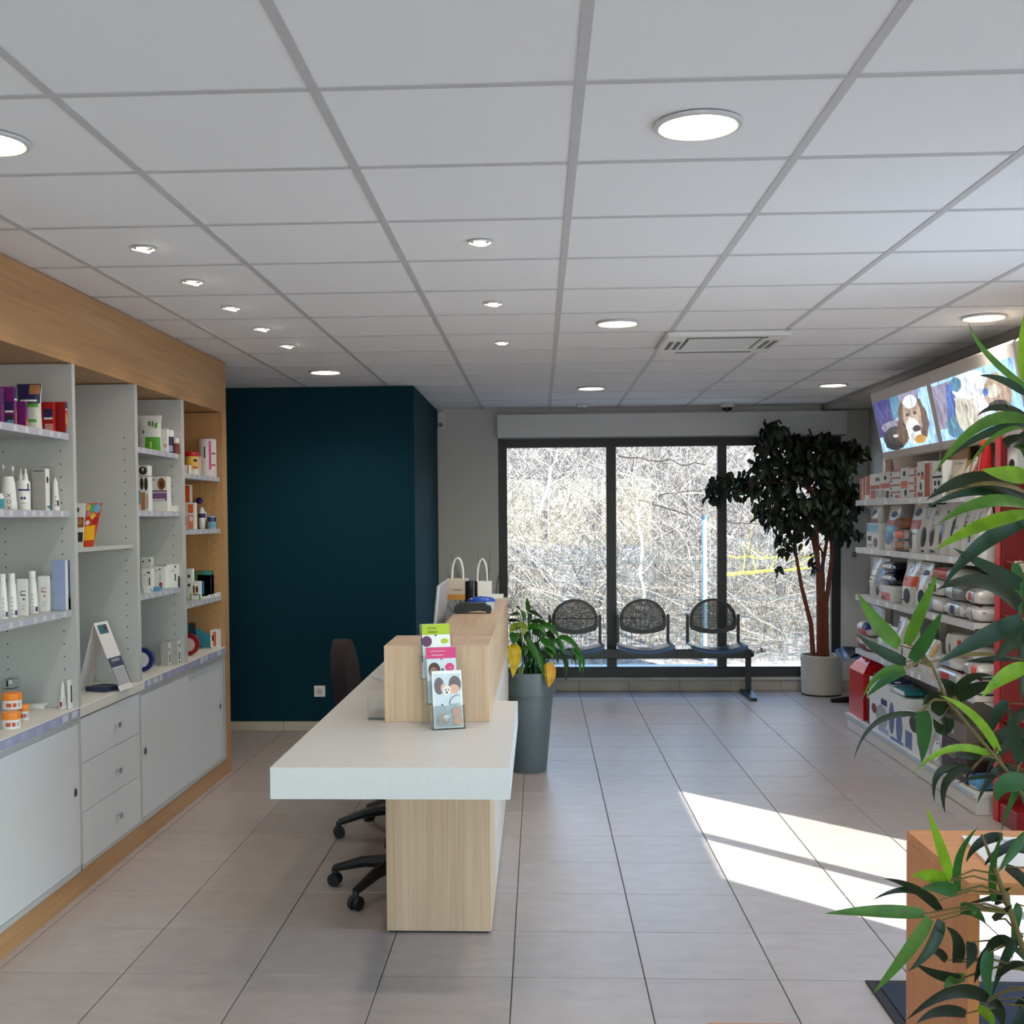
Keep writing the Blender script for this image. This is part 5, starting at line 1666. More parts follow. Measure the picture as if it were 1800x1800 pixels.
# top shelf
rcarton(1511, 1519, 0.155, Z1, XR, 0.15, wh(0, 'rust brown striped carton', 'top'), BRICK, [('f', .55, .75, 0, 1, BAGC), ('n', .1, .9, .1, .9, BAGC)])
rcarton(1519.5, 1528, 0.165, Z1, XR, 0.15, wh(1, 'rust brown carton with a cream stripe', 'top'), BRICK, [('f', .1, .3, 0, 1, BAGC), ('f', .0, 1, .0, .22, CARD)])
rcarton(1528.5, 1546, 0.175, Z1, XR, 0.15, wh(2, 'white carton with a broad rust band', 'top'), CARD, [('f', .05, .98, .42, .56, BRICK), ('f', .1, .6, .05, .38, REDB), ('o', .6, .8, .7, .85, INK), ('o', .84, .98, .7, .85, INK), ('f', .65, .95, .1, .35, GREYB)])
rcarton(1546.5, 1564, 0.18, Z1, XR, 0.15, wh(3, 'white carton with an orange red picture band', 'top'), CARD, [('f', .05, .98, .40, .58, mat('print_vermilion', (200, 80, 56), .5)), ('o', .4, .66, .7, .86, INK), ('f', .1, .5, .08, .34, GREYB), ('f', .6, .9, .05, .3, INK)])
for k in range(4):
    rcarton(1564.5, 1582, 0.044, Z1 + 0.0452 * k, XR, 0.15, '%s of four stacked flat cartons before the orange picture carton, top display shelf' % ('lowest', 'second', 'third', 'topmost')[k], CARD, [('f', 0, 1, .82, 1, REDB), ('f', .06, .2, .3, .7, INK), ('f', .5, .9, .1, .5, mat('print_vermilion', (200, 80, 56), .5))] if k == 0 else [('f', 0, 1, .82, 1, REDB), ('f', .04, .14, .3, .7, INK)], name='flat_carton')
rcarton(1582.5, 1596.5, 0.19, Z1, XR, 0.15, wh(4, 'tall white carton with an orange picture', 'top'), CARD, [('o', .3, .65, .72, .9, INK), ('f', .08, .9, .34, .56, ORG), ('o', .5, .8, .06, .3, INK)])
for k in range(4):
    rcarton(1597, 1611, 0.046, Z1 + 0.0472 * k, XR, 0.15, '%s of four stacked flat cartons beside the tallest carton, top display shelf' % ('lowest', 'second', 'third', 'topmost')[k], CARD, [('f', 0, 1, .82, 1, REDB), ('f', .7, .98, .1, .7, mat('print_vermilion', (200, 80, 56), .5))], name='flat_carton')
rcarton(1611.5, 1624, 0.215, Z1, XR, 0.15, wh(5, 'tallest white carton with an orange corner', 'top'), CARD, [('f', .55, .98, .5, .66, ORG), ('o', .1, .4, .6, .7, INK), ('o', .6, .9, .62, .72, INK), ('f', .1, .8, .03, .15, MAR), ('o', .4, .7, .2, .42, INK)])
rcarton(1624.5, 1637, 0.20, Z1, XR, 0.15, wh(6, 'plain rust brown carton with a cream edge', 'top'), BRICK, [('f', .8, 1, 0, 1, BAGC)])
rcarton(1637.5, 1656, 0.205, Z1, XR, 0.15, wh(7, 'white carton with a black bar and dotted pictures', 'top'), CARD, [('f', .05, 1, .52, .58, INK), ('o', .6, .9, .68, .85, INK), ('o', .2, .45, .3, .46, INK), ('o', .55, .8, .3, .46, INK), ('o', .2, .5, .06, .24, INK), ('f', .6, .95, .1, .2, ORG)])
a, b = place_r(1656.5, 1680, XR); soft_bag(XR, a, b, Z1, 0.20, 0.10, wh(8, 'cream bag with grey lettering patches', 'top'), BAGC, [(.1, .5, .2, .7, BAGS), (.6, .9, .3, .36, GREYB)])
a, b = place_r(1681, 1698, XR); soft_bag(XR, a, b, Z1, 0.19, 0.10, wh(9, 'tan bag with a cream panel', 'top'), BAGT, [(.4, .95, .1, .9, BAGC)])
a, b = place_r(1699, 1724, XR); soft_bag(XR, a, b, Z1, 0.205, 0.10, wh(10, 'white bag with a slanting rust corner', 'top'), BAGW, [(.72, 1, .0, .9, BRICK), (.2, .35, .4, .46, INK)])
a, b = place_r(1726, 1743, XR); soft_bag(XR, a, b, Z1, 0.15, 0.09, wh(11, 'red and cream striped bag', 'top'), REDB, [(0, .2, 0, 1, BAGC), (.4, .55, 0, 1, BAGC), (.7, 1, .1, .5, GOLD)])
a, b = place_r(1744, 1760, XR); soft_bag(XR, a, b, Z1, 0.13, 0.09, wh(12, 'orange and red striped bag', 'top'), ORG, [(.3, .5, 0, 1, REDB), (.6, .95, .2, .6, YEL)])
ya, yb = place_r(1656, 1701, 2.40)
soft_bag(2.385, ya, yb, Z1, 0.37, 0.05, 'tall purple and gold pouch behind the cream bag, top display shelf', mat('pouch_gold', (196, 142, 84), .35), [(0, 1, .74, 1, PURP), (.02, .98, .90, 1, VIOLET), (.1, .5, .45, .6, BAGC), (.1, .8, .30, .42, INK)], lean=0.02)
t = soft_bag(2.30, 6.30, 6.42, Z1, 0.32, 0.08, 'red and gold striped packet at the near end of the top display shelf', REDB, [(0, 1, .82, 1, ORG), (.2, .8, .70, .80, INK), (.05, .95, .9, .98, BAGC), (.35, .45, 0, .7, GOLD), (.6, .68, 0, .7, BAGC)])

# second shelf
rcarton(1523, 1545, 0.11, Z2, XR, 0.14, 'navy patterned white carton under the far stack, second display shelf', CARD, [('o', .55, .9, .1, .7, MAR), ('f', .1, .4, .5, .8, INK), ('f', .1, .5, .15, .3, GREYB)])
rcarton(1523, 1545, 0.066, Z2 + 0.111, XR, 0.13, 'pale blue carton in the middle of the far stack, second display shelf', CARD, [('f', .0, 1, .15, .85, CYAN), ('f', .0, .2, .1, .9, TEALB)])
a, b = place_r(1526, 1541, XR); soft_bag(XR, a, b, Z2 + 0.1785, 0.13, 0.07, 'small navy printed pouch on top of the far stack, second display shelf', BAGW, [(.1, .9, .0, .22, MAR), (.3, .8, .4, .7, NAVY)])
a, b = place_r(1547, 1566, XR); soft_bag(XR, a, b, Z2, 0.29, 0.12, 'tall blue and red banded bag next to the far stack, second display shelf', BAGW, [(.05, .95, .3, .55, CYAN), (.3, .9, .12, .45, BLUEB), (.0, .8, .56, .68, mat('print_vermilion', (200, 80, 56), .5)), (.4, .9, .74, .88, NAVY), (.0, .18, .7, .95, REDB)])
for k in range(3):
    y0, y1 = place_r(1567, 1588, XR)
    pillow(XR, XR + 0.16, y0, y1, Z2 + 0.072 * k, 0.07, '%s of three lying pouches with orange fish shapes, second display shelf' % ('lowest', 'middle', 'topmost')[k], BAGW if k < 2 else BAGT, [(.3, .95, .3, .75, ORG if k == 1 else (mat('print_copper', (170, 90, 40), .5) if k == 0 else DOGB))])
FIG = lambda mt=INK: [(.22, .62, .12, .52, mt), (.40, .60, .46, .62, mt), (.15, .5, .74, .80, GREYB)]
bags2 = [(1589, 1611, .30, 'white bag with a dark red panel', [(.02, .9, .48, .66, REDB), (.3, .75, .74, .9, NAVY), (.25, .55, .06, .44, INK)]),
         (1611.5, 1625, .275, 'white bag with a tall black dog picture', [(.2, .85, .12, .58, INK), (.3, .7, .02, .08, INK)]),
         (1625.5, 1642, .29, 'white bag with a sitting grey cat picture', [(.3, .75, .15, .55, DOG), (.35, .6, .45, .62, LBLUE), (.2, .8, .03, .08, INK), (.2, .7, .78, .82, GREYB)]),
         (1642.5, 1659, .30, 'white bag with a narrow bluish figure', [(.35, .7, .3, .6, LBLUE), (.3, .6, .2, .45, DOG), (.5, .7, .8, .84, INK)]),
         (1659.5, 1681, .30, 'white bag with slanting dark strokes', [(.3, .55, .35, .7, INK), (.6, .75, .5, .56, GREYB)]),
         (1681.5, 1701, .29, 'white bag with a grey side stripe', [(.0, .14, .05, .95, GREYB), (.4, .7, .4, .62, INK)]),
         (1701.5, 1721, .29, 'white bag with two dark marks', [(.3, .5, .55, .7, INK), (.6, .75, .3, .5, DOG)]),
         (1721.5, 1741, .28, 'plain white bag with a dark edge', [(.0, .1, .05, .95, INK), (.4, .8, .1, .2, mat('print_peach', (220, 170, 150), .5))]),
         (1741.5, 1757, .27, 'white bag with a mint corner', [(.1, .7, .06, .2, mat('print_mint', (80, 170, 140), .5)), (.3, .6, .5, .7, GREYB)])]
for k, (a, b, h, d, pr) in enumerate(bags2):
    y0, y1 = place_r(a, b, XR); soft_bag(XR, y0, y1, Z2, h, 0.12, wh(k + 2, d, 'second'), BAGW, pr)

# third shelf
bags3 = [(1521, 1533.5, .275, BAGW, 'white bag with black bars and an arch', [(.1, .8, .52, .56, INK), (.1, .7, .43, .47, INK), (.1, .5, .04, .36, INK)]),
         (1534, 1547, .275, BAGW, 'white bag with a blue lattice', [(.2, .8, .3, .75, BLUEB), (.3, .7, .08, .3, INK), (.4, .7, .76, .86, NAVY)]),
         (1577, 1601, .29, BAGW, 'white bag with a broad orange band', [(.0, 1, .42, .64, ORG), (.4, .8, .05, .38, INK), (.5, .68, .7, .96, BAGS)]),
         (1601.5, 1622, .28, BAGW, 'white bag with orange sides and a navy logo', [(.0, .4, .35, .66, ORG), (.45, .9, .72, .84, NAVY), (.5, .9, .1, .42, INK)])]
for k, (a, b, h, base, d, pr) in enumerate(bags3):
    y0, y1 = place_r(a, b, XR); soft_bag(XR, y0, y1, Z3, h, 0.12, wh(k, d, 'third'), base, pr)
y0, y1 = place_r(1548, 1575, XR + 0.02)
rcarton(1548, 1566, 0.105, Z3, XR, 0.12, 'carton with red lettering bars under the black pouches, third display shelf', CARD, [('f', .05, .95, .05, .55, mat('print_salmon', (206, 110, 110), .5)), ('f', .1, .5, .1, .3, MAR)])
for k in range(2):
    pillow(XR + 0.012, XR + 0.16, y0, y1, Z3 + 0.107 + 0.076 * k, 0.075, '%s shiny black and silver pouch above the red lettered carton, third display shelf' % ('lower', 'upper')[k], BAGK, [(.2, .8, .5, .95, BAGS), (.3, .6, .2, .4, LBLUE)])
for k, (a, b, zz, hh, base, d, pr) in enumerate([
        (1623, 1655, 0, .095, BAGW, 'lying white bag with a pale blue print', [(.1, .5, .2, .7, LBLUE)]),
        (1656, 1700, 0, .09, BAGW, 'lying white bag with a silver blue logo', [(.3, .8, .25, .8, BAGS), (.4, .6, .35, .6, NAVY)]),
        (1701, 1755, 0, .09, BAGW, 'lying white bag with a dark red edge', [(.0, 1, .86, .98, MAR), (.2, .6, .2, .6, BAGS)]),
        (1623, 1655, .097, .095, BAGW, 'lying white bag with a brown arc, stacked', [(.3, .7, .4, .6, DOG), (.0, 1, .0, .08, MAR)]),
        (1656, 1700, .092, .09, mat('bag_grey_film', (120, 122, 122), .35), 'lying dark grey bag, stacked', [(.2, .5, .2, .8, BAGS)]),
        (1701, 1755, .092, .085, BAGW, 'white bag with a red logo, stacked', [(.3, .7, .3, .8, BAGS), (.35, .55, .4, .6, REDB)]),
        (1630, 1680, .195, .07, BAGW, 'flattened white bag with a red oval', [(.2, .7, .3, .8, REDB)])]):
    y0, y1 = place_r(a, b, XR)
    pillow(XR, XR + 0.17, y0, y1, Z3 + zz, hh, '%s, %s lying bag of the third display shelf' % (d, ORD[k]), base, pr)

# fourth shelf
y0, y1 = place_r(1500, 1530, XR)
pillow(XR - 0.02, XR + 0.15, y0 + 0.02, 8.555, Z4, 0.10, 'lower red and white packet at the far end, fourth display shelf', BAGW, [(.1, .9, .1, .5, MAR), (.0, .3, .2, .9, REDB)])
pillow(XR - 0.02, XR + 0.15, y0 + 0.02, 8.55, Z4 + 0.102, 0.10, 'upper red and white packet at the far end, fourth display shelf', BAGW, [(.2, .9, .1, .5, REDB), (.6, 1, .5, .9, NAVY)])
bags4 = [(1534, 1549, .22, BAGW, 'white bag with a purple and red band', [(.0, 1, .55, .75, PURP), (.1, .5, .3, .5, CYAN)]),
         (1549.5, 1564, .21, BAGW, 'white bag with sky blue and brown prints', [(.1, .6, .3, .6, CYAN), (.4, .8, .05, .3, DOG)]),
         (1564.5, 1577, .29, BAGW, 'white bag with a blue drop picture', [(.3, .8, .3, .6, BLUEB), (.1, .5, .6, .9, LBLUE)]),
         (1577.5, 1596, .28, BAGW, 'creased white bag with dark specks', [(.2, .4, .2, .4, INK), (.6, .8, .5, .6, INK)]),
         (1597, 1612, .20, BAGW, 'white bag with a blue and brown picture', [(.2, .7, .3, .7, LBLUE), (.5, .9, .1, .4, DOGB)]),
         (1612.5, 1634, .21, BAGW, 'white bag with a tan corner', [(.6, 1, .5, 1, GOLD), (.1, .4, .3, .7, INK)])]
for k, (a, b, h, base, d, pr) in enumerate(bags4):
    y0, y1 = place_r(a, b, XR); soft_bag(XR, y0, y1, Z4, h, 0.12, wh(k, d, 'fourth'), base, pr)
y0, y1 = place_r(1640, 1692, XR)
pillow(XR, XR + 0.17, y0, y1, Z4, 0.085, 'lowest silver lettered bag under the grey round tub, fourth display shelf', BAGW, [(.2, .8, .25, .75, BAGS), (.3, .6, .4, .6, REDB), (0, 1, .88, .98, MAR)])
pillow(XR, XR + 0.17, y0 + 0.02, y1 - 0.01, Z4 + 0.086, 0.07, 'blue logo bag right under the grey round tub, fourth display shelf', BAGW, [(.3, .6, .3, .7, LBLUE)])
yy = (y0 + y1) / 2
t = thing('round_tub', 'pale grey round tub with a red stripe on the lying bags, fourth display shelf', 'tub', (XR + 0.085, yy, Z4 + 0.157))
MB().lathe([(0.07, 0.001), (0.084, 0.02), (0.086, 0.09), (0.075, 0.125), (0.0005, 0.13)], XR + 0.085, yy, Z4 + 0.157, 28).build('body', mat('tub_grey', (188, 184, 176), .35), t, smooth=True)
MB().lathe([(0.0868, 0.03), (0.0870, 0.095)], XR + 0.085, yy, Z4 + 0.157, 4, math.radians(235), math.radians(248), cap=False).build('stripe', REDB, t)
MB().lathe([(0.0868, 0.03), (0.0870, 0.07)], XR + 0.085, yy, Z4 + 0.157, 3, math.radians(200), math.radians(206), cap=False).build('print', INK, t)
for k, (a, b, zz, hh, d, pr) in enumerate([
        (1693, 1757, 0, .085, 'lying white bag with a maroon edge and silver logo', [(.2, .6, .3, .8, BAGS), (0, 1, .88, .98, MAR)]),
        (1693, 1757, .087, .08, 'second lying white bag with an orange print', [(.6, .9, .3, .7, ORG), (.1, .4, .3, .7, BAGS)]),
        (1693, 1740, .169, .07, 'third lying white bag with a red logo', [(.2, .6, .3, .8, REDB), (.6, .9, .3, .6, BAGS)])]):
    y0, y1 = place_r(a, b, XR)
    pillow(XR, XR + 0.17, y0, y1, Z4 + zz, hh, d + ', near end of fourth display shelf', BAGW, pr)

# base shelf
ZB = 0.112
y0, y1 = place_r(1488, 1512, XR)
REDG = mat('canister_red', (196, 20, 26), .22)
t = thing('pet_food_canister', 'glossy red box shaped canister at the far end of the base shelf', 'canister', (2.36, (y0 + y1) / 2, ZB))
y1 = 8.80; y0 = 8.42
m = MB()
for (e, z_) in ((0.0, 0.0005), (0.0, 0.33), (0.04, 0.39), (0.075, 0.42)):
    n0 = len(m.v)
    m.v += [Vector((2.275 + e, y0 + e, ZB + z_)), Vector((2.46 - e, y0 + e, ZB + z_)), Vector((2.46 - e, y1 - e, ZB + z_)), Vector((2.275 + e, y1 - e, ZB + z_))]
    if n0:
        for i in range(4): m.f.append((n0 - 4 + i, n0 - 4 + (i + 1) % 4, n0 + (i + 1) % 4, n0 + i))
m.f += [(0, 1, 2, 3), (12, 13, 14, 15)]
m.build('body', REDG, t)
MB().lathe([(0.05, 0), (0.05, 0.03), (0.035, 0.05), (0.0005, 0.055)], 2.367, 8.61, ZB + 0.42, 20).build('lid', REDG, t, smooth=True)
t = thing('food_dispenser', 'black and cream food dispenser in front of the red canister', 'dispenser', (2.33, 8.30, ZB))
MB().lathe([(0.055, 0.0005), (0.06, 0.17), (0.057, 0.18)], 2.335, 8.31, ZB, 24).build('bowl', BLACK, t, smooth=True)
MB().lathe([(0.062, 0.18), (0.064, 0.20), (0.060, 0.225), (0.0005, 0.23)], 2.335, 8.31, ZB, 24).build('rim', BAGC, t, smooth=True)
B(2.31, 2.36, 8.29, 8.33, ZB + 0.23, ZB + 0.275, 0.008).build('spout', BAGC, t)
rcarton(1529, 1563, 0.34, ZB, XR, 0.17, 'large white carton with a grey cat and small blue label on the base shelf', CARD, [('o', .35, .95, .08, .55, GREYB), ('f', .62, .92, .56, .68, NAVY), ('o', .12, .4, .3, .5, MAR), ('o', .1, .3, .7, .8, INK), ('f', .5, 1, .02, .12, LBLUE)])
rcarton(1563.5, 1592, 0.30, ZB, XR, 0.17, 'white carton with steel blue animal shapes beside the large one on the base shelf', CARD, [('o', .0, .35, .1, .8, BLUECART), ('o', .45, .85, .0, .7, BLUECART), ('f', .1, .9, .0, .06, BLUEB)])
rcarton(1592.5, 1628, 0.25, ZB, XR, 0.17, 'white carton with a brown and blue picture in the middle of the base shelf', CARD, [('o', .2, .7, .5, .9, DOG), ('f', .0, .35, .03, .45, BLUECART), ('o', .6, .9, .2, .4, TAN)])
y0, y1 = place_r(1546, 1608, 2.33)
for k, (zz, hh, mt, d) in enumerate(((.342, .022, mat('book_navy', (26, 56, 96), .4), 'navy booklet with a white ring mark lying on the cartons of the base shelf'), )):
    rcarton(0, 0, hh, ZB + zz, XR + 0.02, 0.13, d, mt, [('n', .2, .5, .3, .7, WHT)], name='booklet', cat='booklet', group=None, ys=place_r(1531, 1561, XR))
pillow(XR + 0.01, XR + 0.15, *place_r(1565, 1590, XR), ZB + 0.302, 0.05, 'teal and white wipes pack lying on the middle cartons of the base shelf', mat('pack_teal', (40, 120, 130), .35), [(.1, .9, .2, .6, WHT)], name='wipes_pack', cat='pack', group=None)
a, b = place_r(1630, 1655, XR); soft_bag(XR, a, b, ZB, 0.24, 0.12, 'silver film bag with a white label on the base shelf', BAGS, [(.3, .8, .1, .6, CARD), (.5, .62, .25, .35, INK)])
rcarton(1657, 1715, 0.20, ZB, XR + 0.01, 0.17, 'low dark maroon carton with pale speckled print on the base shelf', mat('carton_oxblood', (58, 26, 28), .5), [('o', .15, .6, .5, .85, mat('print_dim', (120, 104, 100), .6)), ('f', .7, .95, .2, .5, BAGC)])
rcarton(1657, 1712, 0.11, ZB + 0.2015, XR + 0.02, 0.15, 'taupe carton on top of the dark maroon one on the base shelf', mat('carton_taupe', (112, 98, 88), .5), [('f', .1, .5, .3, .6, GREYB)])
pillow(XR, XR + 0.17, *place_r(1716, 1752, XR), ZB, 0.08, 'lying pack with blue and white waves at the near end of the base shelf', mat('pack_blue', (80, 140, 186), .35), [(.1, .9, .1, .4, WHT), (.1, .5, .6, .9, NAVY)], name='litter_pack', cat='pack', group=None)

# backlit picture boxes above the shelving --------------------------------------
def emis(name, rgb, s=0.85):
    """backlit print: a photograph's mottled tones"""
    m = mat(name, tuple(v * .5 for v in rgb), .25, emit=rgb, estr=s, vary=0.0)
    nt = m.node_tree
    b = nt.nodes['Principled BSDF']
    tc = nt.nodes.new('ShaderNodeTexCoord')
    mp = nt.nodes.new('ShaderNodeMapping')
    mp.inputs['Scale'].default_value = (20, 16, 7)
    nt.links.new(tc.outputs['Object'], mp.inputs[0])
    n = nt.nodes.new('ShaderNodeTexNoise')
    n.inputs['Scale'].default_value = 1.6
    n.inputs['Detail'].default_value = 7
    n.inputs['Roughness'].default_value = 0.7
    n.inputs['Distortion'].default_value = 0.8
    nt.links.new(mp.outputs[0], n.inputs['Vector'])
    cr = nt.nodes.new('ShaderNodeValToRGB')
    c = lin(rgb)
    e = cr.color_ramp.elements
    e[0].position = 0.36; e[0].color = tuple(v * 0.35 for v in c) + (1,)
    e[1].position = 0.62; e[1].color = tuple(min(1, v * 1.3 + 0.05) for v in c) + (1,)
    x = e.new(0.5); x.color = c + (1,)
    nt.links.new(n.outputs['Fac'], cr.inputs[0])
    nt.links.new(cr.outputs[0], b.inputs['Emission Color'])
    return m


FRM = mat('lightbox_frame', (200, 190, 182), 0.45)


def lightbox(y_far, y_near, label, polys, ground, group='lightboxes above the pet food shelving'):
    L = y_far - y_near
    t = thing('lightbox', label, 'lightbox', (2.348, y_far, 1.934), group, rot=(0, -math.radians(11.9), 0))
    Hh = 0.468
    # local x: depth (front at 0, back +), y: 0 at the far side going negative towards the viewer, z up
    m = MB().box(0, 0.07, -L, 0, 0, Hh, 0.012)
    m.build('case', FRM, t, world=False)
    s0, s1, b0, b1 = -L + 0.03, -0.035, 0.055, Hh - 0.075
    MB().box(-0.0015, -0.0003, s0, s1, b0, b1).build('picture', ground, t, world=False)
    for k, (nm, mt, poly) in enumerate(polys):
        e = 0.0016 + 0.0005 * k
        pp = []
        for u, v in poly:
            u = min(1, max(0, u)); v = min(1, max(0, v))
            pp.append((s1 + (s0 - s1) * u, b0 + (b1 - b0) * v))
        MB().prism(pp, -e - 0.0004, -e, 'x').build(nm, mt, t, world=False)
    return t


E1 = emis('backlit_navy', (20, 20, 104)); E2 = emis('backlit_sky', (150, 196, 240)); E3 = emis('backlit_fur_tan', (176, 150, 132), .7)
E4 = emis('backlit_fur_brown', (92, 62, 44), .6); E5 = emis('backlit_black', (26, 22, 30), .4); E6 = emis('backlit_white', (214, 222, 230))
E7 = emis('backlit_blue', (44, 88, 170)); E8 = emis('backlit_mauve', (130, 124, 150), .8); E9 = emis('backlit_cream', (190, 186, 172), .8)
EA = emis('backlit_teal', (60, 120, 150), .8); EB = emis('backlit_amber', (190, 140, 50), .7)


def rough_ell(cx, cz, rx, rz, n=22, amp=0.10, seed=0):
    r_ = random.Random(seed)
    return [(cx + rx * math.cos(2 * math.pi * i / n) * (1 + r_.uniform(-amp, amp)), cz + rz * math.sin(2 * math.pi * i / n) * (1 + r_.uniform(-amp, amp))) for i in range(n)]


lightbox(8.20, 7.03, 'far backlit picture box showing a brown and white dog beside a dark cat', [
    ('sky_patch', E1, [(0, .3), (.36, .3), (.36, 1), (0, 1)]), ('sky_patch', EA, [(.34, .55), (.46, .62), (.5, 1), (.34, 1)]), ('sky_patch', E8, [(.48, .5), (.8, .5), (.86, 1), (.5, 1)]),
    ('bird', E8, rough_ell(.28, .47, .2, .1, seed=3)), ('dog', E4, rough_ell(.68, .48, .26, .42, seed=4)), ('dog_face', E3, rough_ell(.68, .55, .15, .38, seed=5)), ('dog_head', E6, rough_ell(.69, .82, .12, .12, seed=6)),
    ('muzzle', E6, rough_ell(.66, .28, .12, .26, seed=7)), ('dog_nose', E5, rough_ell(.72, .32, .07, .06, seed=8)), ('cat', E5, rough_ell(.30, .22, .22, .24, seed=9)), ('cat_face', E4, rough_ell(.46, .27, .1, .2, seed=10)),
    ('eye', E9, rough_ell(.33, .27, .05, .03, seed=11)), ('collar', EB, rough_ell(.75, .12, .1, .08, seed=12)), ('eye', E5, rough_ell(.62, .6, .03, .03, seed=13)), ('eye', E5, rough_ell(.75, .6, .03, .03, seed=14))], E2)
lightbox(7.015, 5.76, 'near backlit picture box showing a shaggy white dog against blue', [
    ('shade', E8, [(0, .2), (.3, .2), (.3, .95), (.0, .95)]), ('shade', E7, [(.12, .2), (.32, .2), (.34, .9), (.2, .9)]), ('shade', E1, [(.22, .25), (.32, .2), (.33, .6), (.26, .62)]),
    ('shade', EA, rough_ell(.26, .2, .16, .2, seed=21)), ('dog', E9, rough_ell(.42, .42, .16, .42, seed=22)), ('dog_head', E6, rough_ell(.48, .80, .2, .22, seed=23)), ('dog', E6, rough_ell(.62, .6, .12, .34, seed=24)),
    ('patch', EA, rough_ell(.33, .86, .07, .12, seed=25)), ('second_dog', E3, rough_ell(.78, .55, .14, .3, seed=26)), ('second_dog', E5, rough_ell(.76, .38, .1, .08, seed=27)), ('second_dog', E9, rough_ell(.74, .6, .08, .1, seed=28)), ('eye', E7, rough_ell(.66, .62, .03, .06, seed=29))], E2)
lightbox(5.745, 4.9, 'third lightbox seen only as a sliver at the right edge of the photo', [], E3)

# red display stand at the near end of the shelving ------------------------------
t = thing('red_display_stand', 'dark red metal display stand with wire hooks at the near end of the shelving', 'display stand', (2.42, 6.11, 0))
REDM = mat('stand_red', (134, 14, 18), .4)
B(2.325, 2.512, 6.125, 6.145, 0.0005, 1.985, 0.002).build('back_panel', REDM, t)
B(2.319, 2.3245, 6.08, 6.145, 0.0005, 1.985).build('side_strip', mat('stand_red_bright', (190, 18, 22), .35), t)
B(2.325, 2.512, 5.86, 6.1245, 0.0005, 0.10, 0.003).build('base', REDM, t)
for x in (2.337, 2.350): B(x, x + 0.003, 6.121, 6.1245, 0.4, 1.9).build('slot_line', mat('slot_pink', (160, 70, 66), .5), t)
HOOK = mat('hook_brass', (206, 170, 140), .35, .6)
hooks = []
for (px_, py_) in ((1776, 988), (1770, 1084), (1785, 850)):
    p = on_y(px_, py_, 6.02)
    MB().tube([(p.x + 0.02, 6.124, p.z), (p.x + 0.02, 5.98, p.z - 0.004), (p.x + 0.02, 5.955, p.z + 0.012)], 0.0028, 6).build('hook', HOOK, t, smooth=True)
    hooks.append((p.x + 0.02, p.z))
MB().lathe([(0.06, 0.002), (0.085, 0.03), (0.082, 0.03), (0.058, 0.006), (0.0005, 0.006)], 2.41, 6.035, 0.50, 28).build('tray', REDM, t, smooth=True)
B(2.36, 2.46, 6.03, 6.1245, 0.494, 0.5015).build('tray_bracket', REDM, t)
hx, hz = hooks[0]
rcarton(0, 0, 0.19, 1.765, 2.37, 0.13, 'white carton with a pink panel leaning at the top of the red stand', CARD, [('n', .3, .8, .62, .86, mat('print_pinkred', (206, 60, 90), .5)), ('n', .35, .75, .68, .8, mat('print_palepink', (230, 170, 180), .5)), ('o', .2, .8, .1, .4, INK), ('n', .62, .9, .08, .38, INK)], group=None, ys=(6.0, 6.123))
B(2.35, 2.51, 5.99, 6.1245, 1.752, 1.764).build('ledge', REDM, t)
for k, (hx, hz) in enumerate(hooks[:2]):
    tt = thing('hanging_snack_pack', ('orange and cream snack pack on the upper hook of the red stand', 'orange striped snack pack on the lower hook of the red stand')[k], 'snack pack', (hx + 0.03, 5.99, hz - 0.02), 'snack packs on the red stand')
    B(hx + 0.006, hx + 0.085, 5.985, 6.0, hz - 0.14, hz - 0.006, 0.004).build('pack', BAGC if k == 0 else ORG, tt)
    B(hx + 0.016, hx + 0.075, 5.9838, 5.9848, hz - 0.11, hz - 0.05).build('print', DOGB if k == 0 else BAGC, tt)
    B(hx - 0.012, hx + 0.03, 5.989, 5.991, hz - 0.03, hz + 0.006).build('hang_tab', CARD, tt)

# ------------------------------------------------------------------ waiting room benches
SEATB = mat('seat_navy_black', (22, 26, 40), 0.3)


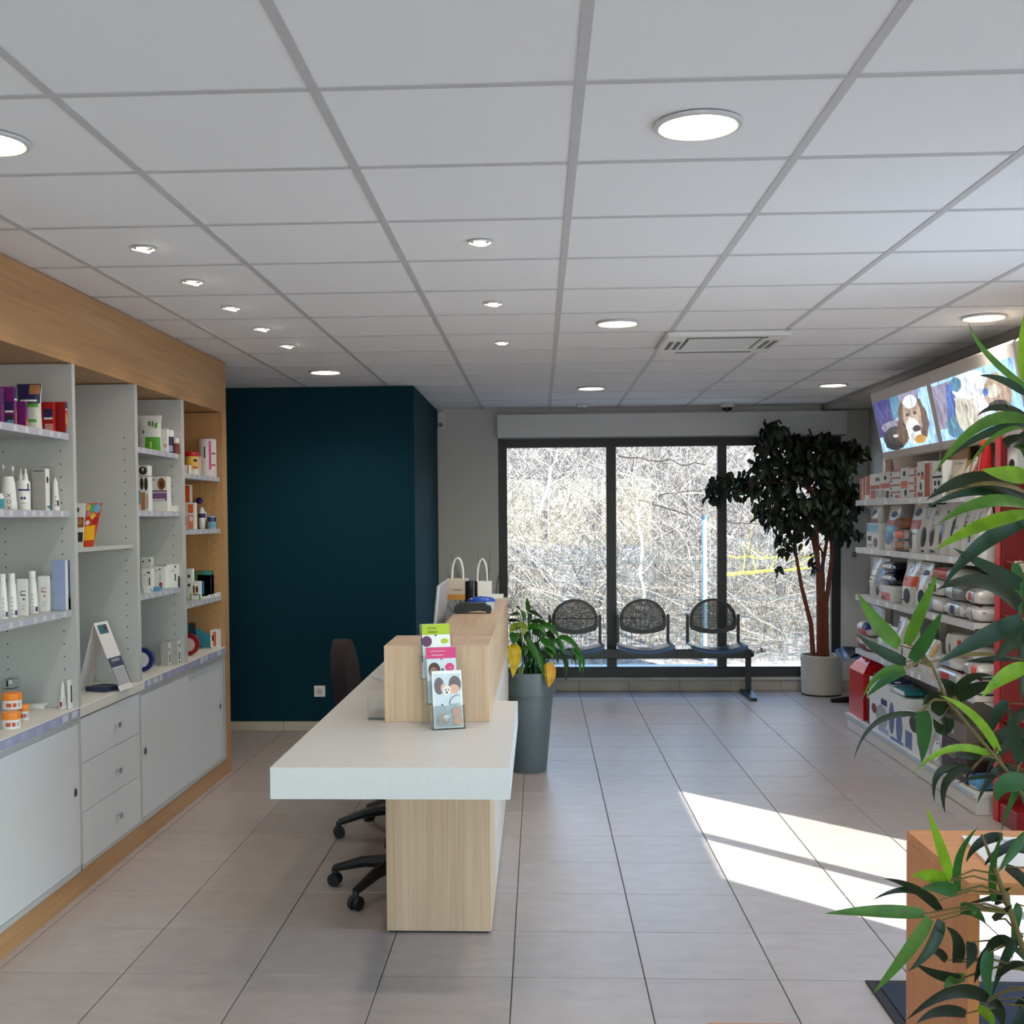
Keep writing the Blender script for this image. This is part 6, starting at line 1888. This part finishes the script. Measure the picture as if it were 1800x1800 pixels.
def bench(label, loc, rot, seats, x0, x1, legs):
    t = thing('beam_bench', label, 'bench', loc, 'black beam seating', rot=(0, 0, rot))
    B(x0, x1, -0.03, 0.03, 0.333, 0.412, 0.006).build('beam', BLKM, t, world=False)
    for lx in legs:
        lg = B(lx - 0.023, lx + 0.023, -0.022, 0.022, 0.055, 0.3325, 0.003).build('leg', BLKM, t, world=False)
        MB().prism([(-0.27, 0.0), (0.27, 0.0), (0.27, 0.028), (0.03, 0.06), (-0.03, 0.06), (-0.27, 0.028)], lx - 0.027, lx + 0.027, 'x').build('foot', BLKM, lg, world=False)
        MB().lathe([(0.03, 0), (0.03, 0.02)], 0, 0, 0, 16).xf(Matrix.Translation((x1 if lx > (x0 + x1) / 2 else x0 - 0.02, 0, 0.372)) @ Matrix.Rotation(math.pi / 2, 4, 'Y')).build('end_cap', BLKM, lg, world=False)
    for cx in seats:
        m = MB(); N = 10
        for s, dz in ((0, 0.0), (1, -0.018)):
            for j in range(N + 1):
                for i in range(N + 1):
                    u = i / N * 2 - 1; v = j / N
                    x = u * 0.24
                    y = -0.235 + 0.43 * v
                    z = 0.470 - 0.045 * (1 - u * u) - 0.03 * max(0, (0.16 - v) / 0.16) ** 2 - 0.012 * v
                    m.v.append(Vector((cx + x, y, z + dz)))
            for j in range(N):
                for i in range(N):
                    a = s * (N + 1) ** 2 + j * (N + 1) + i
                    m.f.append((a, a + 1, a + N + 2, a + N + 1))
        k2 = (N + 1) ** 2
        for i in range(N):
            for (p, q) in ((i, i + 1), (N * (N + 1) + i, N * (N + 1) + i + 1), (i * (N + 1), (i + 1) * (N + 1)), (i * (N + 1) + N, (i + 1) * (N + 1) + N)):
                m.f.append((p, q, k2 + q, k2 + p))
        st = m.build('seat', SEATB, t, world=False, smooth=True)
        B(cx - 0.10, cx + 0.10, -0.05, 0.05, 0.4125, 0.424).build('seat_bracket', BLKM, st, world=False)
        # arched back
        yb = 0.20
        out = []
        for k in range(25):
            a = math.pi * k / 24
            out.append((cx + 0.205 * math.cos(a), 0.655 + 0.185 * math.sin(a)))
        out += [(cx - 0.205, 0.60), (cx - 0.19, 0.565), (cx - 0.10, 0.535), (cx, 0.527), (cx + 0.10, 0.535), (cx + 0.19, 0.565), (cx + 0.205, 0.60)]
        cz = 0.66
        inn = [(cx + (x - cx) * 0.86, (0.655 + (z - 0.655) * 0.88) if z > 0.655 else (z + 0.042)) for x, z in out]
        n = len(out)
        m = MB()
        for yy in (yb - 0.014, yb + 0.014):
            m.v += [Vector((x, yy, z)) for x, z in out] + [Vector((x, yy, z)) for x, z in inn]
        for i in range(n):
            j = (i + 1) % n
            m.f += [(i, j, n + j, n + i), (2 * n + i, 3 * n + i, 3 * n + j, 2 * n + j), (i, 2 * n + i, 2 * n + j, j), (n + i, n + j, 3 * n + j, 3 * n + i)]
        bk = m.build('back_frame', BLKM, t, world=False)
        m = MB()
        def inside(x, z):
            if z > 0.655: return ((x - cx) / 0.178) ** 2 + ((z - 0.655) / 0.165) ** 2 < 1
            return abs(x - cx) < 0.178 and z > 0.575 + 0.03 * ((x - cx) / 0.178) ** 2
        st_ = 0.010
        xs = -0.175
        while xs < 0.176:
            hi = 0.655 + 0.165 * math.sqrt(max(0, 1 - (xs / 0.178) ** 2))
            m.box(cx + xs - 0.0028, cx + xs + 0.0028, yb - 0.0012, yb + 0.0012, 0.571, hi)
            xs += st_
        z = 0.58
        while z < 0.82:
            hw_ = 0.178 * math.sqrt(max(0, 1 - ((z - 0.655) / 0.165) ** 2)) if z > 0.655 else 0.178
            m.box(cx - hw_, cx + hw_, yb - 0.0012, yb + 0.0012, z - 0.0028, z + 0.0028)
            z += st_
        m.build('back_mesh', BLKM, bk, world=False, kind='stuff')
        for s in (-1, 1):
            B(cx + s * 0.222 - 0.013, cx + s * 0.222 + 0.013, yb - 0.012, yb + 0.012, 0.452, 0.70, 0.003).build('back_post', BLKM, t, world=False)
    return t


bench('black three seat beam bench with perforated backs in front of the window', (0.0, 10.30, 0), 0.0, (0.31, 0.91, 1.525), -0.02, 1.825, (0.02, 1.80))
bench('dark blue beam bench along the right alcove, mostly hidden by the shelving', (2.70, 9.30, 0), -math.pi / 2, (-0.44, 0.16), -0.72, 0.42, (-0.68, 0.38))

# ------------------------------------------------------------------ plants
def leaf_mesh(m, base, mid, tip, width, nrm=(0, -1, 0.2), fold=0.25, n=8, shape='lance', wave=0.0):
    """a folded leaf blade along a curve base-mid-tip"""
    base, mid, tip = Vector(base), Vector(mid), Vector(tip)
    ctrl = mid * 2 - (base + tip) * 0.5
    nrm = Vector(nrm).normalized()
    i0 = len(m.v)
    for k in range(n + 1):
        t_ = k / n
        p = base * (1 - t_) ** 2 + ctrl * 2 * t_ * (1 - t_) + tip * t_ * t_
        d = (ctrl - base) * (2 * (1 - t_)) + (tip - ctrl) * (2 * t_)
        d.normalize()
        s = d.cross(nrm)
        if s.length < 1e-4: s = d.orthogonal()
        s.normalize()
        up = s.cross(d).normalized()
        if shape == 'lance': w = width / 2 * (max(0.0, math.sin(math.pi * min(1.0, 0.07 + 0.93 * t_) ** 0.62)) ** 0.85)
        elif shape == 'oval': w = width / 2 * math.sin(math.pi * min(0.985, 0.05 + 0.935 * t_) ** 0.8) ** 0.6
        else: w = width / 2 * max(0.0, math.sin(math.pi * (0.06 + 0.94 * t_) ** 0.75)) ** 0.9
        wv = wave * math.sin(9 * t_)
        m.v += [p - s * w + up * (w * fold + wv * w), p.copy(), p + s * w + up * (w * fold - wv * w)]
    for k in range(n):
        a = i0 + 3 * k
        m.f += [(a, a + 1, a + 4, a + 3), (a + 1, a + 2, a + 5, a + 4)]
    return m


# ficus tree in the cream pot, dark against the window
FXC, FYC = 2.455, 10.42
t = thing('ficus_tree', 'tall ficus tree with a dense dark crown in a cream pot by the window', 'tree', (FXC, FYC, 0))
MB().lathe([(0.165, 0.012), (0.172, 0.03), (0.178, 0.33), (0.182, 0.335), (0.182, 0.350), (0.170, 0.350), (0.168, 0.30), (0.0005, 0.30)], FXC, FYC, 0, 40).build('pot', mat('pot_cream', (206, 198, 186), .55), t, smooth=True)
MB().lathe([(0.168, 0.0), (0.166, 0.014)], FXC, FYC, 0, 32).build('pot_base', BLACK, t, smooth=True)
MB().lathe([(0.168, 0.315), (0.10, 0.325), (0.0005, 0.322)], FXC, FYC, 0, 24, cap=False).build('soil', mat('soil', (52, 38, 30), .95, bump=.5), t)
BARKF = mat('ficus_bark', (112, 58, 38), .8, scale=40, vary=.25, bump=.2)
stems = [[(2.38, 10.40, .32), (2.35, 10.36, .62), (2.26, 10.32, .95), (2.20, 10.28, 1.25), (2.18, 10.25, 1.6)],
         [(2.43, 10.40, .32), (2.42, 10.37, .8), (2.40, 10.33, 1.15), (2.38, 10.28, 1.5), (2.28, 10.22, 1.95), (2.2, 10.2, 2.2)],
         [(2.46, 10.42, .32), (2.47, 10.40, .75), (2.44, 10.35, 1.1), (2.50, 10.30, 1.5), (2.52, 10.28, 1.9)],
         [(2.50, 10.42, .32), (2.49, 10.40, .8), (2.53, 10.36, 1.2), (2.50, 10.30, 1.55), (2.44, 10.25, 2.0), (2.3, 10.22, 2.3)],
         [(2.44, 10.44, .32), (2.45, 10.42, 1.0), (2.36, 10.36, 1.4), (2.15, 10.28, 1.62), (1.85, 10.22, 1.76), (1.62, 10.18, 1.84)],
         [(2.47, 10.40, .95), (2.44, 10.34, 1.25), (2.32, 10.26, 1.42), (2.1, 10.2, 1.45)]]
for k, st_ in enumerate(stems):
    n_ = len(st_)
    MB().tube(st_, [(.024 if k < 5 else .012) * (1 - .6 * i / (n_ - 1)) for i in range(n_)], 8).build('stem', BARKF, t, smooth=True)
FLEAF = leaf_mat('ficus_leaf', (18, 32, 16), 0.45, 0.12)
FLEAF2 = leaf_mat('ficus_leaf_light', (32, 54, 24), 0.45, 0.2)
blobs = [(2.02, 2.08, .24, .13, 90), (2.20, 2.12, .30, .18, 190), (2.42, 2.08, .25, .20, 190), (2.58, 2.08, .15, .12, 110), (2.02, 1.90, .22, .18, 150), (2.30, 1.85, .30, .25, 250),
         (2.50, 1.85, .16, .25, 170), (1.80, 1.88, .18, .10, 70), (1.60, 1.86, .15, .08, 46), (1.50, 1.80, .07, .12, 30), (2.00, 1.68, .20, .10, 90), (2.30, 1.58, .25, .16, 170), (2.52, 1.58, .14, .18, 110),
         (2.12, 1.58, .22, .09, 90), (1.98, 1.55, .13, .08, 40), (2.16, 1.42, .14, .10, 44), (2.10, 1.32, .08, .08, 18), (1.98, 2.33, .10, .06, 28), (2.06, 2.25, .16, .06, 40), (1.72, 1.78, .16, .06, 30),
         (2.68, 1.72, .06, .14, 36), (2.69, 2.10, .07, .08, 34), (2.70, 1.42, .05, .05, 6), (2.03, 1.12, .03, .05, 5), (2.36, 1.18, .05, .08, 7), (2.60, 1.42, .08, .08, 16)]
lm = []
for q in range(5):
    m = MB()
    L = 0.066 + 0.007 * q
    leaf_mesh(m, (0, 0, 0), (0, 0.006 + 0.002 * q, -L * .5), (0.004 * (q - 2), 0.004, -L), 0.034 + 0.002 * q, (0, -1, 0.1), 0.22, 5, 'oval')
    o = m.build('leaf', FLEAF if q < 4 else FLEAF2, t, world=False)
    lm.append(o.data)
    bpy.data.objects.remove(o)
rnd = random.Random(5)
spots_ = []
for (x, z, rx, rz, cnt) in blobs:
    for _ in range(cnt):
        a = rnd.uniform(0, 6.283); r_ = math.sqrt(rnd.random())
        spots_.append((x + rx * r_ * math.cos(a), 10.20 + rnd.gauss(0, 0.13) * (1 if rx > .1 else .4), z + rz * r_ * math.sin(a)))
spots_ = [(x, min(10.50, max(9.88, y)), z) for x, y, z in spots_]
rnd.shuffle(spots_)
spots_.sort(key=lambda p: p[1])
fol = MB()
for i, (x, y, z) in enumerate(spots_):
    e = Euler((rnd.gauss(0.1, 0.45), rnd.gauss(0, 0.45), rnd.uniform(-1.2, 1.2)))
    if i < 280:
        o = bpy.data.objects.new('leaf', rnd.choice(lm))
        COL.objects.link(o)
        o.parent = t
        o.location = (x - FXC, y - FYC, z)
        o.rotation_euler = e
    else:
        me = rnd.choice(lm)
        M = Matrix.Translation((x, y, z)) @ e.to_matrix().to_4x4()
        fol.add([M @ v.co for v in me.vertices], [tuple(p.vertices) for p in me.polygons])
fol.build('foliage', FLEAF, t, kind='stuff')
m = MB()
for (x, z, rx, rz, cnt) in blobs:
    for _ in range(3 if cnt > 60 else 1):
        src = Vector((rnd.choice((2.3, 2.4, 2.5)), 10.28, min(z, 1.9) - 0.12 if z > 1.4 else z + .1))
        dst = Vector((x + rnd.uniform(-rx, rx) * .8, 10.2 + rnd.gauss(0, .08), z + rnd.uniform(-rz, rz) * .6))
        mid = src.lerp(dst, .5) + Vector((0, 0, .05))
        m.tube([src, mid, dst], [.005, .0035, .0015], 4)
m.build('twigs', BARKF, t, kind='stuff')

# peace lily in the tall grey planter
PX, PY = -0.075, 7.30
t = thing('peace_lily', 'drooping peace lily with two yellow leaves in a tall grey planter', 'plant', (PX, PY, 0))
PLM = mat('planter_grey', (92, 104, 110), .42)
MB().lathe([(0.108, 0.0005), (0.112, 0.006), (0.155, 0.478), (0.155, 0.480), (0.166, 0.482), (0.174, 0.612), (0.172, 0.62), (0.162, 0.62), (0.158, 0.56), (0.0005, 0.56)], PX, PY, 0, 48).build('planter', PLM, t, smooth=True)
MB().lathe([(0.158, 0.575), (0.08, 0.585), (0.0005, 0.58)], PX, PY, 0, 24, cap=False).build('soil', mat('soil', (52, 38, 30), .95), t)
LG = leaf_mat('lily_green', (40, 104, 26), .3, .3)
LGD = leaf_mat('lily_dark_green', (22, 58, 18), .35, .25)
LGY = leaf_mat('lily_lime', (126, 150, 34), .35, .3)
LY_ = leaf_mat('lily_yellow', (226, 190, 14), .4, .35)
LYO = leaf_mat('lily_amber', (236, 176, 40), .4, .35)
Lz = lambda u, v, y: on_y(880 + u / 9, 1030 + v / 9, y)
# (base, mid, tip, width in zoomed px, depth offsets base/tip, material)
lily = [((205, 920), (215, 1150), (190, 1450), 225, 7.20, 7.10, LY_), ((770, 1210), (800, 1400), (760, 1612), 150, 7.14, 7.10, LYO), ((720, 1230), (740, 1420), (755, 1605), 90, 7.15, 7.11, LY_),
        ((440, 400), (430, 290), (412, 182), 75, 7.30, 7.28, LG), ((330, 390), (370, 490), (345, 600), 70, 7.27, 7.22, LG), ((250, 620), (370, 660), (318, 835), 120, 7.22, 7.15, LGY),
        ((290, 640), (200, 660), (140, 740), 130, 7.25, 7.18, LGY), ((215, 740), (210, 830), (205, 940), 170, 7.22, 7.16, LG), ((410, 830), (540, 1070), (640, 1335), 130, 7.24, 7.12, LG),
        ((430, 680), (600, 650), (745, 835), 110, 7.26, 7.20, LG), ((640, 850), (790, 940), (870, 1090), 130, 7.24, 7.16, LG), ((620, 590), (800, 670), (930, 845), 100, 7.30, 7.22, LG),
        ((870, 830), (950, 940), (1012, 1085), 110, 7.26, 7.18, LG), ((900, 820), (1120, 880), (1318, 1185), 95, 7.28, 7.20, LG), ((1160, 980), (1240, 1150), (1250, 1385), 80, 7.24, 7.18, LG),
        ((1250, 1040), (1310, 1200), (1290, 1450), 50, 7.25, 7.19, LG), ((950, 1040), (1040, 1260), (1015, 1530), 80, 7.22, 7.16, LGD), ((350, 1240), (300, 1400), (240, 1580), 80, 7.20, 7.12, LG),
        ((330, 950), (390, 1010), (380, 1110), 100, 7.22, 7.17, LG), ((700, 980), (790, 1060), (820, 1180), 100, 7.22, 7.16, LG), ((560, 1040), (620, 1160), (700, 1400), 110, 7.20, 7.12, LG),
        ((640, 1230), (660, 1320), (735, 1480), 80, 7.18, 7.12, LGY), ((300, 440), (220, 440), (125, 480), 60, 7.32, 7.30, LGD), ((440, 400), (560, 440), (700, 560), 60, 7.32, 7.28, LGD),
        ((480, 560), (620, 560), (760, 600), 70, 7.32, 7.28, LGD), ((820, 980), (880, 1080), (905, 1250), 80, 7.24, 7.20, LGD), ((400, 720), (430, 850), (470, 980), 120, 7.30, 7.24, LGD),
        ((500, 700), (620, 760), (680, 900), 150, 7.32, 7.26, LGD), ((250, 800), (300, 900), (330, 1020), 90, 7.30, 7.24, LGD), ((1050, 1000), (1130, 1060), (1120, 1250), 50, 7.25, 7.2, LGD),
        ((1120, 1090), (1170, 1160), (1200, 1290), 40, 7.26, 7.2, LGD), ((520, 900), (560, 1000), (600, 1150), 140, 7.29, 7.22, LGD), ((700, 760), (800, 800), (860, 930), 120, 7.31, 7.24, LGD),
        ((430, 460), (470, 500), (450, 600), 70, 7.31, 7.27, LGD), ((760, 550), (860, 600), (900, 720), 60, 7.33, 7.28, LGD), ((130, 560), (200, 540), (330, 560), 60, 7.34, 7.30, LGD), ((250, 310), (290, 350), (330, 400), 30, 7.33, 7.3, LGD), ((440, 360), (490, 330), (520, 370), 30, 7.33, 7.3, LGD)]
crown = Vector((PX + 0.02, PY, 0.585))
for (b_, m_, e_, w_, yb_, ye_, mt) in lily:
    pb, pm, pt = Lz(*b_, yb_), Lz(*m_, (yb_ + ye_) / 2), Lz(*e_, ye_)
    lf = leaf_mesh(MB(), pb, pm, pt, w_ / 9 / FPX * 7.2, (rnd.uniform(-.3, .3), -1, rnd.uniform(.1, .6)), 0.28, 9, 'heart', 0.05).build('leaf', mt, t, smooth=True)
    src = crown + Vector((rnd.uniform(-.05, .05), rnd.uniform(-.04, .04), 0))
    mid = src.lerp(pb, .5) + Vector((0, 0.03, 0.06))
    MB().tube([src, mid, pb], [.0035, .003, .002], 5).build('stalk', LG if mt is not LGD else LGD, t, smooth=True)

# ------------------------------------------------------------------ foreground: table, mat, bamboo
t = thing('side_table', 'orange beech waterfall side table with a magazine on it, right foreground', 'table', (1.2, 2.70, 0))
TT = 0.80
B(0.890, 1.62, 2.490, 2.906, TT - 0.026, TT, 0.001).build('top_board', BEECH_X, t)
B(0.890, 0.9145, 2.491, 2.905, 0.0005, TT - 0.0265, 0.001).build('side_board', BEECH_Z, t)
B(1.596, 1.62, 2.491, 2.905, 0.0005, TT - 0.0265, 0.001).build('side_board', BEECH_Z, t)
t = thing('front_table', 'edge of another orange beech table just inside the bottom of the photo', 'table', (0.9, 1.6, 0))
B(0.252, 1.7, 1.32, 1.789, TT - 0.026, TT, 0.001).build('top_board', BEECH_X, t)
B(0.253, 0.277, 1.321, 1.788, 0.0005, TT - 0.0265, 0.001).build('side_board', BEECH_Z, t)
B(1.675, 1.699, 1.321, 1.788, 0.0005, TT - 0.0265, 0.001).build('side_board', BEECH_Z, t)
m0 = on_z(1690, 1473, TT); m1 = on_z(1762, 1524, TT)
t = thing('magazine', 'white magazine with pale grey print lying on the beech side table', 'magazine', (1.2, 2.75, TT))
M = Matrix.Translation((m0.x, m0.y, TT)) @ Matrix.Rotation(-0.10, 4, 'Z')
MB().box(0, 0.30, -0.24, 0.0, 0.0006, 0.006).xf(M).build('pages', CARD, t)
for (a, b, c, d, mt) in ((.06, .26, -.05, -.03, GREYB), (.06, .2, -.09, -.075, GREYB), (.1, .16, -.16, -.11, REDB), (.18, .27, -.2, -.12, BLUECART)):
    MB().box(a, b, c, d, 0.006, 0.0064).xf(M).build('print', mt, t)

t = thing('door_mat', 'dark blue grey entrance mat with a black rubber edge', 'mat', (1.7, 3.3, 0))
CARPET = mat('mat_carpet', (34, 40, 56), 1.0, scale=420, vary=0.7, bump=1.0)
B(1.118, 2.40, 2.55, 3.945, 0.0006, 0.009).build('carpet', CARPET, t)
RUB = mat('mat_rubber', (26, 24, 28), .7)
for (a, b, c, d) in ((1.083, 1.1175, 2.52, 3.98), (2.4005, 2.435, 2.52, 3.98), (1.1178, 2.4002, 3.9455, 3.98), (1.1178, 2.4002, 2.52, 2.5495)):
    B(a, b, c, d, 0.0005, 0.007, 0.003).build('rubber_edge', RUB, t)

BX, BY = 1.02, 2.13
t = thing('bamboo_plant', 'large artificial bamboo plant with long green leaves filling the right foreground', 'plant', (BX, BY, 0))
MB().lathe([(0.11, 0.0005), (0.14, 0.30), (0.145, 0.305), (0.145, 0.33), (0.132, 0.33), (0.128, 0.28), (0.0005, 0.28)], BX, BY, 0, 32).build('pot', mat('pot_black', (30, 30, 32), .4), t, smooth=True)
CANE = mat('bamboo_cane', (104, 92, 46), .55, scale=30, vary=.2)
BL = leaf_mat('bamboo_lime', (128, 172, 32), .42, .4)
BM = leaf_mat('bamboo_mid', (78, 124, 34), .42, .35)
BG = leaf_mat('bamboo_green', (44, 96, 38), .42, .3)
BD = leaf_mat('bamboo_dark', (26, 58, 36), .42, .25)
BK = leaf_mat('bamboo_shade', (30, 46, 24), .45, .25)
DRYL = leaf_mat('bamboo_dry', (140, 118, 70), .5, .3)
# leaves: base, mid, tip (photo coordinates), width px, depth of base and tip, tone (light and shade put into the leaf colour)
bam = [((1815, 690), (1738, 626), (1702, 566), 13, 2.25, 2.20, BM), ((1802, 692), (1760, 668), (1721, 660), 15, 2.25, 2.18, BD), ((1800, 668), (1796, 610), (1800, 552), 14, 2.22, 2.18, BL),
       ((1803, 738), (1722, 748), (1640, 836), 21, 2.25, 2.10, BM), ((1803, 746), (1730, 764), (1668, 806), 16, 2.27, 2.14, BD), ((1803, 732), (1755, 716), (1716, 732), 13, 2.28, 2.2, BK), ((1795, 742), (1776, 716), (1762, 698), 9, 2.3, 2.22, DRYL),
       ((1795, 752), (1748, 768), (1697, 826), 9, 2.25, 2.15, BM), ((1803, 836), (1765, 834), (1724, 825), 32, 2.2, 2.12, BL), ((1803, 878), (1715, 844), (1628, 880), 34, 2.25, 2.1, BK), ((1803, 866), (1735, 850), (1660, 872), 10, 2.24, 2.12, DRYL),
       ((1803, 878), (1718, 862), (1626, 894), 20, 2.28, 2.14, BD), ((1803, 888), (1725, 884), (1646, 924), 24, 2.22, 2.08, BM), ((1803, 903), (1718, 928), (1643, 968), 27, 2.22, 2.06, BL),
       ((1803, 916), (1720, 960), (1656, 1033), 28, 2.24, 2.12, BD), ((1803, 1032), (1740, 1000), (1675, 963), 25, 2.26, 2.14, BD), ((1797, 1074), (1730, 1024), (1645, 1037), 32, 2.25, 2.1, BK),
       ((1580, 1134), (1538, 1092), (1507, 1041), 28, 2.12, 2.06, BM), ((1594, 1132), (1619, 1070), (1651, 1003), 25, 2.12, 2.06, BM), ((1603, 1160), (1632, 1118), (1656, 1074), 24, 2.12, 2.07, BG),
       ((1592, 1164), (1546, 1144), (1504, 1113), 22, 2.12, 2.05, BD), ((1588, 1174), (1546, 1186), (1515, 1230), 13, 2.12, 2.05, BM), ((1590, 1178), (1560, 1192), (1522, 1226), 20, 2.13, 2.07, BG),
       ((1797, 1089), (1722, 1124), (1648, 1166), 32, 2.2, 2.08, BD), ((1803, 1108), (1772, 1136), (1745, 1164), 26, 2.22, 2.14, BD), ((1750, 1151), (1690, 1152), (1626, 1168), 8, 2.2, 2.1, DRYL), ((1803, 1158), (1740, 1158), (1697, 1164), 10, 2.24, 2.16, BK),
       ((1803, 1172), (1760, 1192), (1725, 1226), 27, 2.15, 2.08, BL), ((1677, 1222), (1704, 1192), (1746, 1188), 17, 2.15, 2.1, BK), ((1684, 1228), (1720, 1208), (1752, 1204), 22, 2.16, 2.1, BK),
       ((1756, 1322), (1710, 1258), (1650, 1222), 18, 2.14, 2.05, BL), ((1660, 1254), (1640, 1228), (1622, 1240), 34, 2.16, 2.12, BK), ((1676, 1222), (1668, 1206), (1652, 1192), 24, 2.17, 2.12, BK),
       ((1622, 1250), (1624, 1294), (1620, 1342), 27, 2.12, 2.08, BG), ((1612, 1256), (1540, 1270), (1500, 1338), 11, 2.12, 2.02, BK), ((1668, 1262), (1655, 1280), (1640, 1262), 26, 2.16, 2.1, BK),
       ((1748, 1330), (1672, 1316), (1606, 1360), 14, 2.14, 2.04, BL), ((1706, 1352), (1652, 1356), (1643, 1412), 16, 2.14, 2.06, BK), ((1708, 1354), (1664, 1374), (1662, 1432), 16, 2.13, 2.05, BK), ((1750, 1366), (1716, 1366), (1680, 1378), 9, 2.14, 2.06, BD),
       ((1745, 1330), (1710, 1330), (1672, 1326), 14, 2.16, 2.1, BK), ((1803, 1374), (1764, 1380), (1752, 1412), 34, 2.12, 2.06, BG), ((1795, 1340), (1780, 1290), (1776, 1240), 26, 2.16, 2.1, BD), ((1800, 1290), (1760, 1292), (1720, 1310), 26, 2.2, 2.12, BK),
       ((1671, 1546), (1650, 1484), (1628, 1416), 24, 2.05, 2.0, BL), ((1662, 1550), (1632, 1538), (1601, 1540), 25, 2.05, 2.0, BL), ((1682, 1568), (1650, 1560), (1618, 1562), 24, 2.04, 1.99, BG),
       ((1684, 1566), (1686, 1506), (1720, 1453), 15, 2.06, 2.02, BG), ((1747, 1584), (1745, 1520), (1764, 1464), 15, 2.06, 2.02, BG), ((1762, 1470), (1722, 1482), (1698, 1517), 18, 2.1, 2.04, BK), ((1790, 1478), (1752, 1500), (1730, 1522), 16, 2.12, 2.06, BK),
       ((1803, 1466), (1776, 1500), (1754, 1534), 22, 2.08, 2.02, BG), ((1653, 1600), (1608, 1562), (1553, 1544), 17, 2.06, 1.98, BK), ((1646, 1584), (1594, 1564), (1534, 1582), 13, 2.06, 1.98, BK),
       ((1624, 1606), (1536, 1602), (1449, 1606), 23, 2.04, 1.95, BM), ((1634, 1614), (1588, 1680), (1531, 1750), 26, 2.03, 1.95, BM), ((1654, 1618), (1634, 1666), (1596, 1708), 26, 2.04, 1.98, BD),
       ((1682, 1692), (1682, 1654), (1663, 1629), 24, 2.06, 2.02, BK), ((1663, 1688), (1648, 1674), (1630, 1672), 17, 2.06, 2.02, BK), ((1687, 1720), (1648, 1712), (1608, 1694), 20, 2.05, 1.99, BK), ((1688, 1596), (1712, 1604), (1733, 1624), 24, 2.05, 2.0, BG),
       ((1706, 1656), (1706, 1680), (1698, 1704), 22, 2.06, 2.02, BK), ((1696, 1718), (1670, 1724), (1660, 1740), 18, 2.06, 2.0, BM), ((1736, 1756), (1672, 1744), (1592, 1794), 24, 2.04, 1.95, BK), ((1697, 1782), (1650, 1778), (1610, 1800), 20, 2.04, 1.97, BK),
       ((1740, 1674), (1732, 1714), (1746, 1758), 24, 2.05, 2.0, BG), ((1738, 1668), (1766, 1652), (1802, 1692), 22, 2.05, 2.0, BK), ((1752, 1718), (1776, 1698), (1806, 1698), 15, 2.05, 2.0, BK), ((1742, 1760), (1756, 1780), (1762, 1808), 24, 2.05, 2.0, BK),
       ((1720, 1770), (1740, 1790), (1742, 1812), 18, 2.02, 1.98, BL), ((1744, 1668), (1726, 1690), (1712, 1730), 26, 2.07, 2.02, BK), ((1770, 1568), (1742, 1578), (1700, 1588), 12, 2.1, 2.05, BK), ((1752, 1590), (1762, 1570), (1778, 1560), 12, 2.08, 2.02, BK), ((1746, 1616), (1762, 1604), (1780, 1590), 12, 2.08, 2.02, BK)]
for k in range(42):          # further leaves along the right edge
    px_ = rnd.uniform(1765, 1850); py_ = rnd.uniform(700, 1780)
    a = rnd.uniform(-2.6, 0.5)
    L = rnd.uniform(60, 120)
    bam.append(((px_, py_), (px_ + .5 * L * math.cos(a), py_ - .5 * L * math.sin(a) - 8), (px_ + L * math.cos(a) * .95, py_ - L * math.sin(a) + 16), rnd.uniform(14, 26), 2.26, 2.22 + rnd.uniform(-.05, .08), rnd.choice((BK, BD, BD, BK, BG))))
canes = [[(1.00, 2.10, .28), (0.93, 2.09, .75), (0.905, 2.10, 1.05), (0.93, 2.14, 1.5), (0.97, 2.20, 1.95)],
         [(1.05, 2.14, .28), (0.985, 2.16, .9), (0.95, 2.18, 1.35), (0.94, 2.22, 1.70)],
         [(0.98, 2.08, .28), (0.86, 2.05, .72), (0.79, 2.04, .92), (0.755, 2.05, 1.02)],
         [(1.02, 2.16, .28), (0.99, 2.2, 1.2), (1.0, 2.24, 1.85)],
         [(0.93, 2.11, 0.95), (0.82, 2.12, 1.12), (0.72, 2.125, 1.24), (0.69, 2.12, 1.31)]]
for k, c in enumerate(canes):
    MB().tube(c, [.006 if k < 4 else .0035] + [.005 if k < 4 else .003] * (len(c) - 2) + [.002], 8).build('cane', CANE, t, smooth=True)
cane_pts = []
for c in canes:
    for a, b in zip(c, c[1:]):
        for q in range(6): cane_pts.append(Vector(a).lerp(Vector(b), q / 6))
for (b_, m_, e_, w_, yb_, ye_, mt) in bam:
    pb, pm, pt = on_y(*b_, yb_), on_y(*m_, (yb_ + ye_) / 2), on_y(*e_, ye_)
    leaf_mesh(MB(), pb, pm, pt, w_ / FPX * yb_, (rnd.uniform(-.35, .35), -1, rnd.uniform(-.1, .5)), 0.22, 10, 'lance').build('leaf', mt, t, smooth=True)
    src = min(cane_pts, key=lambda p: (p - pb).length + 0.3 * abs(p.z + .06 - pb.z))
    if (src - pb).length > 0.004:
        MB().tube([src, src.lerp(pb, .5) + Vector((0, 0, .012)), pb], [.0022, .0018, .0013], 5).build('twig', CANE, t, smooth=True)
